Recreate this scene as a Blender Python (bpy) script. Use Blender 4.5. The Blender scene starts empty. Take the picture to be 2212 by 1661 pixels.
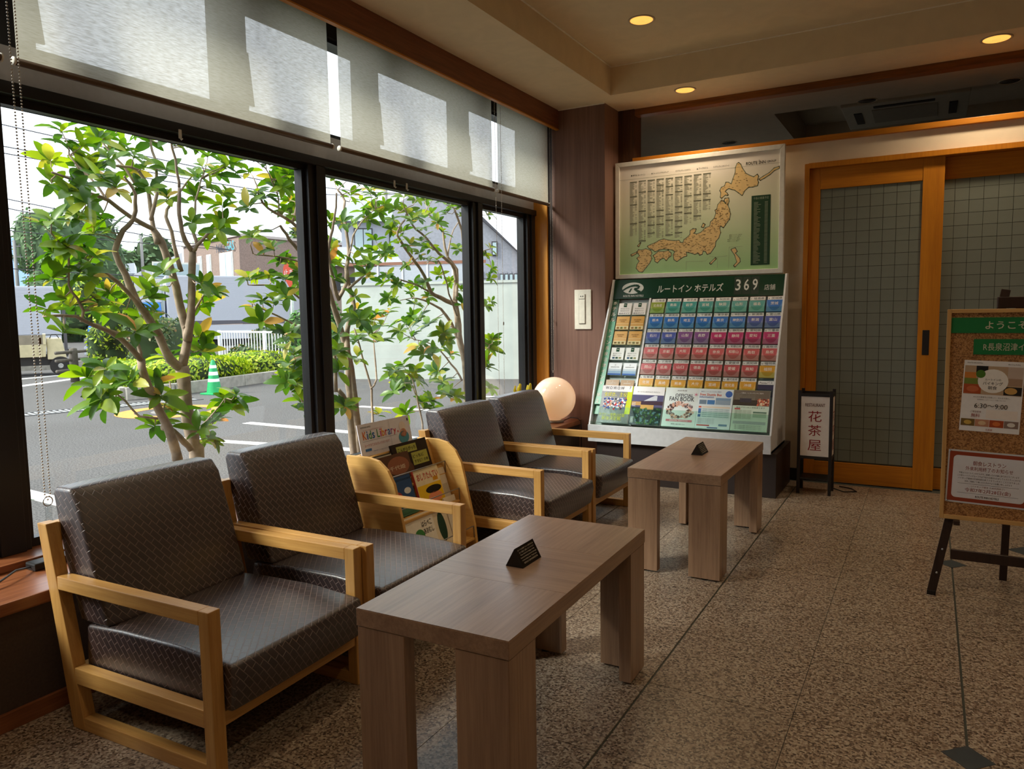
import bpy, bmesh, math, random
from mathutils import Vector, Matrix

random.seed(11)
scene = bpy.context.scene
C = scene.collection
PI = math.pi


def S(r, g, b):
    """sRGB 0-255 to linear."""
    def f(c):
        c /= 255.0
        return c / 12.92 if c <= 0.04045 else ((c + 0.055) / 1.055) ** 2.4
    return (f(r), f(g), f(b), 1.0)


# ------------------------------------------------------------------ camera
cam_data = bpy.data.cameras.new('camera')
cam_data.sensor_fit = 'HORIZONTAL'
cam_data.sensor_width = 36.0
cam_data.lens = 36.0 * 1609.82 / 2212.0
cam_data.clip_start = 0.05
cam_data.clip_end = 4000.0
cam = bpy.data.objects.new('camera', cam_data)
C.objects.link(cam)
yaw, pitch, roll = 0.510524518, 0.0948146603, -0.0149667003
fwd = Vector((-math.sin(yaw) * math.cos(pitch), math.cos(yaw) * math.cos(pitch), -math.sin(pitch)))
rgt = Vector((math.cos(yaw), math.sin(yaw), 0))
upv = rgt.cross(fwd)
r2 = math.cos(roll) * rgt + math.sin(roll) * upv
u2 = -math.sin(roll) * rgt + math.cos(roll) * upv
cam.matrix_world = Matrix(((r2.x, u2.x, -fwd.x, 0), (r2.y, u2.y, -fwd.y, 0), (r2.z, u2.z, -fwd.z, 1.26), (0, 0, 0, 1)))
scene.camera = cam

# ------------------------------------------------------------------ view, sky, sun
scene.view_settings.view_transform = 'Standard'
scene.view_settings.look = 'None'
scene.view_settings.gamma = 1.0
scene.view_settings.use_curve_mapping = False
scene.view_settings.exposure = 0.5
try:
    scene.cycles.use_denoising = True
    scene.cycles.transparent_max_bounces = 24
    scene.cycles.max_bounces = 12
    scene.cycles.diffuse_bounces = 6
    scene.cycles.sample_clamp_indirect = 6.0
except Exception:
    pass

SKY_STRENGTH = 1.95
world = bpy.data.worlds.new('overcast_sky')
scene.world = world
world.use_nodes = True
wn = world.node_tree
wn.nodes.clear()
w_out = wn.nodes.new('ShaderNodeOutputWorld')
w_bg = wn.nodes.new('ShaderNodeBackground')
w_tc = wn.nodes.new('ShaderNodeTexCoord')
w_sep = wn.nodes.new('ShaderNodeSeparateXYZ')
w_ramp = wn.nodes.new('ShaderNodeValToRGB')
w_noise = wn.nodes.new('ShaderNodeTexNoise')
w_mix = wn.nodes.new('ShaderNodeMix')
w_mix.data_type = 'RGBA'
w_noise.inputs['Scale'].default_value = 2.2
w_noise.inputs['Detail'].default_value = 4.0
w_ramp.color_ramp.elements[0].position = 0.0
w_ramp.color_ramp.elements[0].color = (0.74, 0.80, 0.93, 1)
w_ramp.color_ramp.elements[1].position = 0.6
w_ramp.color_ramp.elements[1].color = (0.88, 0.92, 1.0, 1)
w_mix.inputs[7].default_value = (0.95, 0.96, 1.0, 1)
wn.links.new(w_tc.outputs['Generated'], w_sep.inputs[0])
wn.links.new(w_sep.outputs['Z'], w_ramp.inputs['Fac'])
wn.links.new(w_tc.outputs['Generated'], w_noise.inputs['Vector'])
wn.links.new(w_noise.outputs['Fac'], w_mix.inputs[0])
wn.links.new(w_ramp.outputs['Color'], w_mix.inputs[6])
wn.links.new(w_mix.outputs[2], w_bg.inputs['Color'])
w_bg.inputs['Strength'].default_value = SKY_STRENGTH
wn.links.new(w_bg.outputs[0], w_out.inputs[0])

sun_data = bpy.data.lights.new('hazy_sun', 'SUN')
sun_data.energy = 5.0
sun_data.angle = math.radians(18)
sun_data.color = (1.0, 0.95, 0.86)
sun = bpy.data.objects.new('hazy_sun', sun_data)
C.objects.link(sun)
sun.location = (-25, -27, 30)
sun.rotation_euler = Vector((0.50, 0.55, -0.60)).to_track_quat('-Z', 'Y').to_euler()

# ------------------------------------------------------------------ materials
MATS = {}


def new_mat(name):
    m = bpy.data.materials.new(name)
    m.use_nodes = True
    nt = m.node_tree
    return m, nt, nt.nodes['Principled BSDF']


def N(nt, kind, **kw):
    n = nt.nodes.new(kind)
    for k, v in kw.items():
        setattr(n, k, v)
    return n


def ramp(nt, stops):
    r = nt.nodes.new('ShaderNodeValToRGB')
    el = r.color_ramp.elements
    while len(el) < len(stops):
        el.new(0.5)
    for e, (p, c) in zip(el, stops):
        e.position = p
        e.color = c
    return r


def plain(name, col, rough=0.6, metal=0.0, noise=0.06, scale=30.0, bump=0.0, spec=0.5, coat=0.0):
    """solid colour with a slight procedural mottle and optional relief"""
    if name in MATS:
        return MATS[name]
    m, nt, b = new_mat(name)
    tc = N(nt, 'ShaderNodeTexCoord')
    no = N(nt, 'ShaderNodeTexNoise')
    no.inputs['Scale'].default_value = scale
    no.inputs['Detail'].default_value = 4
    nt.links.new(tc.outputs['Object'], no.inputs['Vector'])
    lo = tuple(max(0, c * (1 - noise)) for c in col[:3]) + (1,)
    hi = tuple(min(1, c * (1 + noise)) for c in col[:3]) + (1,)
    rp = ramp(nt, [(0.3, lo), (0.7, hi)])
    nt.links.new(no.outputs['Fac'], rp.inputs['Fac'])
    nt.links.new(rp.outputs['Color'], b.inputs['Base Color'])
    b.inputs['Roughness'].default_value = rough
    b.inputs['Metallic'].default_value = metal
    b.inputs['Specular IOR Level'].default_value = spec
    b.inputs['Coat Weight'].default_value = coat
    if bump:
        bp = N(nt, 'ShaderNodeBump')
        bp.inputs['Strength'].default_value = bump
        bp.inputs['Distance'].default_value = 0.002
        nt.links.new(no.outputs['Fac'], bp.inputs['Height'])
        nt.links.new(bp.outputs[0], b.inputs['Normal'])
    MATS[name] = m
    return m


def wood(name, light, dark, axis='X', rough=0.42, fine=60.0, stretch=0.06, contrast=0.5, coat=0.15, spec=0.4):
    """grain that runs along one object axis"""
    key = name + '_' + axis
    if key in MATS:
        return MATS[key]
    m, nt, b = new_mat(key)
    tc = N(nt, 'ShaderNodeTexCoord')
    oi = N(nt, 'ShaderNodeObjectInfo')
    add = N(nt, 'ShaderNodeVectorMath', operation='ADD')
    mul = N(nt, 'ShaderNodeVectorMath', operation='SCALE')
    mul.inputs['Scale'].default_value = 3.0
    comb = N(nt, 'ShaderNodeCombineXYZ')
    for i in range(3):
        nt.links.new(oi.outputs['Random'], comb.inputs[i])
    nt.links.new(comb.outputs[0], mul.inputs[0])
    nt.links.new(tc.outputs['Object'], add.inputs[0])
    nt.links.new(mul.outputs[0], add.inputs[1])
    mp = N(nt, 'ShaderNodeMapping')
    sc = [1.0, 1.0, 1.0]
    sc['XYZ'.index(axis)] = stretch
    mp.inputs['Scale'].default_value = sc
    nt.links.new(add.outputs[0], mp.inputs['Vector'])
    n1 = N(nt, 'ShaderNodeTexNoise')
    n1.inputs['Scale'].default_value = fine
    n1.inputs['Detail'].default_value = 6
    n1.inputs['Roughness'].default_value = 0.65
    nt.links.new(mp.outputs[0], n1.inputs['Vector'])
    n2 = N(nt, 'ShaderNodeTexNoise')
    n2.inputs['Scale'].default_value = fine * 0.12
    n2.inputs['Detail'].default_value = 3
    n2.inputs['Distortion'].default_value = 0.6
    nt.links.new(mp.outputs[0], n2.inputs['Vector'])
    mx = N(nt, 'ShaderNodeMath', operation='ADD')
    m1 = N(nt, 'ShaderNodeMath', operation='MULTIPLY')
    m1.inputs[1].default_value = 0.6
    m2 = N(nt, 'ShaderNodeMath', operation='MULTIPLY')
    m2.inputs[1].default_value = 0.4
    nt.links.new(n1.outputs['Fac'], m1.inputs[0])
    nt.links.new(n2.outputs['Fac'], m2.inputs[0])
    nt.links.new(m1.outputs[0], mx.inputs[0])
    nt.links.new(m2.outputs[0], mx.inputs[1])
    rp = ramp(nt, [(0.5 - contrast * 0.3, dark), (0.5 + contrast * 0.3, light)])
    nt.links.new(mx.outputs[0], rp.inputs['Fac'])
    nt.links.new(rp.outputs['Color'], b.inputs['Base Color'])
    b.inputs['Roughness'].default_value = rough
    b.inputs['Specular IOR Level'].default_value = spec
    b.inputs['Coat Weight'].default_value = coat
    b.inputs['Coat Roughness'].default_value = 0.25
    bp = N(nt, 'ShaderNodeBump')
    bp.inputs['Strength'].default_value = 0.12
    bp.inputs['Distance'].default_value = 0.001
    nt.links.new(mx.outputs[0], bp.inputs['Height'])
    nt.links.new(bp.outputs[0], b.inputs['Normal'])
    MATS[key] = m
    return m


def oak(axis):
    return wood('oak', S(214, 166, 96), S(178, 128, 66), axis, rough=0.38)


def walnut(axis):
    return wood('walnut_laminate', S(176, 142, 112), S(118, 88, 68), axis, rough=0.36, fine=85, stretch=0.045, contrast=0.75, coat=0.6)


def redwood(axis):
    return wood('red_brown_wood', S(150, 92, 56), S(104, 56, 30), axis, rough=0.35, coat=0.3)


def amber(axis):
    return wood('amber_wood', S(205, 132, 28), S(176, 106, 16), axis, rough=0.45, coat=0.1)


def beech(axis):
    return wood('beech_ply', S(226, 182, 108), S(206, 156, 84), axis, rough=0.45, fine=90)


def pillar_mat():
    return wood('pillar_veneer', S(142, 108, 94), S(104, 76, 66), 'Z', rough=0.5, fine=120, stretch=0.02, contrast=0.7, coat=0.0, spec=0.3)


def leather():
    if 'woven_leather' in MATS:
        return MATS['woven_leather']
    m, nt, b = new_mat('woven_leather')
    uv = N(nt, 'ShaderNodeUVMap')
    mp = N(nt, 'ShaderNodeMapping')
    mp.inputs['Rotation'].default_value = (0, 0, math.radians(52))
    nt.links.new(uv.outputs[0], mp.inputs['Vector'])
    br = N(nt, 'ShaderNodeTexBrick')
    br.offset = 0.5
    br.inputs['Scale'].default_value = 1.0
    br.inputs['Brick Width'].default_value = 0.040
    br.inputs['Row Height'].default_value = 0.020
    br.inputs['Mortar Size'].default_value = 0.0017
    br.inputs['Mortar Smooth'].default_value = 0.6
    br.inputs['Bias'].default_value = 0.0
    br.inputs['Color1'].default_value = S(54, 40, 41)
    br.inputs['Color2'].default_value = S(42, 31, 32)
    br.inputs['Mortar'].default_value = S(118, 98, 92)
    nt.links.new(mp.outputs[0], br.inputs['Vector'])
    nt.links.new(br.outputs['Color'], b.inputs['Base Color'])
    b.inputs['Roughness'].default_value = 0.40
    b.inputs['Specular IOR Level'].default_value = 0.9
    b.inputs['Coat Weight'].default_value = 0.65
    b.inputs['Coat Roughness'].default_value = 0.34
    inv = N(nt, 'ShaderNodeMath', operation='SUBTRACT')
    inv.inputs[0].default_value = 1.0
    nt.links.new(br.outputs['Fac'], inv.inputs[1])
    bp = N(nt, 'ShaderNodeBump')
    bp.inputs['Strength'].default_value = 0.8
    bp.inputs['Distance'].default_value = 0.003
    nt.links.new(inv.outputs[0], bp.inputs['Height'])
    nt.links.new(bp.outputs[0], b.inputs['Normal'])
    MATS['woven_leather'] = m
    return m


def granite():
    if 'granite' in MATS:
        return MATS['granite']
    m, nt, b = new_mat('granite')
    g = N(nt, 'ShaderNodeNewGeometry')
    oi = N(nt, 'ShaderNodeObjectInfo')
    v = N(nt, 'ShaderNodeTexVoronoi')
    v.inputs['Scale'].default_value = 150
    nt.links.new(g.outputs['Position'], v.inputs['Vector'])
    n = N(nt, 'ShaderNodeTexNoise')
    n.inputs['Scale'].default_value = 120
    n.inputs['Detail'].default_value = 3
    nt.links.new(g.outputs['Position'], n.inputs['Vector'])
    sep = N(nt, 'ShaderNodeSeparateColor')
    nt.links.new(v.outputs['Color'], sep.inputs[0])
    mx = N(nt, 'ShaderNodeMath', operation='ADD')
    nt.links.new(sep.outputs[0], mx.inputs[0])
    nt.links.new(n.outputs['Fac'], mx.inputs[1])
    h = N(nt, 'ShaderNodeMath', operation='MULTIPLY')
    h.inputs[1].default_value = 0.5
    nt.links.new(mx.outputs[0], h.inputs[0])
    rp = ramp(nt, [(0.22, S(62, 50, 43)), (0.38, S(116, 98, 82)), (0.55, S(150, 131, 112)), (0.75, S(174, 160, 140))])
    nt.links.new(h.outputs[0], rp.inputs['Fac'])
    hs = N(nt, 'ShaderNodeHueSaturation')
    vr = N(nt, 'ShaderNodeMapRange')
    vr.inputs['To Min'].default_value = 0.93
    vr.inputs['To Max'].default_value = 1.05
    nt.links.new(oi.outputs['Random'], vr.inputs['Value'])
    nt.links.new(vr.outputs[0], hs.inputs['Value'])
    nt.links.new(rp.outputs['Color'], hs.inputs['Color'])
    nt.links.new(hs.outputs[0], b.inputs['Base Color'])
    b.inputs['Roughness'].default_value = 0.32
    b.inputs['Specular IOR Level'].default_value = 0.45
    MATS['granite'] = m
    return m


def asphalt():
    m, nt, b = new_mat('asphalt')
    g = N(nt, 'ShaderNodeNewGeometry')
    n = N(nt, 'ShaderNodeTexNoise')
    n.inputs['Scale'].default_value = 60
    n.inputs['Detail'].default_value = 5
    nt.links.new(g.outputs['Position'], n.inputs['Vector'])
    n2 = N(nt, 'ShaderNodeTexNoise')
    n2.inputs['Scale'].default_value = 0.35
    n2.inputs['Detail'].default_value = 4
    nt.links.new(g.outputs['Position'], n2.inputs['Vector'])
    rp = ramp(nt, [(0.35, S(50, 48, 47)), (0.65, S(106, 104, 102))])
    nt.links.new(n.outputs['Fac'], rp.inputs['Fac'])
    rp2 = ramp(nt, [(0.3, (0.8, 0.78, 0.76, 1)), (0.7, (1.05, 1.05, 1.05, 1))])
    nt.links.new(n2.outputs['Fac'], rp2.inputs['Fac'])
    mx = N(nt, 'ShaderNodeMix', data_type='RGBA', blend_type='MULTIPLY')
    mx.inputs[0].default_value = 1.0
    nt.links.new(rp.outputs['Color'], mx.inputs[6])
    nt.links.new(rp2.outputs['Color'], mx.inputs[7])
    nt.links.new(mx.outputs[2], b.inputs['Base Color'])
    b.inputs['Roughness'].default_value = 0.95
    return m


def plaster(name, col, bump=0.25, scale=220.0):
    if name in MATS:
        return MATS[name]
    m, nt, b = new_mat(name)
    g = N(nt, 'ShaderNodeNewGeometry')
    n = N(nt, 'ShaderNodeTexNoise')
    n.inputs['Scale'].default_value = scale
    n.inputs['Detail'].default_value = 3
    nt.links.new(g.outputs['Position'], n.inputs['Vector'])
    n2 = N(nt, 'ShaderNodeTexNoise')
    n2.inputs['Scale'].default_value = 6
    n2.inputs['Detail'].default_value = 5
    n2.inputs['Distortion'].default_value = 1.2
    nt.links.new(g.outputs['Position'], n2.inputs['Vector'])
    lo = tuple(c * 0.94 for c in col[:3]) + (1,)
    rp = ramp(nt, [(0.35, lo), (0.65, col)])
    nt.links.new(n2.outputs['Fac'], rp.inputs['Fac'])
    nt.links.new(rp.outputs['Color'], b.inputs['Base Color'])
    b.inputs['Roughness'].default_value = 0.9
    b.inputs['Specular IOR Level'].default_value = 0.2
    bp = N(nt, 'ShaderNodeBump')
    bp.inputs['Strength'].default_value = bump
    bp.inputs['Distance'].default_value = 0.002
    nt.links.new(n.outputs['Fac'], bp.inputs['Height'])
    nt.links.new(bp.outputs[0], b.inputs['Normal'])
    MATS[name] = m
    return m


def clear_glass(name='window_glass', tint=(0.93, 0.96, 0.96, 1), refl=0.9):
    """thin sheet: straight transmission plus a Fresnel mirror"""
    if name in MATS:
        return MATS[name]
    m = bpy.data.materials.new(name)
    m.use_nodes = True
    nt = m.node_tree
    nt.nodes.clear()
    out = N(nt, 'ShaderNodeOutputMaterial')
    tr = N(nt, 'ShaderNodeBsdfTransparent')
    tr.inputs['Color'].default_value = tint
    gl = N(nt, 'ShaderNodeBsdfGlossy')
    gl.inputs['Roughness'].default_value = 0.02
    # Schlick reflectance, the same from both faces of the sheet
    lw = N(nt, 'ShaderNodeLayerWeight')
    lw.inputs['Blend'].default_value = 0.5
    pw = N(nt, 'ShaderNodeMath', operation='POWER')
    pw.inputs[1].default_value = 5.0
    mu = N(nt, 'ShaderNodeMath', operation='MULTIPLY_ADD')
    mu.inputs[1].default_value = 0.96 * refl
    mu.inputs[2].default_value = 0.04 * refl
    mix = N(nt, 'ShaderNodeMixShader')
    nt.links.new(lw.outputs['Facing'], pw.inputs[0])
    nt.links.new(pw.outputs[0], mu.inputs[0])
    nt.links.new(mu.outputs[0], mix.inputs[0])
    nt.links.new(tr.outputs[0], mix.inputs[1])
    nt.links.new(gl.outputs[0], mix.inputs[2])
    nt.links.new(mix.outputs[0], out.inputs[0])
    MATS[name] = m
    return m


def blind_fabric():
    """open-weave screen: diffuse and translucent threads with see-through holes"""
    if 'blind_fabric' in MATS:
        return MATS['blind_fabric']
    m = bpy.data.materials.new('blind_fabric')
    m.use_nodes = True
    nt = m.node_tree
    nt.nodes.clear()
    out = N(nt, 'ShaderNodeOutputMaterial')
    tc = N(nt, 'ShaderNodeTexCoord')
    mp = N(nt, 'ShaderNodeMapping')
    mp.inputs['Scale'].default_value = (1, 0.12, 1)
    nt.links.new(tc.outputs['Object'], mp.inputs['Vector'])
    no = N(nt, 'ShaderNodeTexNoise')
    no.inputs['Scale'].default_value = 260
    no.inputs['Detail'].default_value = 3
    nt.links.new(mp.outputs[0], no.inputs['Vector'])
    rp = ramp(nt, [(0.3, S(178, 173, 155)), (0.7, S(206, 202, 186))])
    nt.links.new(no.outputs['Fac'], rp.inputs['Fac'])
    di = N(nt, 'ShaderNodeBsdfDiffuse')
    tl = N(nt, 'ShaderNodeBsdfTranslucent')
    tp = N(nt, 'ShaderNodeBsdfTransparent')
    nt.links.new(rp.outputs['Color'], di.inputs['Color'])
    nt.links.new(rp.outputs['Color'], tl.inputs['Color'])
    m1 = N(nt, 'ShaderNodeMixShader')
    m1.inputs[0].default_value = 0.72
    nt.links.new(di.outputs[0], m1.inputs[1])
    nt.links.new(tl.outputs[0], m1.inputs[2])
    m2 = N(nt, 'ShaderNodeMixShader')
    rp2 = ramp(nt, [(0.35, (0.10, 0.10, 0.10, 1)), (0.65, (0.20, 0.20, 0.20, 1))])
    nt.links.new(no.outputs['Fac'], rp2.inputs['Fac'])
    nt.links.new(rp2.outputs['Color'], m2.inputs[0])
    nt.links.new(m1.outputs[0], m2.inputs[1])
    nt.links.new(tp.outputs[0], m2.inputs[2])
    nt.links.new(m2.outputs[0], out.inputs[0])
    MATS['blind_fabric'] = m
    return m


def leaf_mat(name, stops, glow=0.4, rough=0.35, island=False):
    if name in MATS:
        return MATS[name]
    m = bpy.data.materials.new(name)
    m.use_nodes = True
    nt = m.node_tree
    b = nt.nodes['Principled BSDF']
    out = nt.nodes['Material Output']
    if island:
        src = N(nt, 'ShaderNodeNewGeometry')
        sock = src.outputs['Random Per Island']
    else:
        src = N(nt, 'ShaderNodeObjectInfo')
        sock = src.outputs['Random']
    rp = ramp(nt, stops)
    nt.links.new(sock, rp.inputs['Fac'])
    nt.links.new(rp.outputs['Color'], b.inputs['Base Color'])
    b.inputs['Roughness'].default_value = rough
    b.inputs['Specular IOR Level'].default_value = 0.4
    tl = N(nt, 'ShaderNodeBsdfTranslucent')
    hs = N(nt, 'ShaderNodeHueSaturation')
    hs.inputs['Value'].default_value = 1.5
    hs.inputs['Saturation'].default_value = 1.1
    nt.links.new(rp.outputs['Color'], hs.inputs['Color'])
    nt.links.new(hs.outputs[0], tl.inputs['Color'])
    mix = N(nt, 'ShaderNodeMixShader')
    mix.inputs[0].default_value = glow
    nt.links.new(b.outputs[0], mix.inputs[1])
    nt.links.new(tl.outputs[0], mix.inputs[2])
    nt.links.new(mix.outputs[0], out.inputs[0])
    MATS[name] = m
    return m


def emitter(name, col, strength):
    if name in MATS:
        return MATS[name]
    m, nt, b = new_mat(name)
    b.inputs['Base Color'].default_value = col
    b.inputs['Emission Color'].default_value = col
    b.inputs['Emission Strength'].default_value = strength
    MATS[name] = m
    return m


def paper(name, col):
    return plain(name, col, rough=0.75, noise=0.03, scale=40, spec=0.25)


def gloss(name, col, rough=0.3):
    return plain(name, col, rough=rough, noise=0.03, scale=20, spec=0.45)


# ------------------------------------------------------------------ mesh helpers
class MB:
    def __init__(self):
        self.v = []
        self.f = []

    def face(self, idx):
        self.f.append(tuple(idx))

    def box(self, x0, x1, y0, y1, z0, z1):
        if x0 > x1: x0, x1 = x1, x0
        if y0 > y1: y0, y1 = y1, y0
        if z0 > z1: z0, z1 = z1, z0
        n = len(self.v)
        self.v += [(x0, y0, z0), (x1, y0, z0), (x1, y1, z0), (x0, y1, z0), (x0, y0, z1), (x1, y0, z1), (x1, y1, z1), (x0, y1, z1)]
        for q in ((3, 2, 1, 0), (4, 5, 6, 7), (0, 1, 5, 4), (1, 2, 6, 5), (2, 3, 7, 6), (3, 0, 4, 7)):
            self.f.append(tuple(n + i for i in q))
        return self

    def hexa(self, b, t):
        """solid from four bottom and four top corners, both anticlockwise from above"""
        n = len(self.v)
        self.v += [tuple(p) for p in b] + [tuple(p) for p in t]
        for q in ((3, 2, 1, 0), (4, 5, 6, 7), (0, 1, 5, 4), (1, 2, 6, 5), (2, 3, 7, 6), (3, 0, 4, 7)):
            self.f.append(tuple(n + i for i in q))
        return self

    def prism(self, poly, axis, a, b):
        """polygon in the plane across an axis, pulled from a to b along it"""
        def P(p, t):
            if axis == 'X': return (t, p[0], p[1])
            if axis == 'Y': return (p[0], t, p[1])
            return (p[0], p[1], t)
        n = len(self.v)
        k = len(poly)
        self.v += [P(p, a) for p in poly] + [P(p, b) for p in poly]
        self.f.append(tuple(n + i for i in range(k)))
        self.f.append(tuple(n + k + i for i in reversed(range(k))))
        for i in range(k):
            j = (i + 1) % k
            self.f.append((n + j, n + i, n + k + i, n + k + j))
        return self

    def bar(self, p, q, w, h, up=(0, 0, 1)):
        """rectangular bar between two points"""
        p, q = Vector(p), Vector(q)
        d = (q - p).normalized()
        upv_ = Vector(up)
        if abs(d.dot(upv_)) > 0.98:
            upv_ = Vector((0, 1, 0))
        s = d.cross(upv_).normalized() * (w / 2)
        u = s.cross(d).normalized() * (h / 2)
        return self.hexa([p - s - u, p + s - u, q + s - u, q - s - u], [p - s + u, p + s + u, q + s + u, q - s + u])

    def tube(self, pts, radii, seg=8, cap=True):
        pts = [Vector(p) for p in pts]
        if not hasattr(radii, '__len__'):
            radii = [radii] * len(pts)
        n0 = len(self.v)
        ref = Vector((0.3, 0.1, 0.95)).normalized()
        prev = None
        for i, p in enumerate(pts):
            d = (pts[min(i + 1, len(pts) - 1)] - pts[max(i - 1, 0)]).normalized()
            if prev is None:
                a = d.cross(ref)
                if a.length < 1e-3:
                    a = d.cross(Vector((1, 0, 0)))
            else:
                a = prev - d * prev.dot(d)
            a.normalize()
            prev = a
            b = d.cross(a)
            for k in range(seg):
                t = 2 * PI * k / seg
                self.v.append(tuple(p + (a * math.cos(t) + b * math.sin(t)) * radii[i]))
        for i in range(len(pts) - 1):
            for k in range(seg):
                a0 = n0 + i * seg + k
                a1 = n0 + i * seg + (k + 1) % seg
                self.f.append((a0, a1, a1 + seg, a0 + seg))
        if cap:
            self.f.append(tuple(n0 + k for k in reversed(range(seg))))
            self.f.append(tuple(n0 + (len(pts) - 1) * seg + k for k in range(seg)))
        return self

    def lathe(self, prof, seg=24, c=(0, 0, 0), axis='Z'):
        """profile of (radius, height) turned about an axis through c"""
        n0 = len(self.v)
        for r, h in prof:
            for k in range(seg):
                t = 2 * PI * k / seg
                a, b = r * math.cos(t), r * math.sin(t)
                if axis == 'Z': self.v.append((c[0] + a, c[1] + b, c[2] + h))
                elif axis == 'X': self.v.append((c[0] + h, c[1] + a, c[2] + b))
                else: self.v.append((c[0] + b, c[1] + h, c[2] + a))
        for i in range(len(prof) - 1):
            for k in range(seg):
                a0 = n0 + i * seg + k
                a1 = n0 + i * seg + (k + 1) % seg
                self.f.append((a0, a1, a1 + seg, a0 + seg))
        if prof[0][0] > 1e-5:
            self.f.append(tuple(n0 + k for k in reversed(range(seg))))
        if prof[-1][0] > 1e-5:
            self.f.append(tuple(n0 + (len(prof) - 1) * seg + k for k in range(seg)))
        return self

    def ball(self, c, r, seg=10, rings=6):
        return self.lathe([(max(1e-6, r * math.sin(PI * i / rings)), -r * math.cos(PI * i / rings)) for i in range(rings + 1)], seg, c)

    def quad(self, a, b, c, d):
        n = len(self.v)
        self.v += [tuple(a), tuple(b), tuple(c), tuple(d)]
        self.f.append((n, n + 1, n + 2, n + 3))
        return self

    def add(self, other, M=None):
        n = len(self.v)
        self.v += [tuple(M @ Vector(p)) if M else p for p in other.v]
        self.f += [tuple(i + n for i in f) for f in other.f]
        return self

    def build(self, name, mat, parent=None, world=False, bevel=0.0, seg=2, smooth=False, uv=False):
        vs = self.v
        if world and parent is not None:
            inv = Matrix.LocRotScale(parent.location, parent.rotation_euler.to_quaternion(), None)
            if parent.parent is not None:
                q = parent.parent
                inv = Matrix.LocRotScale(q.location, q.rotation_euler.to_quaternion(), None) @ inv
            inv = inv.inverted()
            vs = [tuple(inv @ Vector(p)) for p in vs]
        me = bpy.data.meshes.new(name)
        me.from_pydata(vs, [], self.f)
        if bevel > 0:
            bm = bmesh.new()
            bm.from_mesh(me)
            bmesh.ops.remove_doubles(bm, verts=bm.verts, dist=1e-5)
            bmesh.ops.recalc_face_normals(bm, faces=bm.faces)
            ed = [e for e in bm.edges if len(e.link_faces) == 2 and e.calc_face_angle(0) > 0.5]
            bmesh.ops.bevel(bm, geom=ed, offset=bevel, segments=seg, profile=0.6, affect='EDGES', clamp_overlap=True)
            bm.to_mesh(me)
            bm.free()
        else:
            me.validate()
        if smooth:
            for p in me.polygons:
                p.use_smooth = True
        if uv:
            ul = me.uv_layers.new(name='UVMap')
            for p in me.polygons:
                nn = p.normal
                ax = max(range(3), key=lambda i: abs(nn[i]))
                for li in p.loop_indices:
                    co = me.vertices[me.loops[li].vertex_index].co
                    ul.data[li].uv = ((co.y, co.z), (co.x, co.z), (co.x, co.y))[ax]
        me.materials.append(mat)
        o = bpy.data.objects.new(name, me)
        C.objects.link(o)
        if parent is not None:
            o.parent = parent
        return o


def tag(o, label=None, cat=None, group=None, kind=None):
    if label: o['label'] = label
    if cat: o['category'] = cat
    if group: o['group'] = group
    if kind: o['kind'] = kind
    return o


def thing(name, label, cat, loc=(0, 0, 0), rz=0.0, group=None, kind=None):
    o = bpy.data.objects.new(name, None)
    o.empty_display_size = 0.05
    C.objects.link(o)
    o.location = loc
    o.rotation_euler = (0, 0, rz)
    return tag(o, label, cat, group, kind)


def struct(name, mb, mat, parent=None, label=None, cat=None, **kw):
    o = mb.build(name, mat, parent, **kw)
    if parent is None:
        tag(o, label or name.replace('_', ' ') + ' of the hotel lobby', cat or name.split('_')[0], kind='structure')
    return o


def copy_tree(o, parent=None):
    c = o.copy()
    C.objects.link(c)
    c.parent = parent
    for ch in list(o.children):
        copy_tree(ch, c)
    return c


TEXT_CACHE = {}


def text_shapes(strings):
    """outlines of every string as (verts, faces), all read in one pass"""
    objs = []
    for s in strings:
        if s in TEXT_CACHE:
            continue
        cu = bpy.data.curves.new('lettering', 'FONT')
        cu.body = s
        cu.size = 1.0
        cu.resolution_u = 2
        cu.offset = 0.010 if all(ord(c) < 0x3400 for c in s) else 0.0
        o = bpy.data.objects.new('lettering', cu)
        C.objects.link(o)
        objs.append((s, o, cu))
    dg = bpy.context.evaluated_depsgraph_get()
    for s, o, cu in objs:
        me = o.evaluated_get(dg).to_mesh()
        TEXT_CACHE[s] = ([tuple(v.co) for v in me.vertices], [tuple(p.vertices) for p in me.polygons])
        o.evaluated_get(dg).to_mesh_clear()
    for s, o, cu in objs:
        bpy.data.objects.remove(o)
        bpy.data.curves.remove(cu)


def text_into(mb, s, centre, u, v, height=None, width=None):
    """add flat lettering centred at a point, running along u with v up"""
    if s not in TEXT_CACHE:
        text_shapes([s])
    vs, fs = TEXT_CACHE[s]
    if not vs:
        return mb
    x0, x1 = min(p[0] for p in vs), max(p[0] for p in vs)
    y0, y1 = min(p[1] for p in vs), max(p[1] for p in vs)
    if height is None:
        sx = sy = width / (x1 - x0)
    else:
        sy = height / (y1 - y0)
        sx = sy if width is None else width / (x1 - x0)
    c, u, v = Vector(centre), Vector(u).normalized(), Vector(v).normalized()
    n = len(mb.v)
    cx, cy = (x0 + x1) / 2, (y0 + y1) / 2
    for p in vs:
        mb.v.append(tuple(c + u * ((p[0] - cx) * sx) + v * ((p[1] - cy) * sy)))
    mb.f += [tuple(i + n for i in f) for f in fs]
    return mb


def lettering(s, centre, u, v, mat, parent, height=None, width=None, name='lettering'):
    mb = MB()
    text_into(mb, s, centre, u, v, height, width)
    return mb.build(name, mat, parent, world=True)

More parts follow.
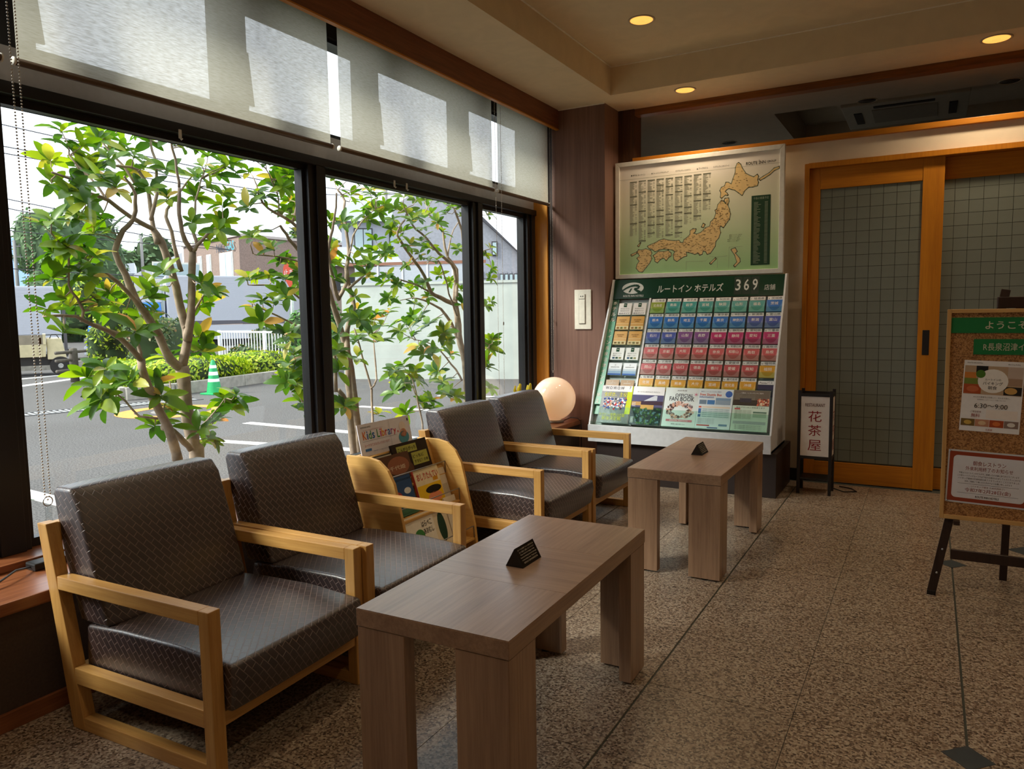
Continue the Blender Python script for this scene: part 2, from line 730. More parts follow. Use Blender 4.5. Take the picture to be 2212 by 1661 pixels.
# traced layout data, centimetres for the shrubs and millimetres for the map
TREE_A_BRANCHES = [(42,34,[(-355,272,47),(-355,271,56),(-355,267,79),(-355,266,100)]),(26,5,[(-355,266,99),(-354,258,104),(-353,252,118),(-351,239,135),(-350,233,148),(-349,228,159),(-348,232,170),(-347,237,175),(-345,238,184),(-344,236,190),(-343,231,195)]),(15,6,[(-352,251,118),(-346,236,134),(-341,223,144),(-336,211,149),(-330,198,151)]),(26,19,[(-345,253,52),(-344,250,61),(-342,242,79),(-341,234,96),(-340,232,106)]),(15,5,[(-340,232,105),(-336,220,117),(-332,204,124),(-329,194,128),(-325,181,128)]),(11,5,[(-340,232,106),(-342,232,113),(-345,228,118),(-347,221,121),(-350,212,125)]),(8,4,[(-335,200,125),(-333,201,130),(-331,197,136),(-329,192,141),(-327,192,154),(-325,188,158)]),(27,17,[(-355,266,99),(-356,271,114),(-357,270,126),(-358,267,143),(-358,264,156),(-359,261,166),(-360,257,173)]),(13,5,[(-360,257,173),(-356,241,178),(-352,228,184),(-348,215,186),(-344,207,190),(-340,195,191)]),(24,18,[(-355,270,114),(-353,272,126),(-352,273,147),(-350,273,162)]),(14,9,[(-350,273,162),(-349,268,167),(-347,264,177),(-346,263,185),(-345,263,194)]),(8,5,[(-345,263,194),(-343,261,202),(-342,258,213),(-340,255,218)]),(12,6,[(-350,273,162),(-345,272,165),(-340,275,171),(-335,280,175)]),(10,5,[(-350,276,166),(-354,277,173),(-358,282,182),(-361,285,191),(-365,293,205)]),(15,5,[(-358,258,166),(-361,258,172),(-364,259,185),(-366,260,194),(-369,257,205),(-372,249,206),(-375,240,206)]),(10,5,[(-358,255,178),(-361,261,192),(-364,264,204),(-367,265,216),(-370,266,222)]),(12,5,[(-355,269,151),(-359,267,173),(-363,267,181),(-367,274,189),(-371,283,197),(-375,295,208)]),(9,5,[(-355,269,121),(-361,284,134),(-367,294,142)]),(7,3,[(-345,243,75),(-350,236,77),(-355,232,85),(-360,227,92),(-365,223,98)]),(7,3,[(-355,271,62),(-362,289,70),(-370,306,78)]),(18,16,[(-350,249,69),(-351,255,66),(-352,262,59),(-353,267,54)]),(5,3,[(-345,245,77),(-355,258,89),(-365,265,98)]),(7,4,[(-355,230,184),(-358,227,191),(-362,224,197),(-365,218,205)]),(7,4,[(-370,255,197),(-375,253,207),(-380,248,215),(-385,247,222)])]
TREE_A_SPRIGS = [(-372,219,218,-365,218,205),(-351,201,199,-340,195,191),(-368,221,209,-365,218,205),(-395,252,226,-385,247,222),(-395,265,231,-383,247,219),(-373,262,225,-370,266,222),(-358,262,221,-370,266,222),(-332,249,215,-340,255,218),(-334,264,215,-342,258,213),(-373,305,221,-365,293,205),(-364,310,215,-365,293,205),(-371,320,219,-365,293,205),(-374,312,212,-365,293,205),(-375,227,203,-364,220,202),(-370,230,201,-362,223,198),(-362,236,206,-374,244,206),(-375,240,218,-384,247,221),(-362,250,210,-370,254,206),(-356,264,205,-364,264,206),(-384,241,207,-375,240,206),(-346,198,187,-341,197,190),(-341,202,183,-345,208,189),(-340,209,187,-347,212,187),(-349,223,193,-359,226,192),(-345,228,190,-356,229,186),(-385,262,206,-373,254,204),(-366,258,206,-369,257,205),(-370,294,207,-375,295,208),(-364,308,199,-364,290,200),(-344,289,188,-335,280,175),(-364,297,201,-364,290,200),(-373,295,196,-362,286,194),(-355,253,194,-367,260,196),(-360,249,194,-370,255,197),(-366,271,192,-368,276,190),(-331,184,167,-325,188,158),(-315,179,166,-325,188,158),(-346,205,175,-348,215,186),(-338,209,179,-349,218,186),(-338,204,172,-348,215,186),(-352,223,175,-352,228,184),(-351,219,167,-348,230,164),(-323,189,157,-326,189,157),(-327,185,155,-325,189,158),(-340,207,155,-331,201,151),(-353,228,170,-348,231,168),(-328,272,172,-337,279,173),(-348,293,179,-335,280,175),(-354,287,170,-341,275,170),(-352,275,178,-356,279,178),(-376,270,223,-370,266,222),(-340,261,215,-341,258,214),(-385,250,222,-384,247,221),(-369,227,212,-365,218,205),(-351,283,209,-365,293,205),(-387,260,218,-378,250,212),(-328,192,157,-326,189,157),(-339,208,156,-331,201,151),(-329,205,155,-333,205,150),(-335,188,145,-328,192,145),(-332,192,147,-328,192,147),(-324,195,147,-331,201,151),(-335,193,136,-330,194,139),(-330,205,138,-332,199,134),(-323,200,145,-335,209,149),(-336,186,131,-325,181,128),(-343,200,133,-331,196,137),(-341,209,131,-333,201,130),(-319,184,122,-327,188,128),(-330,206,133,-333,201,130),(-352,230,131,-345,232,137),(-353,242,127,-348,241,129),(-350,224,139,-341,223,144),(-359,256,143,-358,266,147),(-359,252,138,-346,236,134),(-343,243,130,-348,241,129),(-347,253,150,-358,265,152),(-339,269,145,-352,273,147),(-360,290,143,-367,294,142),(-354,289,139,-367,294,142),(-376,302,135,-363,288,137),(-367,288,133,-361,284,134),(-331,224,120,-344,229,117),(-356,224,101,-363,224,96),(-368,221,97,-365,223,98),(-351,214,94,-363,224,96),(-356,224,89,-359,228,91),(-350,217,87,-359,228,91),(-363,227,82,-358,230,89),(-368,240,95,-359,228,91),(-343,229,95,-341,234,96),(-364,263,105,-354,257,106),(-345,244,93,-342,237,91),(-339,241,87,-352,254,85),(-351,257,77,-347,247,79),(-368,288,116,-354,271,118),(-368,290,108,-356,270,111),(-379,314,75,-370,306,78),(-362,307,80,-370,306,78),(-374,314,73,-370,306,78),(-367,292,65,-361,286,69),(-374,301,65,-362,289,70),(-343,265,65,-356,274,63),(-358,283,58,-356,274,63),(-363,284,55,-355,271,56),(-358,250,70,-346,242,75)]
TREE_B_BRANCHES = [(36,8,[(-355,407,41),(-354,404,57),(-353,400,89),(-352,392,111),(-351,383,132),(-350,377,142),(-349,368,157),(-348,356,162),(-347,344,171),(-346,338,176),(-345,332,181)]),(30,7,[(-345,389,45),(-347,390,59),(-349,392,95),(-351,395,118),(-353,405,132),(-355,405,143),(-357,403,159),(-359,409,170),(-361,407,201),(-363,411,207),(-365,406,214)]),(14,6,[(-355,392,137),(-352,384,149),(-349,377,167),(-346,377,179),(-343,377,187),(-340,377,206)]),(11,5,[(-350,396,144),(-357,421,155),(-363,450,170),(-370,466,174)]),(14,12,[(-355,392,138),(-355,400,148),(-355,401,158)]),(13,6,[(-360,430,37),(-363,433,53),(-365,435,71),(-368,430,95),(-370,424,117)]),(8,4,[(-360,429,72),(-365,442,78),(-370,446,97),(-375,451,112)]),(16,16,[(-345,378,77),(-347,388,66),(-350,395,54)]),(13,9,[(-345,375,76),(-345,375,96),(-345,375,111)]),(7,3,[(-355,405,169),(-362,418,183),(-368,433,194),(-375,459,208)]),(7,4,[(-350,364,158),(-355,348,163),(-360,333,164),(-365,328,165)]),(8,4,[(-350,362,128),(-354,360,133),(-358,349,144),(-361,333,146),(-365,323,146)]),(8,4,[(-350,361,112),(-355,360,117),(-360,350,123),(-365,336,130),(-370,330,135)]),(7,3,[(-355,366,47),(-358,364,58),(-362,356,79),(-365,354,90)]),(12,5,[(-345,352,178),(-345,342,184),(-345,328,188),(-345,319,193),(-345,315,203)]),(9,5,[(-345,342,184),(-348,349,195),(-352,358,208),(-355,366,219)]),(6,3,[(-345,330,187),(-342,329,196),(-338,321,204),(-335,313,211)])]
TREE_B_SPRIGS = [(-350,344,216,-337,319,206),(-348,340,208,-339,323,202),(-335,325,201,-340,325,200),(-359,354,200,-349,351,197),(-360,359,193,-347,346,190),(-345,334,189,-345,333,187),(-353,353,187,-346,343,186),(-331,330,175,-345,348,180),(-376,415,224,-365,406,214),(-364,418,224,-365,406,214),(-356,424,222,-364,409,211),(-378,460,225,-375,459,208),(-361,436,217,-375,459,208),(-376,462,217,-375,459,208),(-380,448,212,-373,451,204),(-366,421,212,-363,411,207),(-387,470,211,-374,455,206),(-374,443,203,-372,446,201),(-350,380,189,-342,377,190),(-349,392,189,-360,408,191),(-358,414,191,-367,431,192),(-371,446,198,-371,442,199),(-388,479,209,-375,459,208),(-382,479,214,-375,459,208),(-355,388,172,-348,377,171),(-358,389,164,-350,378,164),(-365,405,163,-358,405,162),(-346,405,170,-356,407,171),(-376,459,184,-366,456,171),(-376,459,176,-363,450,170),(-356,445,173,-368,461,172),(-356,411,163,-358,406,164),(-346,416,164,-360,436,162),(-372,468,173,-369,464,173),(-345,409,154,-357,421,155),(-347,381,151,-352,383,152),(-347,400,140,-355,405,141),(-368,447,127,-375,451,112),(-375,471,129,-375,451,112),(-386,461,122,-375,451,112),(-383,472,119,-375,451,112),(-365,433,113,-375,451,112),(-362,439,107,-373,449,107),(-340,395,123,-352,400,125),(-358,414,131,-353,405,132),(-348,396,126,-352,402,127),(-343,377,114,-352,391,114),(-365,419,108,-369,427,106),(-336,368,103,-345,375,101),(-367,423,95,-368,430,95),(-341,374,90,-345,375,89),(-360,349,96,-365,354,90),(-370,363,86,-364,355,86),(-352,339,86,-364,355,86),(-348,351,80,-361,357,76),(-372,370,69,-361,359,72),(-346,349,66,-359,361,65),(-344,334,138,-357,351,142),(-354,339,141,-359,344,145),(-370,369,147,-357,351,142),(-354,347,103,-365,354,90),(-365,356,163,-355,348,163),(-339,341,153,-352,359,160),(-343,380,65,-348,389,64),(-359,392,64,-347,386,68),(-372,451,50,-363,433,53),(-341,311,176,-345,332,181),(-359,333,172,-361,332,164),(-358,322,173,-365,328,165),(-346,327,167,-358,338,164),(-365,350,162,-357,343,163),(-377,340,151,-363,328,146),(-353,313,149,-365,323,146),(-374,348,152,-361,336,146),(-348,337,149,-358,346,145),(-381,340,134,-370,330,135),(-359,328,136,-367,333,132),(-356,335,135,-364,338,129),(-349,336,115,-359,352,122),(-356,346,112,-358,355,120),(-354,323,123,-364,338,129),(-371,356,81,-363,355,83),(-360,351,91,-365,354,90),(-370,366,94,-365,354,90),(-352,347,84,-363,355,83),(-352,352,71,-360,360,69),(-336,305,215,-335,313,211),(-334,312,215,-335,313,211),(-358,321,213,-345,315,203),(-351,335,209,-338,320,205),(-335,330,210,-338,320,205),(-345,315,198,-345,317,198),(-335,300,187,-345,319,193),(-342,318,196,-345,317,196),(-350,336,203,-340,325,200),(-358,358,219,-354,364,217)]
TREE_C_BRANCHES = [(40,26,[(-355,556,19),(-355,553,49),(-355,550,85),(-355,543,101),(-355,539,125),(-355,535,138)]),(16,5,[(-355,543,101),(-359,535,119),(-362,525,131),(-366,506,138),(-370,496,140)]),(20,6,[(-355,537,135),(-353,499,144),(-352,489,157),(-350,473,168),(-348,454,181),(-347,449,188),(-345,456,197)]),(17,5,[(-355,536,137),(-351,530,164),(-347,502,175),(-343,480,185),(-339,455,194),(-335,443,203)]),(15,5,[(-350,531,138),(-353,537,164),(-356,528,174),(-359,527,190),(-362,527,202),(-365,510,210)]),(30,7,[(-345,541,86),(-344,540,125),(-343,535,164),(-342,532,186),(-341,523,203),(-340,515,212)]),(10,4,[(-355,545,69),(-363,547,78),(-372,530,99),(-380,513,105)]),(14,6,[(-340,533,125),(-338,533,151),(-337,531,188),(-335,526,207)]),(9,4,[(-355,501,144),(-358,485,150),(-362,466,154),(-365,456,159)]),(8,4,[(-355,527,174),(-360,540,193),(-365,562,209)]),(9,4,[(-350,531,125),(-345,513,143),(-340,500,157),(-335,484,168)]),(7,3,[(-345,537,99),(-340,547,105),(-335,559,99)]),(7,3,[(-340,532,163),(-335,544,177),(-330,553,181)]),(13,4,[(-370,506,25),(-371,504,42),(-372,500,62),(-374,498,74),(-375,488,80)]),(5,3,[(-370,498,60),(-375,496,70),(-380,488,69)])]
TREE_C_SPRIGS = [(-328,434,211,-335,443,203),(-334,456,211,-335,443,203),(-379,529,224,-365,510,210),(-356,510,221,-365,510,210),(-331,487,214,-340,515,212),(-352,533,219,-340,515,212),(-339,525,214,-340,517,210),(-339,452,202,-336,445,202),(-357,490,204,-365,510,210),(-369,524,212,-364,515,207),(-348,515,209,-340,517,210),(-341,526,208,-341,521,206),(-333,427,193,-346,452,192),(-358,456,191,-347,449,188),(-357,469,191,-346,451,191),(-338,467,191,-341,468,189),(-352,508,201,-362,524,204),(-360,528,195,-360,527,194),(-350,453,181,-348,454,181),(-339,453,178,-349,460,177),(-335,463,181,-343,480,185),(-357,504,180,-345,491,180),(-332,508,178,-342,533,179),(-344,495,169,-335,484,168),(-341,478,168,-335,484,168),(-341,468,172,-350,473,168),(-352,466,163,-350,473,168),(-356,447,156,-364,459,157),(-374,464,152,-364,457,158),(-351,452,149,-361,469,154),(-379,505,145,-370,496,140),(-368,497,151,-358,485,150),(-352,490,152,-352,492,153),(-366,460,139,-362,466,154),(-369,471,138,-370,496,140),(-357,483,135,-369,500,139),(-360,504,141,-366,509,137),(-353,510,158,-339,497,159),(-358,535,154,-352,532,155),(-350,539,146,-351,533,147),(-370,495,126,-369,498,139),(-359,491,123,-365,512,136),(-362,507,118,-361,528,127),(-392,512,121,-380,513,105),(-387,514,117,-380,513,105),(-370,479,113,-380,513,105),(-384,512,108,-380,513,105),(-371,505,100,-379,515,104),(-362,499,94,-376,521,102),(-367,518,93,-370,533,96),(-353,515,111,-358,536,116),(-353,521,104,-356,540,107),(-371,531,77,-366,541,85),(-349,507,70,-361,547,75),(-356,524,60,-355,545,69),(-343,514,58,-355,553,55),(-373,555,90,-368,539,89),(-345,531,135,-355,537,135),(-327,547,209,-335,526,207),(-327,550,182,-330,553,181),(-334,552,177,-332,548,179),(-343,579,166,-332,548,179),(-330,553,156,-338,533,157),(-343,576,137,-339,533,138),(-335,554,133,-339,533,134),(-345,581,103,-335,559,99),(-347,578,96,-335,559,99),(-345,572,85,-335,559,99),(-336,555,80,-345,541,86),(-364,606,56,-355,552,61),(-364,462,83,-375,488,80),(-379,493,84,-375,488,80),(-378,481,76,-380,488,69),(-378,504,77,-374,497,75),(-370,498,73,-374,499,72),(-391,502,68,-380,488,69),(-380,496,67,-378,492,70),(-368,466,66,-380,488,69),(-381,520,52,-372,502,52),(-368,515,53,-372,502,52),(-377,518,47,-372,503,49),(-377,533,45,-371,504,46),(-385,503,43,-371,504,46),(-348,448,205,-335,443,203),(-326,440,194,-338,453,195)]
MAP_ISLANDS = [[(-1251,2326),(-1238,2314),(-1225,2284),(-1199,2244),(-1168,2225),(-1142,2213),(-1118,2229),(-1111,2216),(-1117,2194),(-1111,2172),(-1117,2153),(-1148,2147),(-1179,2147),(-1207,2124),(-1222,2094),(-1248,2115),(-1274,2136),(-1300,2145),(-1319,2153),(-1338,2142),(-1348,2130),(-1332,2116),(-1325,2103),(-1344,2108),(-1370,2087),(-1377,2094),(-1374,2126),(-1381,2140),(-1371,2161),(-1348,2169),(-1339,2194),(-1323,2192),(-1300,2177),(-1288,2214),(-1272,2257),(-1270,2295),(-1260,2320)],[(-1344,2079),(-1321,2080),(-1318,2057),(-1327,2032),(-1314,1999),(-1307,1966),(-1313,1928),(-1342,1891),(-1355,1872),(-1374,1887),(-1384,1868),(-1377,1835),(-1390,1797),(-1412,1772),(-1415,1739),(-1432,1714),(-1451,1689),(-1471,1683),(-1482,1703),(-1505,1711),(-1512,1685),(-1528,1679),(-1539,1696),(-1566,1688),(-1586,1696),(-1613,1704),(-1634,1708),(-1630,1678),(-1654,1672),(-1675,1660),(-1703,1641),(-1724,1655),(-1731,1690),(-1717,1712),(-1738,1730),(-1773,1736),(-1808,1741),(-1844,1736),(-1876,1724),(-1894,1739),(-1923,1751),(-1937,1765),(-1916,1774),(-1880,1786),(-1844,1804),(-1809,1812),(-1766,1800),(-1725,1794),(-1690,1795),(-1676,1777),(-1655,1776),(-1648,1799),(-1628,1811),(-1601,1836),(-1601,1863),(-1581,1875),(-1560,1873),(-1567,1854),(-1580,1841),(-1553,1833),(-1520,1844),(-1487,1875),(-1453,1886),(-1447,1918),(-1421,1942),(-1408,1980),(-1415,2000),(-1402,2006),(-1396,2038),(-1370,2068),(-1357,2060),(-1344,2040),(-1334,2045),(-1350,2066)],[(-1879,1697),(-1851,1720),(-1808,1717),(-1773,1722),(-1752,1704),(-1752,1684),(-1773,1671),(-1787,1652),(-1808,1673),(-1836,1661),(-1858,1638),(-1876,1649),(-1879,1677),(-1890,1691)],[(-1988,1737),(-1952,1745),(-1915,1733),(-1905,1712),(-1915,1692),(-1904,1671),(-1922,1637),(-1951,1604),(-1980,1571),(-2006,1575),(-2028,1601),(-2021,1628),(-2002,1655),(-2021,1677),(-1999,1696),(-2021,1725),(-2010,1742)],[(-1504,1909),(-1493,1902),(-1503,1883),(-1515,1887)],[(-1995,1796),(-2010,1769),(-2017,1773)],[(-2072,1707),(-2024,1725),(-2032,1715),(-2065,1700)],[(-1102,2196),(-1074,2212),(-1032,2233),(-1002,2261),(-968,2269),(-968,2260),(-1001,2248),(-1031,2223),(-1068,2202),(-1095,2189)],[(-1451,1613),(-1411,1650),(-1408,1644),(-1444,1609)],[(-1294,1706),(-1268,1715),(-1255,1691),(-1268,1679),(-1235,1638),(-1232,1616),(-1267,1581),(-1273,1588),(-1251,1613),(-1268,1666)]]
# ------------------------------------------------------------------ room shell
PLASTER = plaster('wall_plaster', S(232, 216, 192), bump=0.35, scale=45)
CEIL = plaster('ceiling_cloth', S(232, 214, 180), bump=0.3, scale=260)
DARK_FRAME = plain('dark_bronze_aluminium', S(30, 29, 31), rough=0.4, noise=0.05, spec=0.4)
GREY_FRAME = plain('grey_transom_bar', S(186, 186, 192), rough=0.45, noise=0.05)
DARK_PANEL = plain('dark_wall_cloth', S(74, 58, 48), rough=0.85, noise=0.12, scale=120, bump=0.2)
BLACK = plain('black_paint', S(22, 20, 20), rough=0.5)
WHITE_PAPER = paper('white_paper', S(236, 234, 232))
STEEL = plain('brushed_steel', S(170, 172, 174), rough=0.3, metal=0.9)
X_IN, X_R, Y_B, Y_F, Z_S, Z_C = -2.45, 3.6, -3.0, 5.79, 2.85, 3.05

floor = struct('floor', MB().box(-3.0, X_R + 0.1, Y_B - 0.1, 9.4, -0.12, -0.004),
               plain('floor_joint', S(74, 78, 72), rough=0.7), label='speckled granite tile floor with dark joints', cat='floor')
# every granite tile is a piece of its own; two sizes share mesh data
TX, TY = 0.466, 0.4557


def tile_mesh(w, d):
    m = MB().box(-w / 2, w / 2, -d / 2, d / 2, -0.004, 0.0).build('floor_tile', granite(), None)
    C.objects.unlink(m)
    return m


tile_cache = {}
xs = [X_IN] + [-0.797 + TX * k for k in range(-3, 10)] + [X_R]
ys = [Y_B] + [2.345 + TY * k for k in range(-11, 8)] + [5.74]
for i in range(len(xs) - 1):
    for j in range(len(ys) - 1):
        x0, x1, y0, y1 = xs[i], xs[i + 1], ys[j], ys[j + 1]
        # the wide dark joints run every second column
        gl = 0.004 if round((x0 + 0.797) / TX) % 2 == 0 else 0.0012
        gr = 0.004 if round((x1 + 0.797) / TX) % 2 == 0 else 0.0012
        w, d = x1 - x0 - gl - gr, y1 - y0 - 0.0024
        if w < 0.02 or d < 0.02:
            continue
        key = (round(w, 3), round(d, 3))
        if key not in tile_cache:
            tile_cache[key] = tile_mesh(*key)
        t = tile_cache[key].copy()
        C.objects.link(t)
        t.parent = floor
        t.location = ((x0 + gl + x1 - gr) / 2, (y0 + y1) / 2, 0)
INLAY = plain('slate_inlay', S(58, 66, 70), rough=0.4)
for (dx, dy, r) in ((0.135, 2.345, 0.066), (0.135, 4.168, 0.066), (-0.797, 0.522, 0.066), (1.067, 2.345, 0.066), (0.60, 4.55, 0.21), (1.067, 4.168, 0.066), (0.135, 0.522, 0.066)):
    MB().prism([(dx - r, dy), (dx, dy - r), (dx + r, dy), (dx, dy + r)], 'Z', -0.003, 0.0012).build('diamond_inlay', INLAY, floor)

# window wall below the sill, and its dark cloth
struct('wall_left', MB().box(-2.95, X_IN, Y_B, 5.475, 0, 0.365), DARK_PANEL, label='dark cloth covered wall below the window sill', cat='wall')
struct('baseboard_left', MB().box(X_IN, X_IN + 0.014, Y_B, 5.475, 0, 0.058), redwood('Y'), bevel=0.003, label='brown wooden baseboard under the windows', cat='baseboard')
struct('trim_1', MB().box(-2.80, -2.425, Y_B, 5.475, 0.365, 0.405), redwood('Y'), bevel=0.006, label='wide brown wooden window sill shelf', cat='sill')
struct('trim_2', MB().box(-2.95, -2.72, Y_B, 5.475, 0.405, 0.432), redwood('Y'), bevel=0.004, label='narrow raised wooden ledge against the window frame', cat='sill')
struct('wall_left_upper', MB().box(-3.0, -2.84, Y_B, 5.475, 2.74, 3.2), BLACK, label='dark wall strip above the upper windows', cat='wall')
struct('trim_3', MB().box(-2.635, -2.61, Y_B, 5.475, 2.705, Z_S), wood('valance_wood', S(140, 84, 52), S(104, 58, 34), 'Y', rough=0.5, coat=0.05), bevel=0.003, label='red brown wooden blind valance below the ceiling', cat='valance')
struct('trim_4', MB().box(-2.635, -2.606, Y_B, 5.475, 2.696, 2.704), amber('Y'), label='thin amber edge strip under the valance', cat='trim')

# lower and upper windows
GLASS = clear_glass()
posts = [(0.35, 0.48), (1.30, 1.455), (2.93, 3.06), (4.53, 4.66), (5.345, 5.475)]
for k, (a, b) in enumerate(posts):
    mb = MB().box(-2.93, -2.83, a, b, 0.432, 2.05)
    mb.box(-2.835, -2.815, a + 0.045, b - 0.025, 0.432, 2.05)
    struct('trim_%d' % (10 + k), mb, DARK_FRAME, bevel=0.003, label='black aluminium window post %s' % ('at the pillar' if k == 4 else 'number %d from the pillar' % (5 - k)), cat='window post')
wi = 0
for k in range(len(posts) - 1):
    a, b = posts[k][1], posts[k + 1][0]
    wi += 1
    w = thing('window_%d' % wi, 'large clear lower window pane in black frame, bay %d from the pillar' % (4 - k), 'window', (-2.88, (a + b) / 2, 0.432), kind='structure')
    f = MB()
    f.box(-2.905, -2.855, a, b, 0.432, 0.462)
    f.box(-2.905, -2.855, a, b, 2.02, 2.05)
    f.box(-2.905, -2.855, a, a + 0.022, 0.462, 2.02)
    f.box(-2.905, -2.855, b - 0.022, b, 0.462, 2.02)
    f.build('frame', DARK_FRAME, w, world=True, bevel=0.002)
    MB().box(-2.883, -2.877, a + 0.02, b - 0.02, 0.46, 2.022).build('pane', GLASS, w, world=True)
struct('trim_20', MB().box(-2.93, -2.81, 0.35, 5.475, 2.045, 2.088), DARK_FRAME, bevel=0.003, label='black lower transom rail above the large panes', cat='window rail')
struct('trim_21', MB().box(-2.93, -2.835, 0.35, 5.475, 2.088, 2.215), GREY_FRAME, bevel=0.002, label='grey aluminium transom bar between lower and upper windows', cat='window rail')
uposts = [(0.35, 0.63), (1.45, 1.61), (2.42, 2.58), (3.40, 3.55), (4.37, 4.53), (5.335, 5.475)]
for k, (a, b) in enumerate(uposts):
    struct('trim_%d' % (30 + k), MB().box(-2.93, -2.85, a, b, 2.215, 2.74), DARK_FRAME, bevel=0.002, label='black post of the upper windows behind the blinds, number %d from the pillar' % (6 - k), cat='window post')
for k in range(len(uposts) - 1):
    a, b = uposts[k][1], uposts[k + 1][0]
    wi += 1
    w = thing('window_%d' % wi, 'small upper window behind the roller blinds, bay %d from the pillar' % (5 - k), 'window', (-2.88, (a + b) / 2, 2.215), kind='structure')
    f = MB()
    f.box(-2.90, -2.86, a, b, 2.215, 2.24)
    f.box(-2.90, -2.86, a, b, 2.72, 2.74)
    f.build('frame', DARK_FRAME, w, world=True)
    MB().box(-2.883, -2.878, a, b, 2.238, 2.722).build('pane', GLASS, w, world=True)
    # lever handle beside the post
    lv = MB().hexa([(-2.855, a - 0.01, 2.26), (-2.845, a - 0.01, 2.26), (-2.845, a + 0.03, 2.26), (-2.855, a + 0.03, 2.26)],
                   [(-2.855, a - 0.01, 2.50), (-2.845, a - 0.01, 2.50), (-2.845, a + 0.005, 2.50), (-2.855, a + 0.005, 2.50)])
    lv.build('lever', DARK_FRAME, w, world=True)
# unseen south part of the window wall, sized to shade the near armchair
struct('wall_left_end', MB().box(-2.95, -2.82, Y_B - 0.1, 0.35, 0.432, 2.74), PLASTER, label='plain unseen wall closing the window row to shade the near armchair', cat='wall')

# amber jamb and pillar
struct('trim_50', MB().box(-2.93, -2.715, 5.465, 5.53, 0.40, 2.72), wood('jamb_wood', S(232, 160, 62), S(206, 132, 40), 'Z', rough=0.45, coat=0.1), bevel=0.002, label='amber wooden window jamb beside the pillar', cat='jamb')
struct('pillar', MB().box(-2.672, -2.22, 5.475, 5.92, 0, Z_S), pillar_mat(), label='brown veneered pillar with vertical grain', cat='pillar')
struct('trim_51', MB().box(-2.715, -2.672, 5.482, 5.60, 0, Z_S), plain('dark_recess', S(48, 34, 30), rough=0.7), label='dark recessed strip between jamb and pillar', cat='trim')
struct('wall_corner', MB().box(-3.0, -2.70, 5.53, 5.92, 0, 3.2), BLACK, label='outer wall corner behind the pillar', cat='wall')

# ceiling: upper field, window-side soffit, far soffit
cm = MB()
cm.box(-2.107, X_R + 0.1, Y_B - 0.1, 5.315, Z_C, 3.25)
cm.box(-3.0, -2.107, Y_B - 0.1, 5.84, Z_S, 3.25)
cm.box(-2.107, X_R + 0.1, 5.315, 5.84, Z_S, 3.25)
struct('ceiling', cm, CEIL, label='beige cloth ceiling with dropped soffit border', cat='ceiling')
BEAD = plain('pale_corner_bead', S(244, 236, 220), rough=0.6)
struct('trim_52', MB().box(-2.107, -2.095, Y_B, 5.315, Z_C - 0.004, Z_C).box(-2.095, X_R, 5.303, 5.315, Z_C - 0.004, Z_C), BEAD, label='thin pale bead around the raised ceiling field', cat='trim')
struct('trim_53', MB().box(-2.61, -2.22, 5.469, 5.475, Z_S - 0.006, Z_S), BEAD, label='thin pale bead at the top of the pillar', cat='trim')

# far wall with door opening and open transom
wm = MB()
wm.box(-2.22, -0.812, Y_F, Y_F + 0.10, 0, 2.434)
wm.box(-0.812, 1.72, Y_F, Y_F + 0.10, 2.287, 2.434)
wm.box(1.72, X_R, Y_F, Y_F + 0.10, 0, 2.434)
struct('wall_far', wm, PLASTER, label='textured beige plaster wall with sliding doors', cat='wall')
struct('baseboard_far', MB().box(-0.93, -0.812, Y_F - 0.012, Y_F, 0, 0.085), plain('dark_baseboard', S(40, 32, 28), rough=0.5), label='dark baseboard beside the sliding door', cat='baseboard')
struct('trim_54', MB().box(-2.10, X_R, Y_F - 0.035, Y_F + 0.135, 2.434, 2.472), amber('X'), bevel=0.003, label='amber wooden rail capping the far wall', cat='rail')
struct('trim_55', MB().box(-2.10, X_R, Y_F - 0.02, Y_F + 0.07, 2.80, Z_S), wood('dark_amber_wood', S(150, 88, 26), S(96, 52, 16), 'X', rough=0.4), bevel=0.003, label='brown wooden head rail of the open transom', cat='rail')
struct('trim_56', MB().box(-2.22, -2.085, Y_F - 0.03, Y_F + 0.13, 2.434, Z_S), wood('dark_post_wood', S(92, 58, 36), S(60, 36, 22), 'Z', rough=0.5), bevel=0.003, label='dark wooden post at the end of the transom', cat='post')
# door surround
dm = MB().box(-0.812, -0.782, Y_F - 0.03, Y_F + 0.13, 0, 2.287).box(-0.782, 1.72, Y_F - 0.03, Y_F + 0.13, 2.253, 2.287).box(1.69, 1.72, Y_F - 0.03, Y_F + 0.13, 0, 2.253)
struct('trim_57', dm, amber('Z'), bevel=0.003, label='amber wooden surround of the sliding doors', cat='door frame')

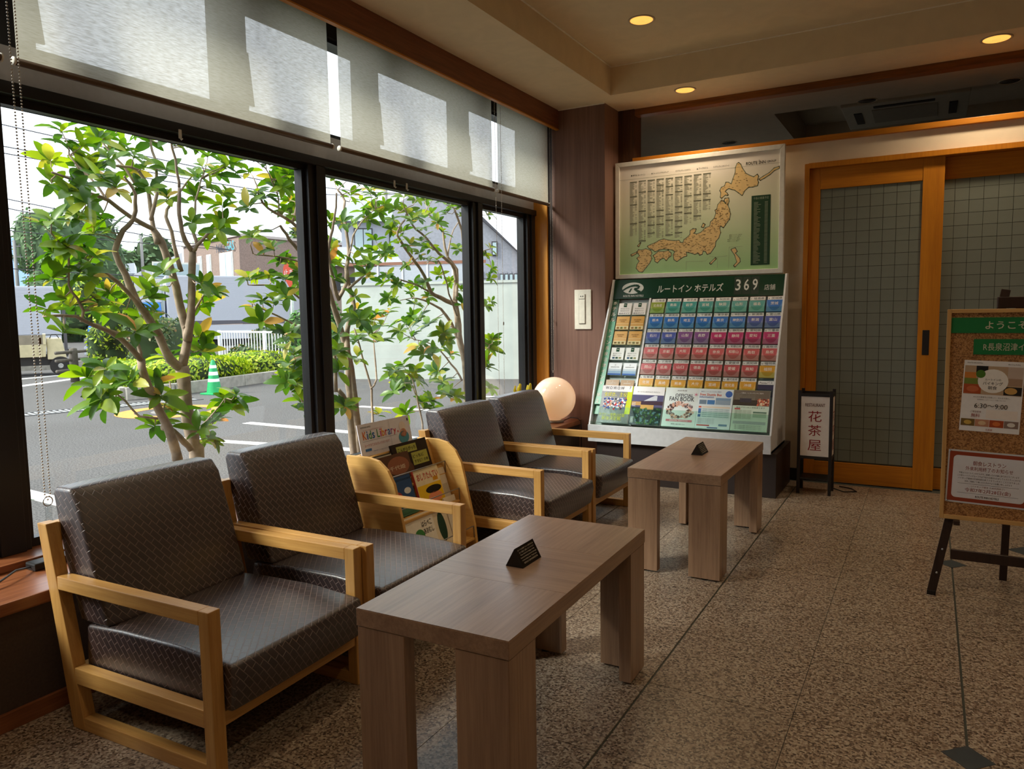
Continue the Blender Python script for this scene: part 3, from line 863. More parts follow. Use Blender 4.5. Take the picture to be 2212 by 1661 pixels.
FROST = plain('frosted_glass', S(118, 124, 116), rough=0.3, noise=0.05, scale=8, spec=0.5)
SHEET = plain('dark_glass_joint', S(60, 62, 56), rough=0.2, spec=0.6)
sq = 0.082
sq_proto = MB().box(-sq / 2 + 0.0014, sq / 2 - 0.0014, -0.002, 0.002, -sq / 2 + 0.0014, sq / 2 - 0.0014).build('glass_square', FROST, None)
C.objects.unlink(sq_proto)
for k, (a, b, y) in enumerate(((-0.782, 0.056, 5.80), (-0.03, 0.86, 5.85), (0.80, 1.69, 5.80))):
    d = thing('door_%d' % (k + 1), ['amber framed sliding door with gridded frosted glass beside the lantern', 'amber framed sliding glass door behind the cork notice board', 'amber framed sliding glass door farthest from the lantern'][k], 'door', ((a + b) / 2, y, 0.004), kind='structure')
    gx0, gx1, gz0, gz1 = (a + 0.072, b - 0.126, 0.15, 2.107)
    MB().box(a, gx0, y, y + 0.035, 0.004, 2.253).build('stile', amber('Z'), d, world=True, bevel=0.002)
    MB().box(gx1, b, y - 0.004, y + 0.035, 0.004, 2.253).build('stile', amber('Z'), d, world=True, bevel=0.002)
    MB().box(gx0, gx1, y, y + 0.035, gz1, 2.253).build('top_rail', amber('X'), d, world=True, bevel=0.002)
    MB().box(gx0, gx1, y, y + 0.035, 0.004, gz0).build('bottom_rail', amber('X'), d, world=True, bevel=0.002)
    pane = MB().box(gx0, gx1, y + 0.014, y + 0.02, gz0, gz1).build('glass_sheet', SHEET, d, world=True)
    if k < 2:
        nx, nz = int((gx1 - gx0) / sq) + 1, int((gz1 - gz0) / sq) + 1
        for i in range(nx):
            for j in range(nz):
                x, z = gx0 + 0.036 + sq * i, gz1 - 0.02 - sq * j
                if x + sq / 2 > gx1 + 0.06 or z - sq / 2 < gz0 - 0.02:
                    continue
                o = sq_proto.copy()
                C.objects.link(o)
                o.parent = pane
                o.location = (x - d.location.x, y + 0.0125 - d.location.y, z - d.location.z)
                # clip edge pieces by narrowing them
                lo, hi = max(x - sq / 2, gx0), min(x + sq / 2, gx1)
                zl, zh = max(z - sq / 2, gz0), min(z + sq / 2, gz1)
                o.scale = ((hi - lo) / sq, 1, (zh - zl) / sq)
                o.location.x = (lo + hi) / 2 - d.location.x
                o.location.z = (zl + zh) / 2 - d.location.z
    if k == 0:
        MB().box(-0.040, 0.002, y - 0.006, y + 0.001, 0.937, 1.107).build('recessed_pull', BLACK, d, world=True, bevel=0.002)

# the dim restaurant beyond the doors and transom
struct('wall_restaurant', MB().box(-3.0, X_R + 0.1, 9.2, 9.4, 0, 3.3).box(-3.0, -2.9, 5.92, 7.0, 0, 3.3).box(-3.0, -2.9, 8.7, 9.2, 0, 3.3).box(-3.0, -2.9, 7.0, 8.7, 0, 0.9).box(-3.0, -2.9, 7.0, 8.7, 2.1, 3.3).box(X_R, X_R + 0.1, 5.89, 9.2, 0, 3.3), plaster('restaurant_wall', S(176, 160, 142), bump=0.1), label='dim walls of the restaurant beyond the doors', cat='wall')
rc = MB()
rc.box(-3.0, -1.165, 5.84, 9.2, 2.85, 3.3)
rc.box(-1.165, X_R, 5.84, 6.53, 2.85, 3.3)
rc.box(-1.165, X_R, 8.3, 9.2, 2.85, 3.3)
rc.box(-1.165, X_R, 6.53, 8.3, 3.12, 3.3)
rc.box(2.4, X_R, 6.53, 8.3, 2.85, 3.12)
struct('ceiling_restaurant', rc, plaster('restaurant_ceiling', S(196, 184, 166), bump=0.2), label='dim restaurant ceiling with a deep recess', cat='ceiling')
wr = thing('window_%d' % (wi + 1), 'unseen window added to bring daylight into the dim restaurant beyond the pillar', 'window', (-2.95, 7.85, 0.9), kind='structure')  # opening and pane added so that daylight reaches the restaurant ceiling
MB().box(-2.953, -2.947, 7.0, 8.7, 0.9, 2.1).build('pane', GLASS, wr, world=True)
# other walls of the lobby, out of view
struct('wall_right', MB().box(X_R, X_R + 0.1, Y_B, Y_F, 0, 3.2), PLASTER, label='plain beige lobby wall opposite the windows', cat='wall')
struct('wall_back', MB().box(-3.0, X_R + 0.1, Y_B - 0.1, Y_B, 0, 3.2), PLASTER, label='plain beige lobby wall behind the camera', cat='wall')
# ------------------------------------------------------------------ armchairs
def make_chair(name, label, loc, rz):
    """local x points to the front, y across, origin on the floor at the back of the near side frame"""
    t = thing(name, label, 'armchair', loc, rz, 'brown armchairs along the window')
    W, T = 0.636, 0.040          # overall width, timber
    XF, XB = 0.635, 0.0          # front of front post, back of back post at floor
    lean = 0.112                 # how far the back post leans by its top

    def bx(z):
        return XB - lean * z / 0.636
    for y0 in (0.0, W - T):
        y1 = y0 + T
        MB().box(XF - T, XF, y0, y1, 0, 0.478).build('front_post', oak('Z'), t, bevel=0.003)
        MB().hexa([(bx(0), y0, 0), (bx(0) + 0.062, y0, 0), (bx(0) + 0.062, y1, 0), (bx(0), y1, 0)],
                  [(bx(.636), y0, .636), (bx(.636) + 0.045, y0, .636), (bx(.636) + 0.045, y1, .636), (bx(.636), y1, .636)]).build('back_post', oak('Z'), t, bevel=0.003)
        MB().box(bx(.45) + 0.05, XF - T + 0.0005, y0, y1, 0.436, 0.478).build('armrest', oak('X'), t, bevel=0.003)
        MB().box(bx(.17) + 0.055, XF - T, y0 + 0.001, y1 - 0.001, 0.145, 0.196).build('side_rail', oak('X'), t, bevel=0.003)
        MB().box(bx(.02) + 0.058, XF - T, y0 + 0.001, y1 - 0.001, 0.0, 0.042).build('floor_runner', oak('X'), t, bevel=0.003)
    MB().box(XF - T + 0.004, XF - 0.006, T, W - T, 0.140, 0.182).build('front_rail', oak('Y'), t, bevel=0.003)
    MB().box(bx(.6) + 0.002, bx(.6) + 0.036, T, W - T, 0.575, 0.634).build('top_back_rail', oak('Y'), t, bevel=0.003)
    MB().box(bx(.17) + 0.01, bx(.17) + 0.05, T, W - T, 0.13, 0.185).build('lower_back_rail', oak('Y'), t, bevel=0.003)
    MB().box(0.04, XF - 0.05, T, W - T, 0.168, 0.180).build('seat_board', BLACK, t)
    # cushions: rounded boxes with slightly crowned faces
    L = leather()

    def cushion(name, prof, y0, y1, crown, bev):
        mb = MB()
        ny = 7
        n = len(prof)
        cx = sum(p[0] for p in prof) / n
        cz = sum(p[1] for p in prof) / n
        base = len(mb.v)
        for i in range(ny):
            u = i / (ny - 1)
            y = y0 + (y1 - y0) * u
            k = 1 + crown * (1 - (2 * u - 1) ** 4)
            for p in prof:
                mb.v.append((cx + (p[0] - cx) * k, y, cz + (p[1] - cz) * k))
        for i in range(ny - 1):
            for j in range(n):
                a, b = base + i * n + j, base + i * n + (j + 1) % n
                mb.f.append((a, a + n, b + n, b))
        mb.f.append(tuple(base + j for j in range(n)))
        mb.f.append(tuple(base + (ny - 1) * n + j for j in reversed(range(n))))
        o = mb.build(name, L, t, bevel=bev, seg=3, smooth=True, uv=True)
        return o
    seat = [(0.02, 0.182), (0.655, 0.182), (0.672, 0.27), (0.664, 0.318), (0.45, 0.334), (0.2, 0.33), (0.03, 0.318)]
    cushion('seat_cushion', seat, T + 0.004, W - T - 0.004, 0.012, 0.014)
    back = [(0.0, 0.325), (0.135, 0.325), (0.085, 0.50), (0.022, 0.70), (-0.012, 0.742), (-0.085, 0.742), (-0.098, 0.72), (-0.06, 0.52)]
    cushion('back_cushion', back, T + 0.006, W - T - 0.006, 0.02, 0.016)
    return t


CH = 'brown woven leather armchair with oak frame, '
make_chair('armchair', CH + 'farthest from the globe lamp', (-2.285, 1.254, 0), math.radians(1.7))
make_chair('armchair', CH + 'beside the book rack, arm touching the farthest chair', (-2.285, 1.906, 0), math.radians(0.6))
make_chair('armchair', CH + 'between book rack and lamp side chair', (-2.30, 3.252, 0), 0)
make_chair('armchair', CH + 'nearest the globe lamp and the pillar', (-2.295, 3.900, 0), math.radians(0.3))


# ------------------------------------------------------------------ low tables
def make_table(label, loc, rz):
    t = thing('coffee_table', label, 'table', loc, rz, 'walnut coffee tables in front of the armchairs')
    W, L, H = 0.452, 0.998, 0.505
    # top laid up from three veneer panels with fine joints
    MB().box(0, W, 0, L, 0.458, H - 0.0015).build('tabletop_core', walnut('Y'), t, bevel=0.002)
    for (a, b, ax, x0, x1) in ((0.001, 0.33, 'Y', 0.001, W - 0.001), (0.331, 0.665, 'X', 0.001, W - 0.001), (0.666, L - 0.001, 'Y', 0.001, W - 0.001)):
        MB().box(x0, x1, a, b, H - 0.0014, H).build('veneer_panel', walnut(ax), t)
    # four L-shaped corner legs of two boards each
    D, B = 0.150, 0.045
    for sx in (0, 1):
        for sy in (0, 1):
            x0, x1 = (0.002, D) if sx == 0 else (W - D, W - 0.002)
            y0, y1 = (0.002, B) if sy == 0 else (L - B, L - 0.002)
            xa, xb = (0.002, B) if sx == 0 else (W - B, W - 0.002)
            ya, yb = (B, 0.142) if sy == 0 else (L - 0.142, L - B)
            leg = MB().box(x0, x1, y0, y1, 0.008, 0.456).build('leg', walnut('Z'), t, bevel=0.0015)
            MB().box(xa, xb, ya, yb, 0.008, 0.456).build('leg_side_board', walnut('Z'), leg, bevel=0.0015)
            MB().lathe([(0.018, 0), (0.018, 0.008)], 10, ((x0 + x1) / 2, (y0 + y1) / 2, 0)).build('glide', BLACK, leg)
    return t


make_table('low walnut laminate coffee table with corner legs, farther from the brochure rack', (-1.277, 1.432, 0), math.radians(1.0))
make_table('low walnut laminate coffee table with corner legs, nearer the brochure rack', (-1.262, 3.392, 0), 0)


def make_tent(label, c, rz):
    t = thing('table_sign', label, 'table sign', (c[0], c[1], 0.5052), rz, 'black tent signs on the coffee tables')
    # ridge along local y; open tent of two leaves and a floor leaf
    h, w, l = 0.055, 0.030, 0.120
    MB().prism([(-w, 0), (w, 0), (0, h)], 'Y', 0, l).build('tent_body', plain('black_acrylic', S(18, 17, 17), rough=0.25), t, bevel=0.0008)
    gold = paper('pale_print', S(196, 186, 168))
    mb = MB()
    nrm = Vector((h, 0, w)).normalized()
    up = Vector((-w, 0, h)).normalized()
    rows = ['ロビーでのお食事 アルコール類の持ち込み', '及びご飲食はご遠慮いただいております', 'Please refrain from bringing or eating', 'food and drinking alcoholic beverages', 'in the lobby area. Thank you.', '请勿在大堂用餐或饮酒']
    for i, s in enumerate(rows):
        c0 = Vector((w, l / 2, 0)) + up * (0.053 - 0.0082 * i) + nrm * 0.0012
        text_into(mb, s, c0, (0, 1, 0), up, height=0.0052, width=0.098 - 0.006 * (i % 3))
    o = mb.build('lettering', gold, t)
    return t


make_tent('black tent sign with pale print on the table farther from the brochure rack', (-1.060, 1.890), math.radians(0))
make_tent('black tent sign with pale print on the table nearer the brochure rack', (-1.046, 3.840), math.radians(-1))

# ------------------------------------------------------------------ book rack with picture books
rk = thing('book_rack', 'pale plywood picture book rack with rounded sides between the armchairs', 'book rack', (-2.2, 2.9, 0))
side = [(-2.36, 0.0), (-1.99, 0.0), (-2.01, 0.18), (-2.06, 0.40), (-2.085, 0.50), (-2.12, 0.56), (-2.17, 0.60), (-2.23, 0.613), (-2.36, 0.613)]
for y in (2.618, 3.172):
    MB().prism(side, 'Y', y, y + 0.018).build('side_panel', beech('X'), rk, world=True, bevel=0.003)
MB().box(-2.36, -2.345, 2.636, 3.172, 0.02, 0.60).build('back_panel', beech('Y'), rk, world=True)
WIRE = plain('grey_wire', S(150, 148, 146), rough=0.35, metal=0.6)
tiers = [(-2.215, 0.440), (-2.13, 0.305), (-2.045, 0.115)]
for (x, z) in tiers:
    MB().box(x - 0.03, x + 0.035, 2.636, 3.172, z - 0.012, z).build('shelf', beech('Y'), rk, world=True, bevel=0.002)
    MB().hexa([(x - 0.03, 2.636, z), (x - 0.02, 2.636, z), (x - 0.02, 3.172, z), (x - 0.03, 3.172, z)],
              [(x - 0.085, 2.636, z + 0.15), (x - 0.075, 2.636, z + 0.15), (x - 0.075, 3.172, z + 0.17), (x - 0.085, 3.172, z + 0.17)]).build('sloping_back', beech('Y'), rk, world=True)
    MB().tube([(x + 0.033, 2.637, z), (x + 0.030, 2.637, z + 0.06), (x + 0.030, 3.171, z + 0.06), (x + 0.033, 3.171, z)], 0.0028, 8).build('wire_rail', WIRE, rk, world=True, smooth=True)


def book(label, tier, y0, w, h, t, cover, depth=0.0, extras=None, spine=None, page=True):
    """picture book leaning on a sloping tier, cover facing the room"""
    x, z = tiers[tier]
    up = Vector((-0.055, 0, 0.17)).normalized()
    nrm = Vector((0.17, 0, 0.055)).normalized()
    o = Vector((x - 0.018 + depth, y0, z + 0.002)) + nrm * 0.001
    b = thing('picture_book', label, 'book', tuple(o), 0, 'picture books in the rack')
    Y = Vector((0, 1, 0))

    def slab(name, n0, n1, mat, u0=0.0, u1=w, v0=0.0, v1=h):
        P = lambda u, v, n: o + Y * u + up * v + nrm * n
        MB().hexa([P(u0, v0, n0), P(u0, v0, n1), P(u1, v0, n1), P(u1, v0, n0)], [P(u0, v1, n0), P(u0, v1, n1), P(u1, v1, n1), P(u1, v1, n0)]).build(name, mat, b, world=True)
    slab('pages', 0.0015, t - 0.0015, WHITE_PAPER, 0.003, w - 0.003, 0.003, h - 0.003)
    slab('back_cover', 0, 0.0015, cover)
    slab('front_cover', t - 0.0015, t, cover)
    slab('spine', 0, t, spine or cover, -0.001, 0.0015)
    for e in extras or []:
        kind = e[0]
        if kind == 'rect':
            _, u0, u1, v0, v1, mat = e
            slab('cover_print', t, t + 0.0004, mat, u0 * w, u1 * w, v0 * h, v1 * h)
        elif kind == 'disc':
            _, u, v, ru, rv, mat = e
            n = 20
            mb = MB()
            c = o + Y * (u * w) + up * (v * h) + nrm * (t + 0.0006)
            for q in range(n):
                a = 2 * PI * q / n
                mb.v.append(tuple(c + Y * (ru * w * math.cos(a)) + up * (rv * h * math.sin(a))))
            mb.f.append(tuple(range(n)))
            mb.build('cover_print', mat, b, world=True)
        elif kind == 'text':
            _, s, u, v, tw, th, mat = e
            lettering(s, o + Y * (u * w) + up * (v * h) + nrm * (t + 0.0011), Y, up, mat, b, height=th * h, width=tw * w)
    return b


INK = paper('black_ink', S(30, 26, 26))
RED = paper('red_ink', S(196, 52, 42))
LIME = paper('lime_print', S(170, 172, 84))
BK = lambda r, g, b_: paper('cover_%d_%d_%d' % (r, g, b_), S(r, g, b_))
book('black and lime picture book on the top tier of the rack', 0, 2.845, 0.285, 0.190, 0.012, BK(46, 34, 26), 0.0,
     [('rect', .12, .68, .72, .92, LIME), ('text', 'こんがらがっち', .40, .82, .5, .11, INK), ('rect', .48, .94, .34, .68, LIME), ('text', 'どっちに', .66, .57, .32, .09, INK), ('text', 'すすむ？の本', .72, .43, .40, .09, INK), ('disc', .3, .3, .16, .2, BK(96, 60, 44))])
book('brown picture book with an oval print in front on the top tier', 0, 2.70, 0.245, 0.150, 0.010, BK(96, 66, 48), 0.016,
     [('disc', .6, .6, .34, .3, BK(150, 96, 70)), ('text', '千代姫', .55, .55, .5, .14, BK(222, 208, 180))])
book('dark olive picture book with pale edge at the end of the top tier', 0, 2.645, 0.19, 0.158, 0.010, BK(66, 60, 44), 0.0,
     [('rect', .0, 1, .86, .96, BK(190, 182, 160)), ('disc', .5, .45, .3, .22, BK(92, 96, 66))])
book('blue picture book with a cloud print on the middle tier', 1, 2.695, 0.185, 0.19, 0.009, BK(52, 84, 130), 0.0,
     [('rect', 0, 1, 0, .22, BK(74, 118, 90)), ('disc', .3, .5, .2, .13, BK(170, 74, 66)), ('disc', .75, .6, .14, .08, BK(222, 226, 224)), ('disc', .28, .42, .14, .07, BK(232, 226, 216))])
book('yellow picture book with red title on the middle tier', 1, 2.895, 0.205, 0.195, 0.013, BK(236, 224, 190), 0.006,
     [('rect', .02, .98, .04, .58, BK(238, 196, 40)), ('text', 'おしりたんてい', .52, .80, .86, .18, RED), ('disc', .62, .42, .32, .1, INK), ('disc', .62, .22, .28, .14, BK(238, 150, 110)), ('rect', .7, .9, .62, .72, BK(210, 150, 40))], spine=BK(206, 80, 60))
book('white picture book standing beside the yellow one at the end of the middle tier', 1, 3.105, 0.06, 0.17, 0.008, BK(226, 216, 200), 0.0, [('rect', .1, .9, .2, .5, BK(200, 190, 170))])
book('white picture book with a green leaf print on the lowest tier', 2, 2.66, 0.265, 0.20, 0.010, BK(240, 236, 222), 0.006,
     [('disc', .36, .36, .24, .22, BK(48, 112, 66)), ('disc', .52, .5, .14, .15, BK(70, 136, 72)), ('disc', .22, .48, .12, .12, BK(62, 128, 70)), ('text', 'はらぺこ', .78, .74, .3, .14, INK), ('text', 'あおむし', .80, .56, .3, .14, INK)])
book('cream picture book with a dark green print behind the leaf print book', 2, 2.93, 0.12, 0.215, 0.009, BK(232, 222, 196), 0.0,
     [('disc', .5, .45, .26, .34, BK(40, 70, 54)), ('text', 'はな', .45, .86, .4, .09, BK(190, 140, 60))])
book('plain cream picture book at the far end of the lowest tier', 2, 3.06, 0.10, 0.225, 0.008, BK(236, 228, 210), 0.0, [('rect', .2, .8, .1, .16, BK(180, 170, 150))])

# Kids Library placard on top of the rack
pl = thing('placard', 'white Kids Library placard standing on the picture book rack', 'sign', (-2.345, 2.68, 0.575))
pu = Vector((0, 1, 0.0)).normalized()
pv = Vector((-0.03, 0, 0.15)).normalized()
pn = Vector((0.15, 0, 0.03)).normalized()
po = Vector((-2.330, 2.690, 0.60))


def PP(u, v, n):
    return po + pu * u + pv * v + pn * n


pw, ph = 0.40, 0.145
MB().hexa([PP(0, -.01, 0), PP(0, -.01, .004), PP(pw, -.01, .004), PP(pw, -.01, 0)], [PP(0, ph, 0), PP(0, ph, .004), PP(pw, ph, .004), PP(pw, ph, 0)]).build('card', paper('placard_white', S(232, 230, 238)), pl, world=True)
cols = [(206, 46, 62), (226, 120, 40), (58, 96, 180), (70, 150, 90), (46, 100, 170), (66, 140, 80), (196, 50, 120), (226, 150, 40), (200, 60, 60), (74, 120, 190), (150, 80, 160)]
x = 0.028
for ch, wd in (('K', .026), ('i', .008), ('d', .022), ('s', .019), (' ', .010), ('L', .020), ('i', .008), ('b', .022), ('r', .016), ('a', .021), ('r', .016), ('y', .022)):
    if ch != ' ':
        hh = {'i': .040, 'K': .040, 'd': .040, 'L': .040, 'b': .040}.get(ch, .029)
        vv = .088 if hh > .03 else .0825
        if ch == 'y': vv = .0775
        lettering(ch, PP(x + wd / 2, vv, .0052), pu, pv, BK(*cols[len(pl.children) % len(cols)]), pl, height=hh, width=wd, name='letter')
    x += wd + 0.004
lettering('ROUTE INN HOTELS', PP(.058, .128, .0052), pu, pv, INK, pl, height=.0075, width=.075)
lettering('ルートインキッズ ちっさなライブラリー', PP(.11, .113, .0052), pu, pv, BK(190, 120, 110), pl, height=.0075, width=.15)
lettering('おへやまでおもちいりだけます！', PP(.125, .040, .0052), pu, pv, BK(200, 130, 130), pl, height=.014, width=.19)
lettering('ご自由にお読みください お読みになりましたら元の場所へお戻しください', PP(.17, .008, .0052), pu, pv, BK(110, 130, 170), pl, height=.006, width=.17)
MB().quad(PP(.03, .012, .0052), PP(.075, .012, .0052), PP(.075, .024, .0052), PP(.03, .024, .0052)).build('print_bar', BK(70, 120, 180), pl, world=True)
MB().quad(PP(.02, .060, .005), PP(.28, .060, .005), PP(.28, .0612, .005), PP(.02, .0612, .005)).build('print_line', BK(120, 120, 130), pl, world=True)
MB().quad(PP(.232, .0, .005), PP(.2332, .0, .005), PP(.2332, .14, .005), PP(.232, .14, .005)).build('fold_line', BK(170, 168, 176), pl, world=True)
# plain soft-coloured drawing instead of the printed character
for (u, v, ru, rv, c) in ((.335, .04, .042, .032, (92, 160, 180)), (.335, .062, .028, .022, (226, 160, 130)), (.335, .095, .026, .026, (238, 226, 216)), (.385, .125, .005, .008, (40, 50, 80)), (.295, .075, .004, .006, (206, 60, 70))):
    mb = MB()
    mb.v = [tuple(PP(u + ru * math.cos(2 * PI * q / 18), v + rv * math.sin(2 * PI * q / 18), .0051)) for q in range(18)]
    mb.f = [tuple(range(18))]
    mb.build('print_spot', BK(*c), pl, world=True)

# ------------------------------------------------------------------ sill objects
lamp = thing('globe_lamp', 'round opal glass globe lamp on the window sill by the pillar', 'lamp', (-2.555, 5.235, 0.405))
MB().lathe([(0.075, 0), (0.075, 0.012), (0.06, 0.02)], 28).build('base_ring', plain('grey_lamp_base', S(120, 112, 104), rough=0.4), lamp, smooth=True)
R = 0.170
prof = [(0.052, 0.016)] + [(R * math.sin(a), 0.186 - R * math.cos(a)) for a in [0.34 + (PI - 0.34) * i / 22 for i in range(22)]] + [(0.0005, 0.186 + R)]
gm, nt, gb = new_mat('opal_glass')
gb.inputs['Base Color'].default_value = S(242, 222, 206)
gb.inputs['Roughness'].default_value = 0.12
gb.inputs['Coat Weight'].default_value = 0.4
gb.inputs['Emission Color'].default_value = S(255, 196, 140)
gb.inputs['Emission Strength'].default_value = 0.3
MB().lathe(prof, 40).build('globe', gm, lamp, smooth=True)
MB().tube([(0.06, 0.05, 0.01), (0.10, 0.10, 0.03), (0.14, 0.13, 0.022), (0.166, 0.135, 0.0), (0.172, 0.136, -0.05), (0.172, 0.138, -0.40)], 0.003, 8).build('power_cord', BLACK, lamp, smooth=True)

YEL = plain('yellow_glaze', S(228, 206, 36), rough=0.35, noise=0.08)


def ornament(label, loc, rz, s):
    t = thing('yellow_ornament', label, 'ornament', loc, rz, 'small ornaments on the window sill')
    MB().lathe([(0.001, 0), (0.05, 0.004), (0.066, 0.03), (0.068, 0.06), (0.058, 0.095), (0.035, 0.125), (0.018, 0.14), (0.001, 0.143)], 20).build('body', YEL, t, smooth=True)
    MB().tube([(0, 0, 0.13), (0.004, 0, 0.155), (0.012, 0, 0.172)], [0.016, 0.013, 0.006], 8).build('topknot', YEL, t, smooth=True)
    MB().tube([(-0.012, 0, 0.125), (-0.022, 0, 0.15), (-0.018, 0, 0.165)], [0.010, 0.008, 0.004], 8).build('topknot_tip', YEL, t, smooth=True)
    t.scale = (s * 1.15, s * 1.15, s * 1.72)
    return t


ornament('yellow gourd shaped ornament on the sill, farther from the globe lamp', (-2.62, 4.775, 0.405), 0.3, 1.15)
ornament('yellow gourd shaped ornament on the sill, touching the globe lamp side', (-2.63, 4.965, 0.405), -0.5, 1.1)
o = thing('stone_ornament', 'small round grey and white ornament between the yellow ones', 'ornament', (-2.60, 4.87, 0.405), 0, 'small ornaments on the window sill')
MB().lathe([(0.001, 0), (0.03, 0.004), (0.042, 0.08), (0.034, 0.20), (0.032, 0.25), (0.02, 0.277), (0.001, 0.285)], 16).build('body', plain('pale_stone', S(200, 200, 196), rough=0.5), o, smooth=True)
MB().ball((0.028, 0.012, 0.262), 0.010, 8, 6).build('dark_spot', BLACK, o, smooth=True)

cb = thing('power_adapter', 'black power adapter and cable lying on the sill beside the window post', 'cable', (-2.66, 1.40, 0.405))
MB().box(-2.70, -2.64, 1.36, 1.50, 0.405, 0.432).build('adapter', BLACK, cb, world=True, bevel=0.006)
MB().tube([(-2.67, 1.36, 0.418), (-2.64, 1.30, 0.43), (-2.60, 1.24, 0.425), (-2.56, 1.16, 0.412), (-2.53, 1.05, 0.41), (-2.52, 0.9, 0.41)], 0.0035, 8).build('cable', plain('grey_cable', S(70, 70, 74), rough=0.4), cb, world=True, smooth=True)
cl = thing('desk_fan', 'small black clip fan at the end of the sill', 'fan', (-2.50, 1.02, 0.405))
MB().lathe([(0.035, 0), (0.035, 0.01), (0.008, 0.014), (0.008, 0.04)], 16).build('base', BLACK, cl, smooth=True)
MB().ball((0, 0, 0.062), 0.03, 12, 8).build('head', BLACK, cl, smooth=True)

# wall control plate on the pillar
sw = thing('wall_control', 'white lighting control plate on the brown pillar', 'switch', (-2.407, 5.468, 1.285))
PLATE = plain('ivory_plastic', S(226, 220, 204), rough=0.4)
MB().box(-2.478, -2.336, 5.464, 5.475, 1.128, 1.440).build('plate', PLATE, sw, world=True, bevel=0.003)
MB().box(-2.440, -2.382, 5.4595, 5.4645, 1.17, 1.405).build('recess_rim', plain('grey_rim', S(150, 146, 136), rough=0.5), sw, world=True, bevel=0.002)
MB().box(-2.436, -2.386, 5.456, 5.460, 1.174, 1.362).build('long_rocker', PLATE, sw, world=True, bevel=0.002)
MB().box(-2.436, -2.386, 5.456, 5.460, 1.368, 1.402).build('small_button', PLATE, sw, world=True, bevel=0.002)
for dx in (-0.009, 0.009):
    MB().lathe([(0.005, 0), (0.005, -0.0012)], 10, (-2.411 + dx, 5.456, 1.388), 'Y').build('button_dot', plain('dark_grey', S(80, 78, 76)), sw, world=True)
# ------------------------------------------------------------------ brochure rack
RA, RB = Vector((0, 5.13, 0.43)), Vector((0, 5.58, 1.36))
RV = (RB - RA).normalized()                      # up the slope
RN = Vector((0, -RV.z, RV.y)).normalized()       # out of the slope, towards the room
RX = Vector((1, 0, 0))


def rp_(x, v, n=0.0):
    return Vector((x, RA.y, RA.z)) + RV * v + RN * n


def slope_box(mb, x0, x1, v0, v1, n0, n1):
    P = rp_
    return mb.hexa([P(x0, v0, n1), P(x1, v0, n1), P(x1, v0, n0), P(x0, v0, n0)], [P(x0, v1, n1), P(x1, v1, n1), P(x1, v1, n0), P(x0, v1, n0)])


RACKW = plain('pale_rack_enamel', S(214, 216, 220), rough=0.4)
RACKG = plain('grey_rack_back', S(176, 186, 184), rough=0.5)
GREENB = plain('dark_green_board', S(16, 58, 40), rough=0.18, spec=0.5)
ACRYL = clear_glass('pale_green_acrylic', (0.90, 0.97, 0.94, 1), 0.8)
SILVER = plain('silver_print', S(206, 210, 206), rough=0.35)
rack = thing('brochure_rack', 'tall sloping hotel brochure rack with dark green header by the pillar', 'brochure rack', (-1.55, 5.35, 0))
sidep = [(5.105, 0.30), (5.105, 0.43), (5.15, 0.55), (5.18, 0.645), (5.26, 0.85), (5.52, 1.335), (5.60, 1.515), (5.655, 1.515), (5.655, 0.30)]
for x in (-2.206, -0.904):
    MB().prism(sidep, 'X', x, x + 0.012).build('side_panel', RACKW, rack, world=True)
slope_box(MB(), -2.194, -0.904, 0.0, 1.035, -0.03, -0.02).build('back_sheet', RACKG, rack, world=True)
MB().box(-2.206, -0.892, 5.09, 5.105, 0.302, 0.428).build('front_lip', RACKW, rack, world=True, bevel=0.002)
MB().box(-2.206, -0.892, 5.105, 5.64, 0.302, 0.318).build('bottom_shelf', RACKW, rack, world=True)
MB().box(-2.15, -0.86, 5.125, 5.70, 0.0, 0.302).build('base_cabinet', plain('dark_brown_cabinet', S(44, 34, 32), rough=0.5), rack, world=True, bevel=0.003)
slope_box(MB(), -1.892, -1.878, 0.0, 1.035, -0.02, 0.012).build('divider', RACKW, rack, world=True)
# header board, slightly steeper than the slope
hb = [(-2.19, 5.568, 1.362), (-0.904, 5.568, 1.362), (-0.904, 5.612, 1.512), (-2.19, 5.612, 1.512)]
HV = Vector((0, 0.044, 0.150)).normalized()
HN = Vector((0, -0.150, 0.044)).normalized()
m = MB()
m.hexa([Vector(hb[0]) , Vector(hb[1]), Vector(hb[1]) - HN * 0.012, Vector(hb[0]) - HN * 0.012], [Vector(hb[3]), Vector(hb[2]), Vector(hb[2]) - HN * 0.012, Vector(hb[3]) - HN * 0.012])
head = m.build('header_board', GREENB, rack, world=True)


def hp(x, v, n=0.0015):
    return Vector((x, 5.568, 1.362)) + HV * v + HN * n


lettering('ルートイン ホテルズ', hp(-1.585, 0.072), RX, HV, SILVER, head, height=0.062, width=0.50)
lettering('店舗', hp(-1.005, 0.062), RX, HV, SILVER, head, height=0.042, width=0.075)
for x, ch in ((-1.228, '3'), (-1.168, '6'), (-1.108, '9')):
    mm = MB()
    mm.hexa([hp(x - .028, .012, .001), hp(x + .028, .012, .001), hp(x + .028, .012, 0), hp(x - .028, .012, 0)], [hp(x - .028, .146, .001), hp(x + .028, .146, .001), hp(x + .028, .146, 0), hp(x - .028, .146, 0)])
    mm.build('number_plate', plain('grey_green_plate', S(44, 60, 52), rough=0.25), head, world=True)
    lettering(ch, hp(x, .085, .0022), RX, HV, SILVER, head, height=.085, width=.036)
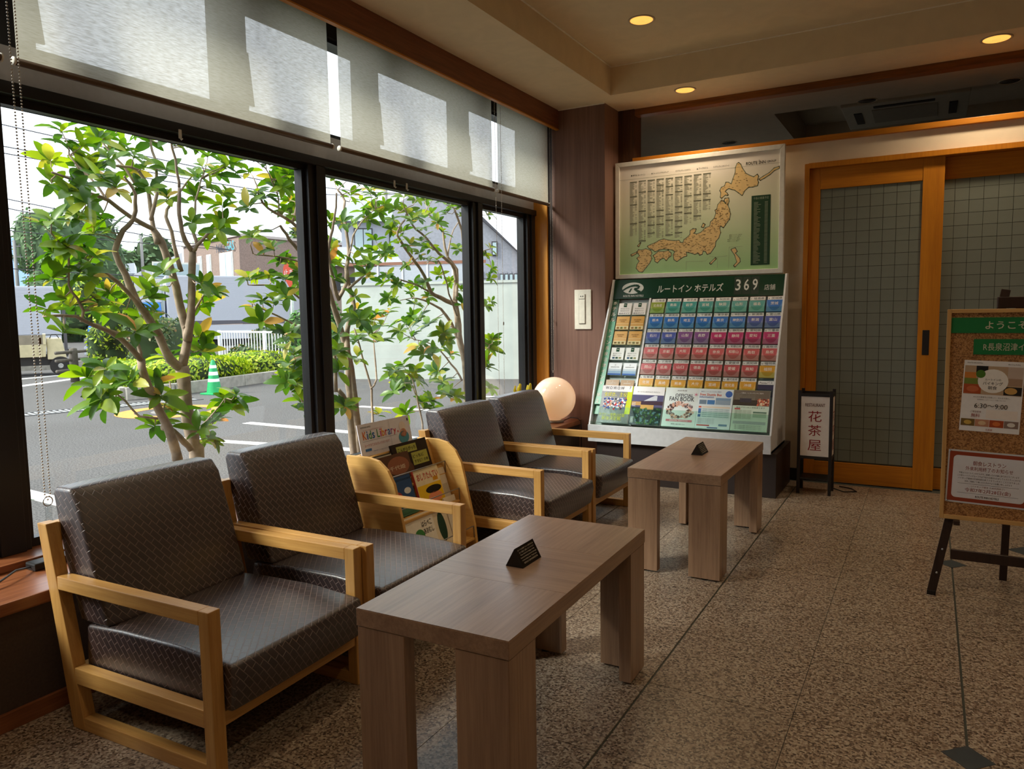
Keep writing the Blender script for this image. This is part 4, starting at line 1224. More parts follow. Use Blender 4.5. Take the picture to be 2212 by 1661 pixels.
# hotel emblem: silver oval with a road-shaped R cut in green
mm = MB()
cx, cv = -2.035, 0.085
mm.v = [tuple(hp(cx + .088 * math.cos(2 * PI * q / 36), cv + .046 * math.sin(2 * PI * q / 36), .0012)) for q in range(36)]
mm.f = [tuple(range(36))]
mm.build('emblem_oval', SILVER, head, world=True)
mm = MB()
road = [(-.085, -.020), (-.055, .0), (-.02, .016), (.02, .022), (.048, .016), (.052, .004), (.036, -.004), (.012, -.006), (.030, -.018), (.062, -.036)]
wid = [.006, .007, .008, .009, .009, .008, .007, .007, .009, .012]
for i in range(len(road) - 1):
    (a, b), (c, d) = road[i], road[i + 1]
    L_ = math.hypot(c - a, d - b)
    nx, ny = -(d - b) / L_, (c - a) / L_
    mm.quad(hp(cx + a - nx * wid[i], cv + b - ny * wid[i], .0022), hp(cx + c - nx * wid[i + 1], cv + d - ny * wid[i + 1], .0022), hp(cx + c + nx * wid[i + 1], cv + d + ny * wid[i + 1], .0022), hp(cx + a + nx * wid[i], cv + b + ny * wid[i], .0022))
mm.quad(hp(cx - .034, cv - .034, .0022), hp(cx - .018, cv - .034, .0022), hp(cx - .004, cv - .002, .0022), hp(cx - .016, cv - .002, .0022))
mm.build('emblem_road', GREENB, head, world=True)
lettering('ROUTE INN HOTELS', hp(cx + .01, .022), RX, HV, SILVER, head, height=.016, width=.165)

# pockets: label strip, clear front and a stack of brochures per pocket
PREF = [
    [('北海道', 'Hokkaido', 'olive green', (142, 160, 62))] + [(a, b, 'teal', (66, 150, 148)) for a, b in (('青森', 'Aomori'), ('岩手', 'Iwate'), ('宮城', 'Miyagi'), ('秋田', 'Akita'), ('山形', 'Yamagata'), ('福島', 'Fukushima'))] + [('茨城', 'Ibaraki', 'blue', (40, 108, 190))],
    [(a, b, 'blue', (40, 108, 190)) for a, b in (('栃木', 'Tochigi'), ('群馬', 'Gunma'), ('埼玉', 'Saitama'), ('千葉', 'Chiba'), ('東京', 'Tokyo'), ('神奈川', 'Kanagawa'))] + [(a, b, 'indigo blue', (72, 88, 168)) for a, b in (('新潟', 'Niigata'), ('富山', 'Toyama'))],
    [(a, b, 'indigo blue', (72, 88, 168)) for a, b in (('石川', 'Ishikawa'), ('福井', 'Fukui'))] + [(a, b, 'purple', (126, 78, 140)) for a, b in (('山梨', 'Yamanashi'), ('長野', 'Nagano'))] + [(a, b, 'magenta', (178, 44, 104)) for a, b in (('岐阜', 'Gifu'), ('静岡', 'Shizuoka'), ('愛知', 'Aichi'), ('三重', 'Mie'))],
    [(a, b, 'coral pink', (196, 92, 96)) for a, b in (('滋賀', 'Shiga'), ('京都', 'Kyoto'), ('大阪', 'Osaka'), ('兵庫', 'Hyogo'), ('奈良', 'Nara'), ('和歌山', 'Wakayama'), ('鳥取', 'Tottori'), ('島根', 'Shimane'))],
    [(a, b, 'dusty red', (182, 80, 86)) for a, b in (('岡山', 'Okayama'), ('広島', 'Hiroshima'), ('山口', 'Yamaguchi'), ('徳島', 'Tokushima'), ('香川', 'Kagawa'), ('愛媛', 'Ehime'), ('高知', 'Kochi'))] + [('福岡', 'Fukuoka', 'golden', (206, 152, 44))],
    [(a, b, 'golden', (206, 152, 44)) for a, b in (('佐賀', 'Saga'), ('長崎', 'Nagasaki'), ('熊本', 'Kumamoto'), ('大分', 'Oita'), ('宮崎', 'Miyazaki'), ('鹿児島', 'Kagoshima'), ('沖縄', 'Okinawa'))],
]
SUFFIX = {'北海道': '北海道', '東京': '東京都', '京都': '京都府', '大阪': '大阪府'}
NUM = 0
allstr = []
for row in PREF:
    for p in row:
        allstr += [p[0], SUFFIX.get(p[0], p[0] + '県')]
text_shapes(allstr + [str(i) for i in range(1, 49)])
PRINT = paper('pale_ink', S(244, 240, 232))
ORD = ['top', 'second', 'third', 'fourth', 'fifth', 'lowest']
CW, CHT, DX, DV = 0.112, 0.090, 0.1222, 0.1255
strip_proto = {}


def darker(c, k):
    return tuple(int(v * k) for v in c)


def brochure(label, x, v, w, h, col, title=None, group='prefecture brochures in the rack', n0=0.004, tk=0.010, arc=True, name='brochure'):
    o = rp_(x + w / 2, v, n0)
    b = thing(name, label, 'brochure', tuple(o), 0, group)
    mat = gloss('sheet_%d_%d_%d' % col, S(*col), 0.32)
    slope_box(MB(), x, x + w, v, v + h, n0, n0 + tk).build('sheets', mat, b, world=True)
    if arc:
        k = tuple(min(255, int(c * 0.72 + 66)) for c in col)
        mb = MB()
        # paler lower corners left outside a big half disc of colour
        pts = [rp_(x + w / 2 + w * .46 * math.cos(-a), v + h * .97 + h * .86 * math.sin(-a), n0 + tk + .0006) for a in [PI * i / 20 for i in range(21)]]
        mb.v = [tuple(p) for p in pts]
        mb.f = [tuple(reversed(range(21)))]
        mb.build('cover_disc', mat, b, world=True)
        slope_box(MB(), x + .001, x + w - .001, v + .001, v + h * .93, n0 + tk, n0 + tk + .0004).build('cover_tint', gloss('tint_%d_%d_%d' % k, S(*k), 0.32), b, world=True)
    if title:
        lettering(title, rp_(x + w / 2, v + h * .70, n0 + tk + .0014), RX, RV, PRINT, b, height=.024, width=.021 * len(title) + .010 * (len(title) - 1) if len(title) < 3 else .068)
    return b


for r, row in enumerate(PREF):
    vt = 0.992 - DV * r                       # top of the brochure
    slope_box(MB(), -1.878, -0.904, vt - CHT - .006, vt - CHT, -0.02, 0.018).build('pocket_shelf', ACRYL, rack, world=True)
    slope_box(MB(), -1.876, -0.906, vt - CHT, vt - CHT + .040, 0.0165, 0.0185).build('pocket_front', ACRYL, rack, world=True)
    for c in range(8):
        x = -1.872 + DX * c
        if c >= len(row):
            continue
        NUM += 1
        ja, en, cn, rgb = row[c]
        st = slope_box(MB(), x + .004, x + .110, vt + .004, vt + .031, 0.006, 0.008).build('label_strip', WHITE_PAPER, rack, world=True)
        mb = MB()
        text_into(mb, str(NUM), rp_(x + .014, vt + .014, .0088), RX, RV, height=.009)
        text_into(mb, SUFFIX.get(ja, ja + '県'), rp_(x + .066, vt + .0175, .0088), RX, RV, height=.018, width=.074)
        mb.build('lettering', paper('grey_ink', S(70, 70, 74)), st, world=True)
        dz = random.uniform(-.003, .004)
        brochure('%s %s brochure with white title in the %s row of the rack' % (cn, en, ORD[r]), x + random.uniform(0, .003), vt - CHT, CW - .004, CHT + dz, rgb, ja)
# last pocket of the lowest row
st = slope_box(MB(), -1.015, -0.91, .352, .378, 0.006, 0.008).build('label_strip', WHITE_PAPER, rack, world=True)
lettering('Pontaパス', rp_(-.963, .365, .0088), RX, RV, paper('grey_ink', S(70, 70, 74)), st, height=.016, width=.085)
b = brochure('navy blue leaflet at the end of the lowest prefecture row', -1.016, .262, .106, .085, (38, 38, 74), None, 'leaflets in the rack', arc=False, name='leaflet')
lettering('TOCOO HOTEL CLUB', rp_(-.963, .30, .0152), RX, RV, paper('pale_ink', S(244, 240, 232)), b, height=.008, width=.08)

# left block: six rows of paired leaflets
LEFT = [
    ('white general guide leaflet with a green tab', (230, 228, 226), '総合ガイド', 'white'),
    ('gold hotel leaflet with pale lower band in the second row', (212, 160, 72), 'ROUTE INN HOTELS', 'gold'),
    ('gold hotel leaflet with pale lower band in the third row', (212, 160, 72), 'ROUTE INN HOTELS', 'gold'),
    ('white local guide leaflet with a green tab', (228, 232, 230), '長野インター', 'white'),
    ('white leaflet fading to blue at its foot', (222, 230, 236), 'GRANDVRIO HOTEL', 'blue'),
    ('brown leaflet with a small pale crest', (150, 112, 60), 'GRANDVRIO', 'brown'),
]
for r, (lab, rgb, ttl, kind) in enumerate(LEFT):
    vt = 0.99 - DV * r
    CHT = 0.100
    slope_box(MB(), -2.15, -1.895, vt - CHT - .006, vt - CHT, -0.02, 0.018).build('pocket_shelf', ACRYL, rack, world=True)
    for c in range(2):
        x = -2.128 + .118 * c
        h = CHT + (0.012 if kind == 'gold' else 0.0)
        b = brochure(lab + ', one of a pair', x, vt - CHT, .104, h if r < 5 else .088, rgb, None, 'paired leaflets in the rack', arc=False, name='leaflet')
        P = lambda u, v_: rp_(x + .052 + u, vt - CHT + v_, .0152)

        def patch(u0, u1, v0, v1, col, nm='print_patch'):
            MB().quad(P(u0, v0), P(u1, v0), P(u1, v1), P(u0, v1)).build(nm, paper('patch_%d_%d_%d' % col, S(*col)), b, world=True)
        ink = paper('grey_ink', S(70, 70, 74))
        if kind == 'white':
            patch(-.013, .013, .066, .098, (30, 74, 54))
            lettering('INN', P(0, .084) + RN * .0006, RX, RV, PRINT, b, height=.007, width=.014)
            lettering('ホテルルートイン', P(0, .052), RX, RV, ink, b, height=.012, width=.07)
            lettering(ttl, P(0, .034), RX, RV, ink, b, height=.012, width=.07)
            if r == 3:
                for q in range(3):
                    patch(-.036 + .026 * q, -.016 + .026 * q, .008, .022, ((60, 90, 120), (40, 80, 60), (150, 150, 110))[q])
            else:
                lettering('総合ガイド', P(0, .012), RX, RV, ink, b, height=.015, width=.085)
        elif kind == 'gold':
            lettering('ROUTE INN', P(0, .082), RX, RV, paper('dark_gold_ink', S(120, 80, 30)), b, height=.009, width=.056)
            lettering('HOTELS', P(0, .068), RX, RV, paper('dark_gold_ink', S(120, 80, 30)), b, height=.009, width=.036)
            patch(-.052, .052, .046, .050, (238, 214, 160))
            patch(-.052, .052, .0, .030, (226, 214, 168))
            for q in range(3):
                patch(-.042 + .03 * q, -.022 + .03 * q, .006, .022, ((150, 110, 60), (110, 120, 60), (170, 130, 60))[q])
        elif kind == 'blue':
            patch(-.052, .052, 0, .014, (74, 110, 176))
            patch(-.052, .052, .014, .034, (150, 180, 208))
            patch(-.052, .052, .034, .05, (196, 212, 224))
            lettering('◇', P(0, .082), RX, RV, ink, b, height=.012)
            lettering(ttl, P(0, .065), RX, RV, ink, b, height=.007, width=.07)
        else:
            lettering('◇', P(0, .074), RX, RV, PRINT, b, height=.010)
            lettering(ttl, P(0, .060), RX, RV, PRINT, b, height=.008, width=.06)
# green name tags down the edge
TAG = plain('mint_tag', S(92, 168, 136), rough=0.35)
TAGD = plain('deep_green_tag', S(44, 92, 70), rough=0.35)
for k, ch in enumerate('ホテルルートイン長泉沼津インター第2'):
    v = 1.000 - 0.0484 * k
    tg = slope_box(MB(), -2.192, -2.138, v - .030, v + .030, .004 + .0012 * k, .0052 + .0012 * k).build('name_tag', TAGD if k < 4 else TAG, rack, world=True)
    lettering(ch, rp_(-2.166, v - .004, .0062 + .0012 * k), RX, RV, PRINT, tg, height=.030 if ch not in 'ー2' else None, width=None if ch not in 'ー2' else (.006 if ch == 'ー' else .018))
slope_box(MB(), -2.192, -2.130, .075, .155, .004, .0052).build('name_tag', TAG, rack, world=True)

# five magazines along the bottom
MZ = [
    ('sports magazine with black cover and yellow headline in the bottom row', -2.142, .236, (26, 26, 30)),
    ('hotel magazine with an evening building photograph in the bottom row', -1.895, .236, (222, 220, 222)),
    ('pale fan book with many small round heads in the bottom row', -1.650, .240, (216, 226, 226)),
    ('shuttle bus timetable leaflet with blue table in the bottom row', -1.410, .240, (222, 234, 240)),
    ('banquet leaflet with a dark room photograph in the bottom row', -1.165, .240, (206, 228, 214)),
]
slope_box(MB(), -2.194, -0.904, .002, .005, -0.02, 0.04).build('pocket_shelf', ACRYL, rack, world=True)
mags = []
for k, (lab, x, w, rgb) in enumerate(MZ):
    o = rp_(x + w / 2, .006, .012)
    b = thing('magazine', lab, 'magazine', tuple(o), 0, 'magazines in the bottom row of the rack')
    slope_box(MB(), x, x + w, .006, .300, .012, .024).build('pages', WHITE_PAPER, b, world=True)
    slope_box(MB(), x - .0005, x + w + .0005, .0055, .3005, .024, .0246).build('cover', gloss('sheet_%d_%d_%d' % rgb, S(*rgb), 0.3), b, world=True)
    slope_box(MB(), x - .004, x + w + .002, .004, .13, .0262, .0275).build('pocket_front', ACRYL, rack, world=True)
    mags.append((b, x, w))


def mag(k):
    b, x, w = mags[k]
    P = lambda u, v, n=.0250: rp_(x + u * w, .006 + v * .294, n)

    def rect(u0, u1, v0, v1, col, n=.0250):
        MB().quad(P(u0, v0, n), P(u1, v0, n), P(u1, v1, n), P(u0, v1, n)).build('print_patch', paper('patch_%d_%d_%d' % col, S(*col)), b, world=True)

    def txt(s, u, v, w_, h_, col, n=.0258):
        lettering(s, P(u, v, n), RX, RV, paper('patch_%d_%d_%d' % col, S(*col)), b, height=h_, width=w_)

    def spots(n, u0, u1, v0, v1, cols, r0, r1, nn=.0253):
        for c in cols:
            mb = MB()
            for _ in range(n):
                u, v, r = random.uniform(u0, u1), random.uniform(v0, v1), random.uniform(r0, r1)
                i0 = len(mb.v)
                cc = P(u, v, nn + random.random() * .0003)
                for q in range(9):
                    mb.v.append(tuple(cc + RX * (r * math.cos(2 * PI * q / 9)) + RV * (r * math.sin(2 * PI * q / 9))))
                mb.f.append(tuple(range(i0, i0 + 9)))
            tag(mb.build('print_spots', paper('patch_%d_%d_%d' % c, S(*c)), b, world=True), kind='stuff')
    return rect, txt, spots


YELW = (226, 220, 60)
rect, txt, spots = mag(0)
rect(0, 1, .84, 1, (232, 230, 234))
rect(.86, 1.03, .25, 1, (196, 208, 50), .0249)
txt('W.O.W.O.W', .42, .935, .15, .024, (60, 52, 60))
txt('全試合、主役。', .50, .765, .19, .034, YELW)
spots(26, .12, .86, .36, .66, [(60, 74, 150), (226, 226, 232), (190, 60, 66), (96, 120, 180), (40, 44, 66), (210, 160, 130), (230, 230, 236)], .003, .009)
txt('ラグビー世界12カ国', .45, .215, .20, .026, YELW)
txt('最強決定戦', .45, .125, .15, .030, YELW)
txt('オーシャンズチャンピオンシップ', .45, .045, .17, .010, (220, 220, 210))
txt('7', .93, .95, .012, .02, (40, 60, 40))
rect, txt, spots = mag(1)
rect(0, 1, .0, .78, (86, 84, 120))
rect(0, 1, .0, .46, (52, 84, 60))
rect(0, 1, .06, .26, (60, 92, 96))
rect(.25, 1, .52, .62, (104, 76, 86))
rect(.3, .72, .40, .52, (196, 158, 90), .0252)
rect(.0, .3, .5, .6, (190, 150, 96), .0252)
mb = MB().quad(*[rp_(mags[1][1] + u * .236, .006 + v * .294, .0254) for u, v in ((.38, .62), (.80, .64), (.80, .76), (.72, .77))])
mb.build('print_patch', paper('patch_200_204_214', S(200, 204, 214)), mags[1][0], world=True)
spots(40, .05, .95, .02, .42, [(44, 76, 48), (78, 112, 64), (96, 130, 140)], .004, .010)
txt('ルートインホテルズ マガジン', .5, .86, .17, .010, (60, 60, 60))
txt('INN', .08, .12, .02, .05, (220, 226, 220))
txt('ROUTE', .08, .52, .024, .03, (226, 220, 226))
rect, txt, spots = mag(2)
txt('2025年版', .5, .93, .07, .010, (110, 90, 100))
txt('OFFICIAL', .58, .81, .13, .024, (74, 74, 88))
txt('FAN BOOK', .52, .715, .18, .032, (60, 60, 70))
txt('＊', .93, .84, .026, .028, (214, 90, 130))
for (n, c) in ((60, (206, 160, 140)), (60, (92, 70, 66)), (40, (226, 190, 180)), (40, (150, 140, 146))):
    mb = MB()
    for _ in range(n):
        a, rr = random.uniform(0, 2 * PI), random.uniform(.3, 1) ** .5
        u, v, r = .5 + .40 * rr * math.cos(a), .42 + .22 * rr * math.sin(a), random.uniform(.004, .010)
        i0 = len(mb.v)
        cc = rp_(mags[2][1] + u * .24, .006 + v * .294, .0252 + random.random() * .0004)
        for q in range(8):
            mb.v.append(tuple(cc + RX * (r * math.cos(2 * PI * q / 8)) + RV * (r * math.sin(2 * PI * q / 8))))
        mb.f.append(tuple(range(i0, i0 + 8)))
    tag(mb.build('print_spots', paper('patch_%d_%d_%d' % c, S(*c)), mags[2][0], world=True), kind='stuff')
rect(.12, .9, .135, .19, (206, 128, 140), .0256)
txt('SPECIAL EDITION', .5, .162, .13, .008, (250, 240, 240), .026)
txt('無料配布 ご自由にお持ちください', .5, .07, .10, .009, (90, 90, 100))
rect, txt, spots = mag(3)
txt('無料シャトルバスのご案内', .36, .93, .14, .009, (90, 110, 150))
txt('Free Shuttle Bus', .36, .855, .15, .018, (210, 90, 70))
txt('Information', .25, .795, .10, .016, (90, 120, 180))
mb = MB()
mb.v = [tuple(rp_(mags[3][1] + .24 * .88 + .024 * math.cos(2 * PI * q / 20), .006 + .294 * .88 + .024 * math.sin(2 * PI * q / 20), .0254)) for q in range(20)]
mb.f = [tuple(range(20))]
mb.build('print_spot', paper('patch_70_110_190', S(70, 110, 190)), mags[3][0], world=True)
for (u0, u1, c) in ((.05, .26, (120, 140, 160)), (.28, .50, (80, 130, 190)), (.52, .95, (150, 170, 190))):
    rect(u0, u1, .61, .72, c)
rect(.52, .95, .72, .78, (130, 160, 190))
rect(.05, .13, .52, .56, (210, 100, 80))
rect(.15, .95, .52, .56, (226, 214, 196))
for q in range(5):
    rect(.14, .95, .29 + .045 * q, .322 + .045 * q, (198, 222, 222))
    txt('時刻 1230 1300 1330 1400', .55, .306 + .045 * q, .18, .006, (80, 120, 150))
rect(.05, .13, .29, .36, (80, 120, 180))
rect(.05, .13, .38, .50, (80, 120, 180))
for q in range(5):
    txt('ご利用の際はフロントまでお申し付けください', .30, .25 - .03 * q, .12, .006, (120, 120, 140))
rect(.05, .42, .07, .10, (190, 80, 80))
rect(.36, .66, .02, .045, (80, 100, 160))
rect(.68, .92, .08, .13, (120, 150, 180))
rect, txt, spots = mag(4)
rect(0, 1, .62, 1, (116, 104, 92))
rect(0, .66, .62, .76, (46, 40, 44))
rect(.05, .6, .76, .92, (186, 176, 160))
rect(.66, 1, .62, .80, (206, 150, 120))
spots(26, .68, .98, .63, .79, [(220, 120, 90), (236, 210, 180), (150, 60, 50)], .003, .007)
rect(.18, .5, .70, .80, (70, 64, 72), .0252)
txt('ご宴会・レストランのご案内', .5, .93, .15, .010, (236, 232, 226))
txt('宴会プランのご予約承ります', .5, .575, .19, .011, (70, 90, 80))
rect(.06, .22, .52, .555, (190, 90, 90))
for q in range(8):
    txt('季節の会席 3500円 5000円', .30, .50 - .028 * q, .11, .006, (110, 130, 100))
rect(.58, .95, .34, .47, (170, 196, 176))
rect(.58, .95, .45, .48, (64, 120, 100))
rect(.05, .95, .17, .24, (176, 190, 190))
for q in range(3):
    txt('TEL ご予約お問い合わせはフロントまで', .48, .13 - .04 * q, .18, .007, (80, 96, 110))

# ------------------------------------------------------------------ wall map
mp_ = thing('wall_map', 'large framed map of Japan with hotel lists above the brochure rack', 'map', (-1.565, 5.66, 1.518))
FRM = plain('pale_map_frame', S(228, 226, 218), rough=0.35)
MX0, MX1, MZ0, MZ1 = -2.200, -0.928, 1.521, 2.423
YM = 5.65
fw = 0.034


def mring(mb, a, b, c, d):
    mb.hexa([a, b, (b[0], YM + .03, b[2]), (a[0], YM + .03, a[2])], [d, c, (c[0], YM + .03, c[2]), (d[0], YM + .03, d[2])])


for nm, pts in (('frame_rail', [(MX0, MZ0), (MX1, MZ0), (MX1 - fw, MZ0 + fw), (MX0 + fw, MZ0 + fw)]), ('frame_rail', [(MX0 + fw, MZ1 - fw), (MX1 - fw, MZ1 - fw), (MX1, MZ1), (MX0, MZ1)]),
                ('frame_rail', [(MX0, MZ0), (MX0 + fw, MZ0 + fw), (MX0 + fw, MZ1 - fw), (MX0, MZ1)]), ('frame_rail', [(MX1 - fw, MZ0 + fw), (MX1, MZ0), (MX1, MZ1), (MX1 - fw, MZ1 - fw)])):
    MB().prism(pts, 'Y', YM - 0.008, YM + 0.03).build(nm, FRM, mp_, world=True, bevel=0.003)
# sheet printed pale above and green below, with a warm sea tint
sm, nt, sb = new_mat('map_sheet')
g = N(nt, 'ShaderNodeNewGeometry')
sp = N(nt, 'ShaderNodeSeparateXYZ')
nt.links.new(g.outputs['Position'], sp.inputs[0])
mr = N(nt, 'ShaderNodeMapRange')
mr.inputs['From Min'].default_value = 1.55
mr.inputs['From Max'].default_value = 2.40
nt.links.new(sp.outputs['Z'], mr.inputs['Value'])
no = N(nt, 'ShaderNodeTexNoise')
no.inputs['Scale'].default_value = 3.0
nt.links.new(g.outputs['Position'], no.inputs['Vector'])
ad = N(nt, 'ShaderNodeMath', operation='MULTIPLY_ADD')
ad.inputs[1].default_value = 0.16
nt.links.new(no.outputs['Fac'], ad.inputs[0])
nt.links.new(mr.outputs[0], ad.inputs[2])
rpm = ramp(nt, [(0.05, S(160, 206, 140)), (0.32, S(188, 214, 160)), (0.62, S(220, 224, 194)), (0.85, S(232, 226, 204)), (1.0, S(238, 230, 220))])
nt.links.new(ad.outputs[0], rpm.inputs['Fac'])
nt.links.new(rpm.outputs[0], sb.inputs['Base Color'])
sb.inputs['Roughness'].default_value = 0.45
MB().box(MX0 + .02, MX1 - .02, YM + .004, YM + .024, MZ0 + .02, MZ1 - .02).build('map_sheet', sm, mp_, world=True)
YP = YM + .003
LAND = paper('map_land', S(232, 200, 140))
SHOR = paper('map_shore', S(132, 140, 116))
DKT = paper('map_dark_print', S(72, 74, 64))
NAM = paper('map_name_print', S(138, 112, 78))
for isl in MAP_ISLANDS:
    pts = [(a / 1000, b / 1000) for a, b in isl]
    mb = MB()
    n = len(pts)
    mb.v = [(p[0], YP, p[1]) for p in pts]
    mb.f = [tuple(range(n))]
    o = mb.build('island', LAND, mp_, world=True)
    # darker sea edge behind the land
    sh = MB()
    for i in range(n):
        p, q = Vector((pts[i][0], 0, pts[i][1])), Vector((pts[(i + 1) % n][0], 0, pts[(i + 1) % n][1]))
        d = (q - p)
        if d.length < 1e-6: continue
        d.normalize()
        s = Vector((-d.z, 0, d.x)) * .006
        e = d * .004
        a, b, c, dd = p - s - e, q - s + e, q + s + e, p + s - e
        sh.quad((a.x, YP + .0006, a.z), (b.x, YP + .0006, b.z), (c.x, YP + .0006, c.z), (dd.x, YP + .0006, dd.z))
    sh.build('island_shore', SHOR, o, world=True)


def inside(p, poly):
    x, y = p
    r = False
    j = len(poly) - 1
    for i in range(len(poly)):
        if (poly[i][1] > y) != (poly[j][1] > y) and x < (poly[j][0] - poly[i][0]) * (y - poly[i][1]) / (poly[j][1] - poly[i][1]) + poly[i][0]:
            r = not r
        j = i
    return r


mk = MB()
for isl, cnt in ((MAP_ISLANDS[0], 26), (MAP_ISLANDS[1], 330), (MAP_ISLANDS[2], 30), (MAP_ISLANDS[3], 55)):
    pts = [(a / 1000, b / 1000) for a, b in isl]
    xs_, zs_ = [p[0] for p in pts], [p[1] for p in pts]
    k = 0
    while k < cnt:
        p = (random.uniform(min(xs_), max(xs_)), random.uniform(min(zs_), max(zs_)))
        if inside(p, pts):
            w = random.uniform(.003, .008)
            h_ = random.uniform(.0010, .0016)
            mk.quad((p[0] - w, YP - .0008, p[1] - h_), (p[0] + w, YP - .0008, p[1] - h_), (p[0] + w, YP - .0008, p[1] + h_), (p[0] - w, YP - .0008, p[1] + h_))
            k += 1
tag(mk.build('place_names', NAM, mp_, world=True), kind='stuff')
# nine columns of hotel lists: dark headings and fine lines
lines, heads = MB(), MB()
coltop = [(-2082, 2269, 1853), (-2010, 2272, 1807), (-1938, 2271, 1834), (-1867, 2272, 1826), (-1795, 2271, 1842), (-1722, 2272, 1820), (-1651, 2273, 1916), (-1579, 2276, 1937), (-1509, 2277, 2014)]
for cx_, ct, cb_ in coltop:
    x, z = cx_ / 1000, ct / 1000
    nxt = z
    while z > cb_ / 1000:
        if z <= nxt:
            heads.quad((x, YP, z - .007), (x + .058, YP, z - .007), (x + .058, YP, z), (x, YP, z))
            z -= .011
            nxt = z - random.choice([.03, .05, .07, .10, .13])
        w = random.uniform(.018, .040)
        lines.quad((x, YP, z - .0026), (x + w, YP, z - .0026), (x + w, YP, z), (x, YP, z))
        if random.random() < .5:
            lines.quad((x + .044, YP, z - .0026), (x + .056, YP, z - .0026), (x + .056, YP, z), (x + .044, YP, z))
        z -= .0056
tag(heads.build('list_headings', paper('map_heading', S(104, 106, 88)), mp_, world=True), kind='stuff')
tag(lines.build('list_lines', paper('map_line', S(150, 150, 132)), mp_, world=True), kind='stuff')
gb_ = MB()
gb_.v = [(-1.155, YP, 1.585), (-1.022, YP, 1.585), (-1.022, YP, 2.082), (-1.155, YP, 2.082)]
gb_.f = [(0, 1, 2, 3)]
gp = gb_.build('green_panel', paper('map_green_panel', S(40, 70, 48)), mp_, world=True)
ln = MB()
z = 2.035
while z > 1.60:
    w = random.uniform(.02, .05)
    ln.quad((-1.138, YP - .0006, z - .003), (-1.138 + w, YP - .0006, z - .003), (-1.138 + w, YP - .0006, z), (-1.138, YP - .0006, z))
    ln.quad((-1.062, YP - .0006, z - .003), (-1.040, YP - .0006, z - .003), (-1.040, YP - .0006, z), (-1.062, YP - .0006, z))
    z -= .0085
tag(ln.build('panel_lines', paper('map_panel_line', S(150, 164, 140)), gp, world=True), kind='stuff')
lettering('今後の開業予定', (-1.088, YP - .0006, 2.062), (1, 0, 0), (0, 0, 1), paper('map_panel_line', S(150, 164, 140)), gp, height=.018, width=.108)
lettering('ROUTE İNN', (-1.130, YP, 2.318), (1, 0, 0), (0, 0, 1), DKT, mp_, height=.030, width=.135)
lettering('GROUP', (-1.020, YP, 2.314), (1, 0, 0), (0, 0, 1), DKT, mp_, height=.015, width=.062)
for x, s, w in ((-2.015, '● ホテル ルートイン', .115), (-1.84, '♦ ルートイン グランティア', .135), (-1.66, '○ グランヴィリオホテル', .115), (-1.515, '▲ アークホテル', .085), (-1.375, '○ グランヴィリオリゾート', .115)):
    lettering(s, (x, YP, 2.316), (1, 0, 0), (0, 0, 1), DKT, mp_, height=.014, width=w)
hl = MB().quad((MX0 + fw, YP, 2.288), (MX1 - fw, YP, 2.298), (MX1 - fw, YP, 2.2995), (MX0 + fw, YP, 2.2895))
for (a, b, c, d) in ((-1.634, 1.634, -1.484, 1.631), (-1.484, 1.631, -1.454, 1.662), (-1.454, 1.662, -1.398, 1.656), (-1.634, 1.57, -1.632, 1.634), (-1.398, 1.656, -1.323, 1.662), (-1.398, 1.575, -1.396, 1.656), (-1.314, 1.57, -1.312, 1.724), (-1.314, 1.724, -1.217, 1.725)):
    if abs(a - c) > .01:
        hl.quad((a, YP, b), (c, YP, d), (c, YP, d + .0014), (a, YP, b + .0014))
    else:
        hl.quad((a, YP, b), (a + .0014, YP, b), (c + .0014, YP, d), (c, YP, d))
hl.build('inset_lines', paper('map_line', S(150, 150, 132)), mp_, world=True)
for i in range(5):
    lettering('●全国ルートイングループ店舗一覧', (-1.265 - .004 * i, YP, 1.812 - .011 * i), (1, 0, 0), (0, 0, 1), DKT, mp_, height=.007, width=.09 - .008 * (i % 3))
for x in (-1.78, -1.42):
    MB().box(x - .02, x + .02, YM - .002, YM + .03, MZ1, MZ1 + .008).build('hanger_clip', plain('brass_clip', S(190, 150, 90), rough=.35, metal=.6), mp_, world=True)

# ------------------------------------------------------------------ restaurant lantern
ln_ = thing('lantern_stand', 'black framed paper lantern stand with red restaurant name by the door', 'lantern', (-0.655, 5.44, 0))
LX0, LX1, LY0, LY1 = -0.765, -0.545, 5.35, 5.53
LBLK = plain('lantern_black', S(28, 22, 20), rough=0.45)
for x in (LX0, LX1 - .02):
    for y in (LY0, LY1 - .02):
        MB().box(x, x + .02, y, y + .02, 0, .712).build('post', LBLK, ln_, world=True, bevel=.002)
for z in (.245, .672):
    mb = MB().box(LX0 + .02, LX1 - .02, LY0, LY0 + .012, z, z + .02).box(LX0 + .02, LX1 - .02, LY1 - .012, LY1, z, z + .02)
    mb.box(LX0, LX0 + .012, LY0 + .02, LY1 - .02, z, z + .02).box(LX1 - .012, LX1, LY0 + .02, LY1 - .02, z, z + .02)
    mb.build('ring_rail', LBLK, ln_, world=True)
LP = plain('lantern_paper', S(222, 212, 204), rough=0.7, noise=.03)
MB().box(LX0 + .02, LX1 - .02, LY0 + .004, LY0 + .008, .262, .674).build('front_panel', LP, ln_, world=True)
MB().box(LX0 + .004, LX0 + .008, LY0 + .02, LY1 - .02, .262, .674).build('side_panel', LP, ln_, world=True)
MB().box(LX1 - .008, LX1 - .004, LY0 + .02, LY1 - .02, .262, .674).build('side_panel', LP, ln_, world=True)
MB().box(LX0 + .02, LX1 - .02, LY1 - .008, LY1 - .004, .262, .674).build('rear_panel', LP, ln_, world=True)
MB().box(LX0 + .012, LX1 - .012, LY0 + .01, LY1 - .01, .10, .112).build('bottom_board', LBLK, ln_, world=True)
CRIM = paper('crimson_ink', S(140, 30, 36))
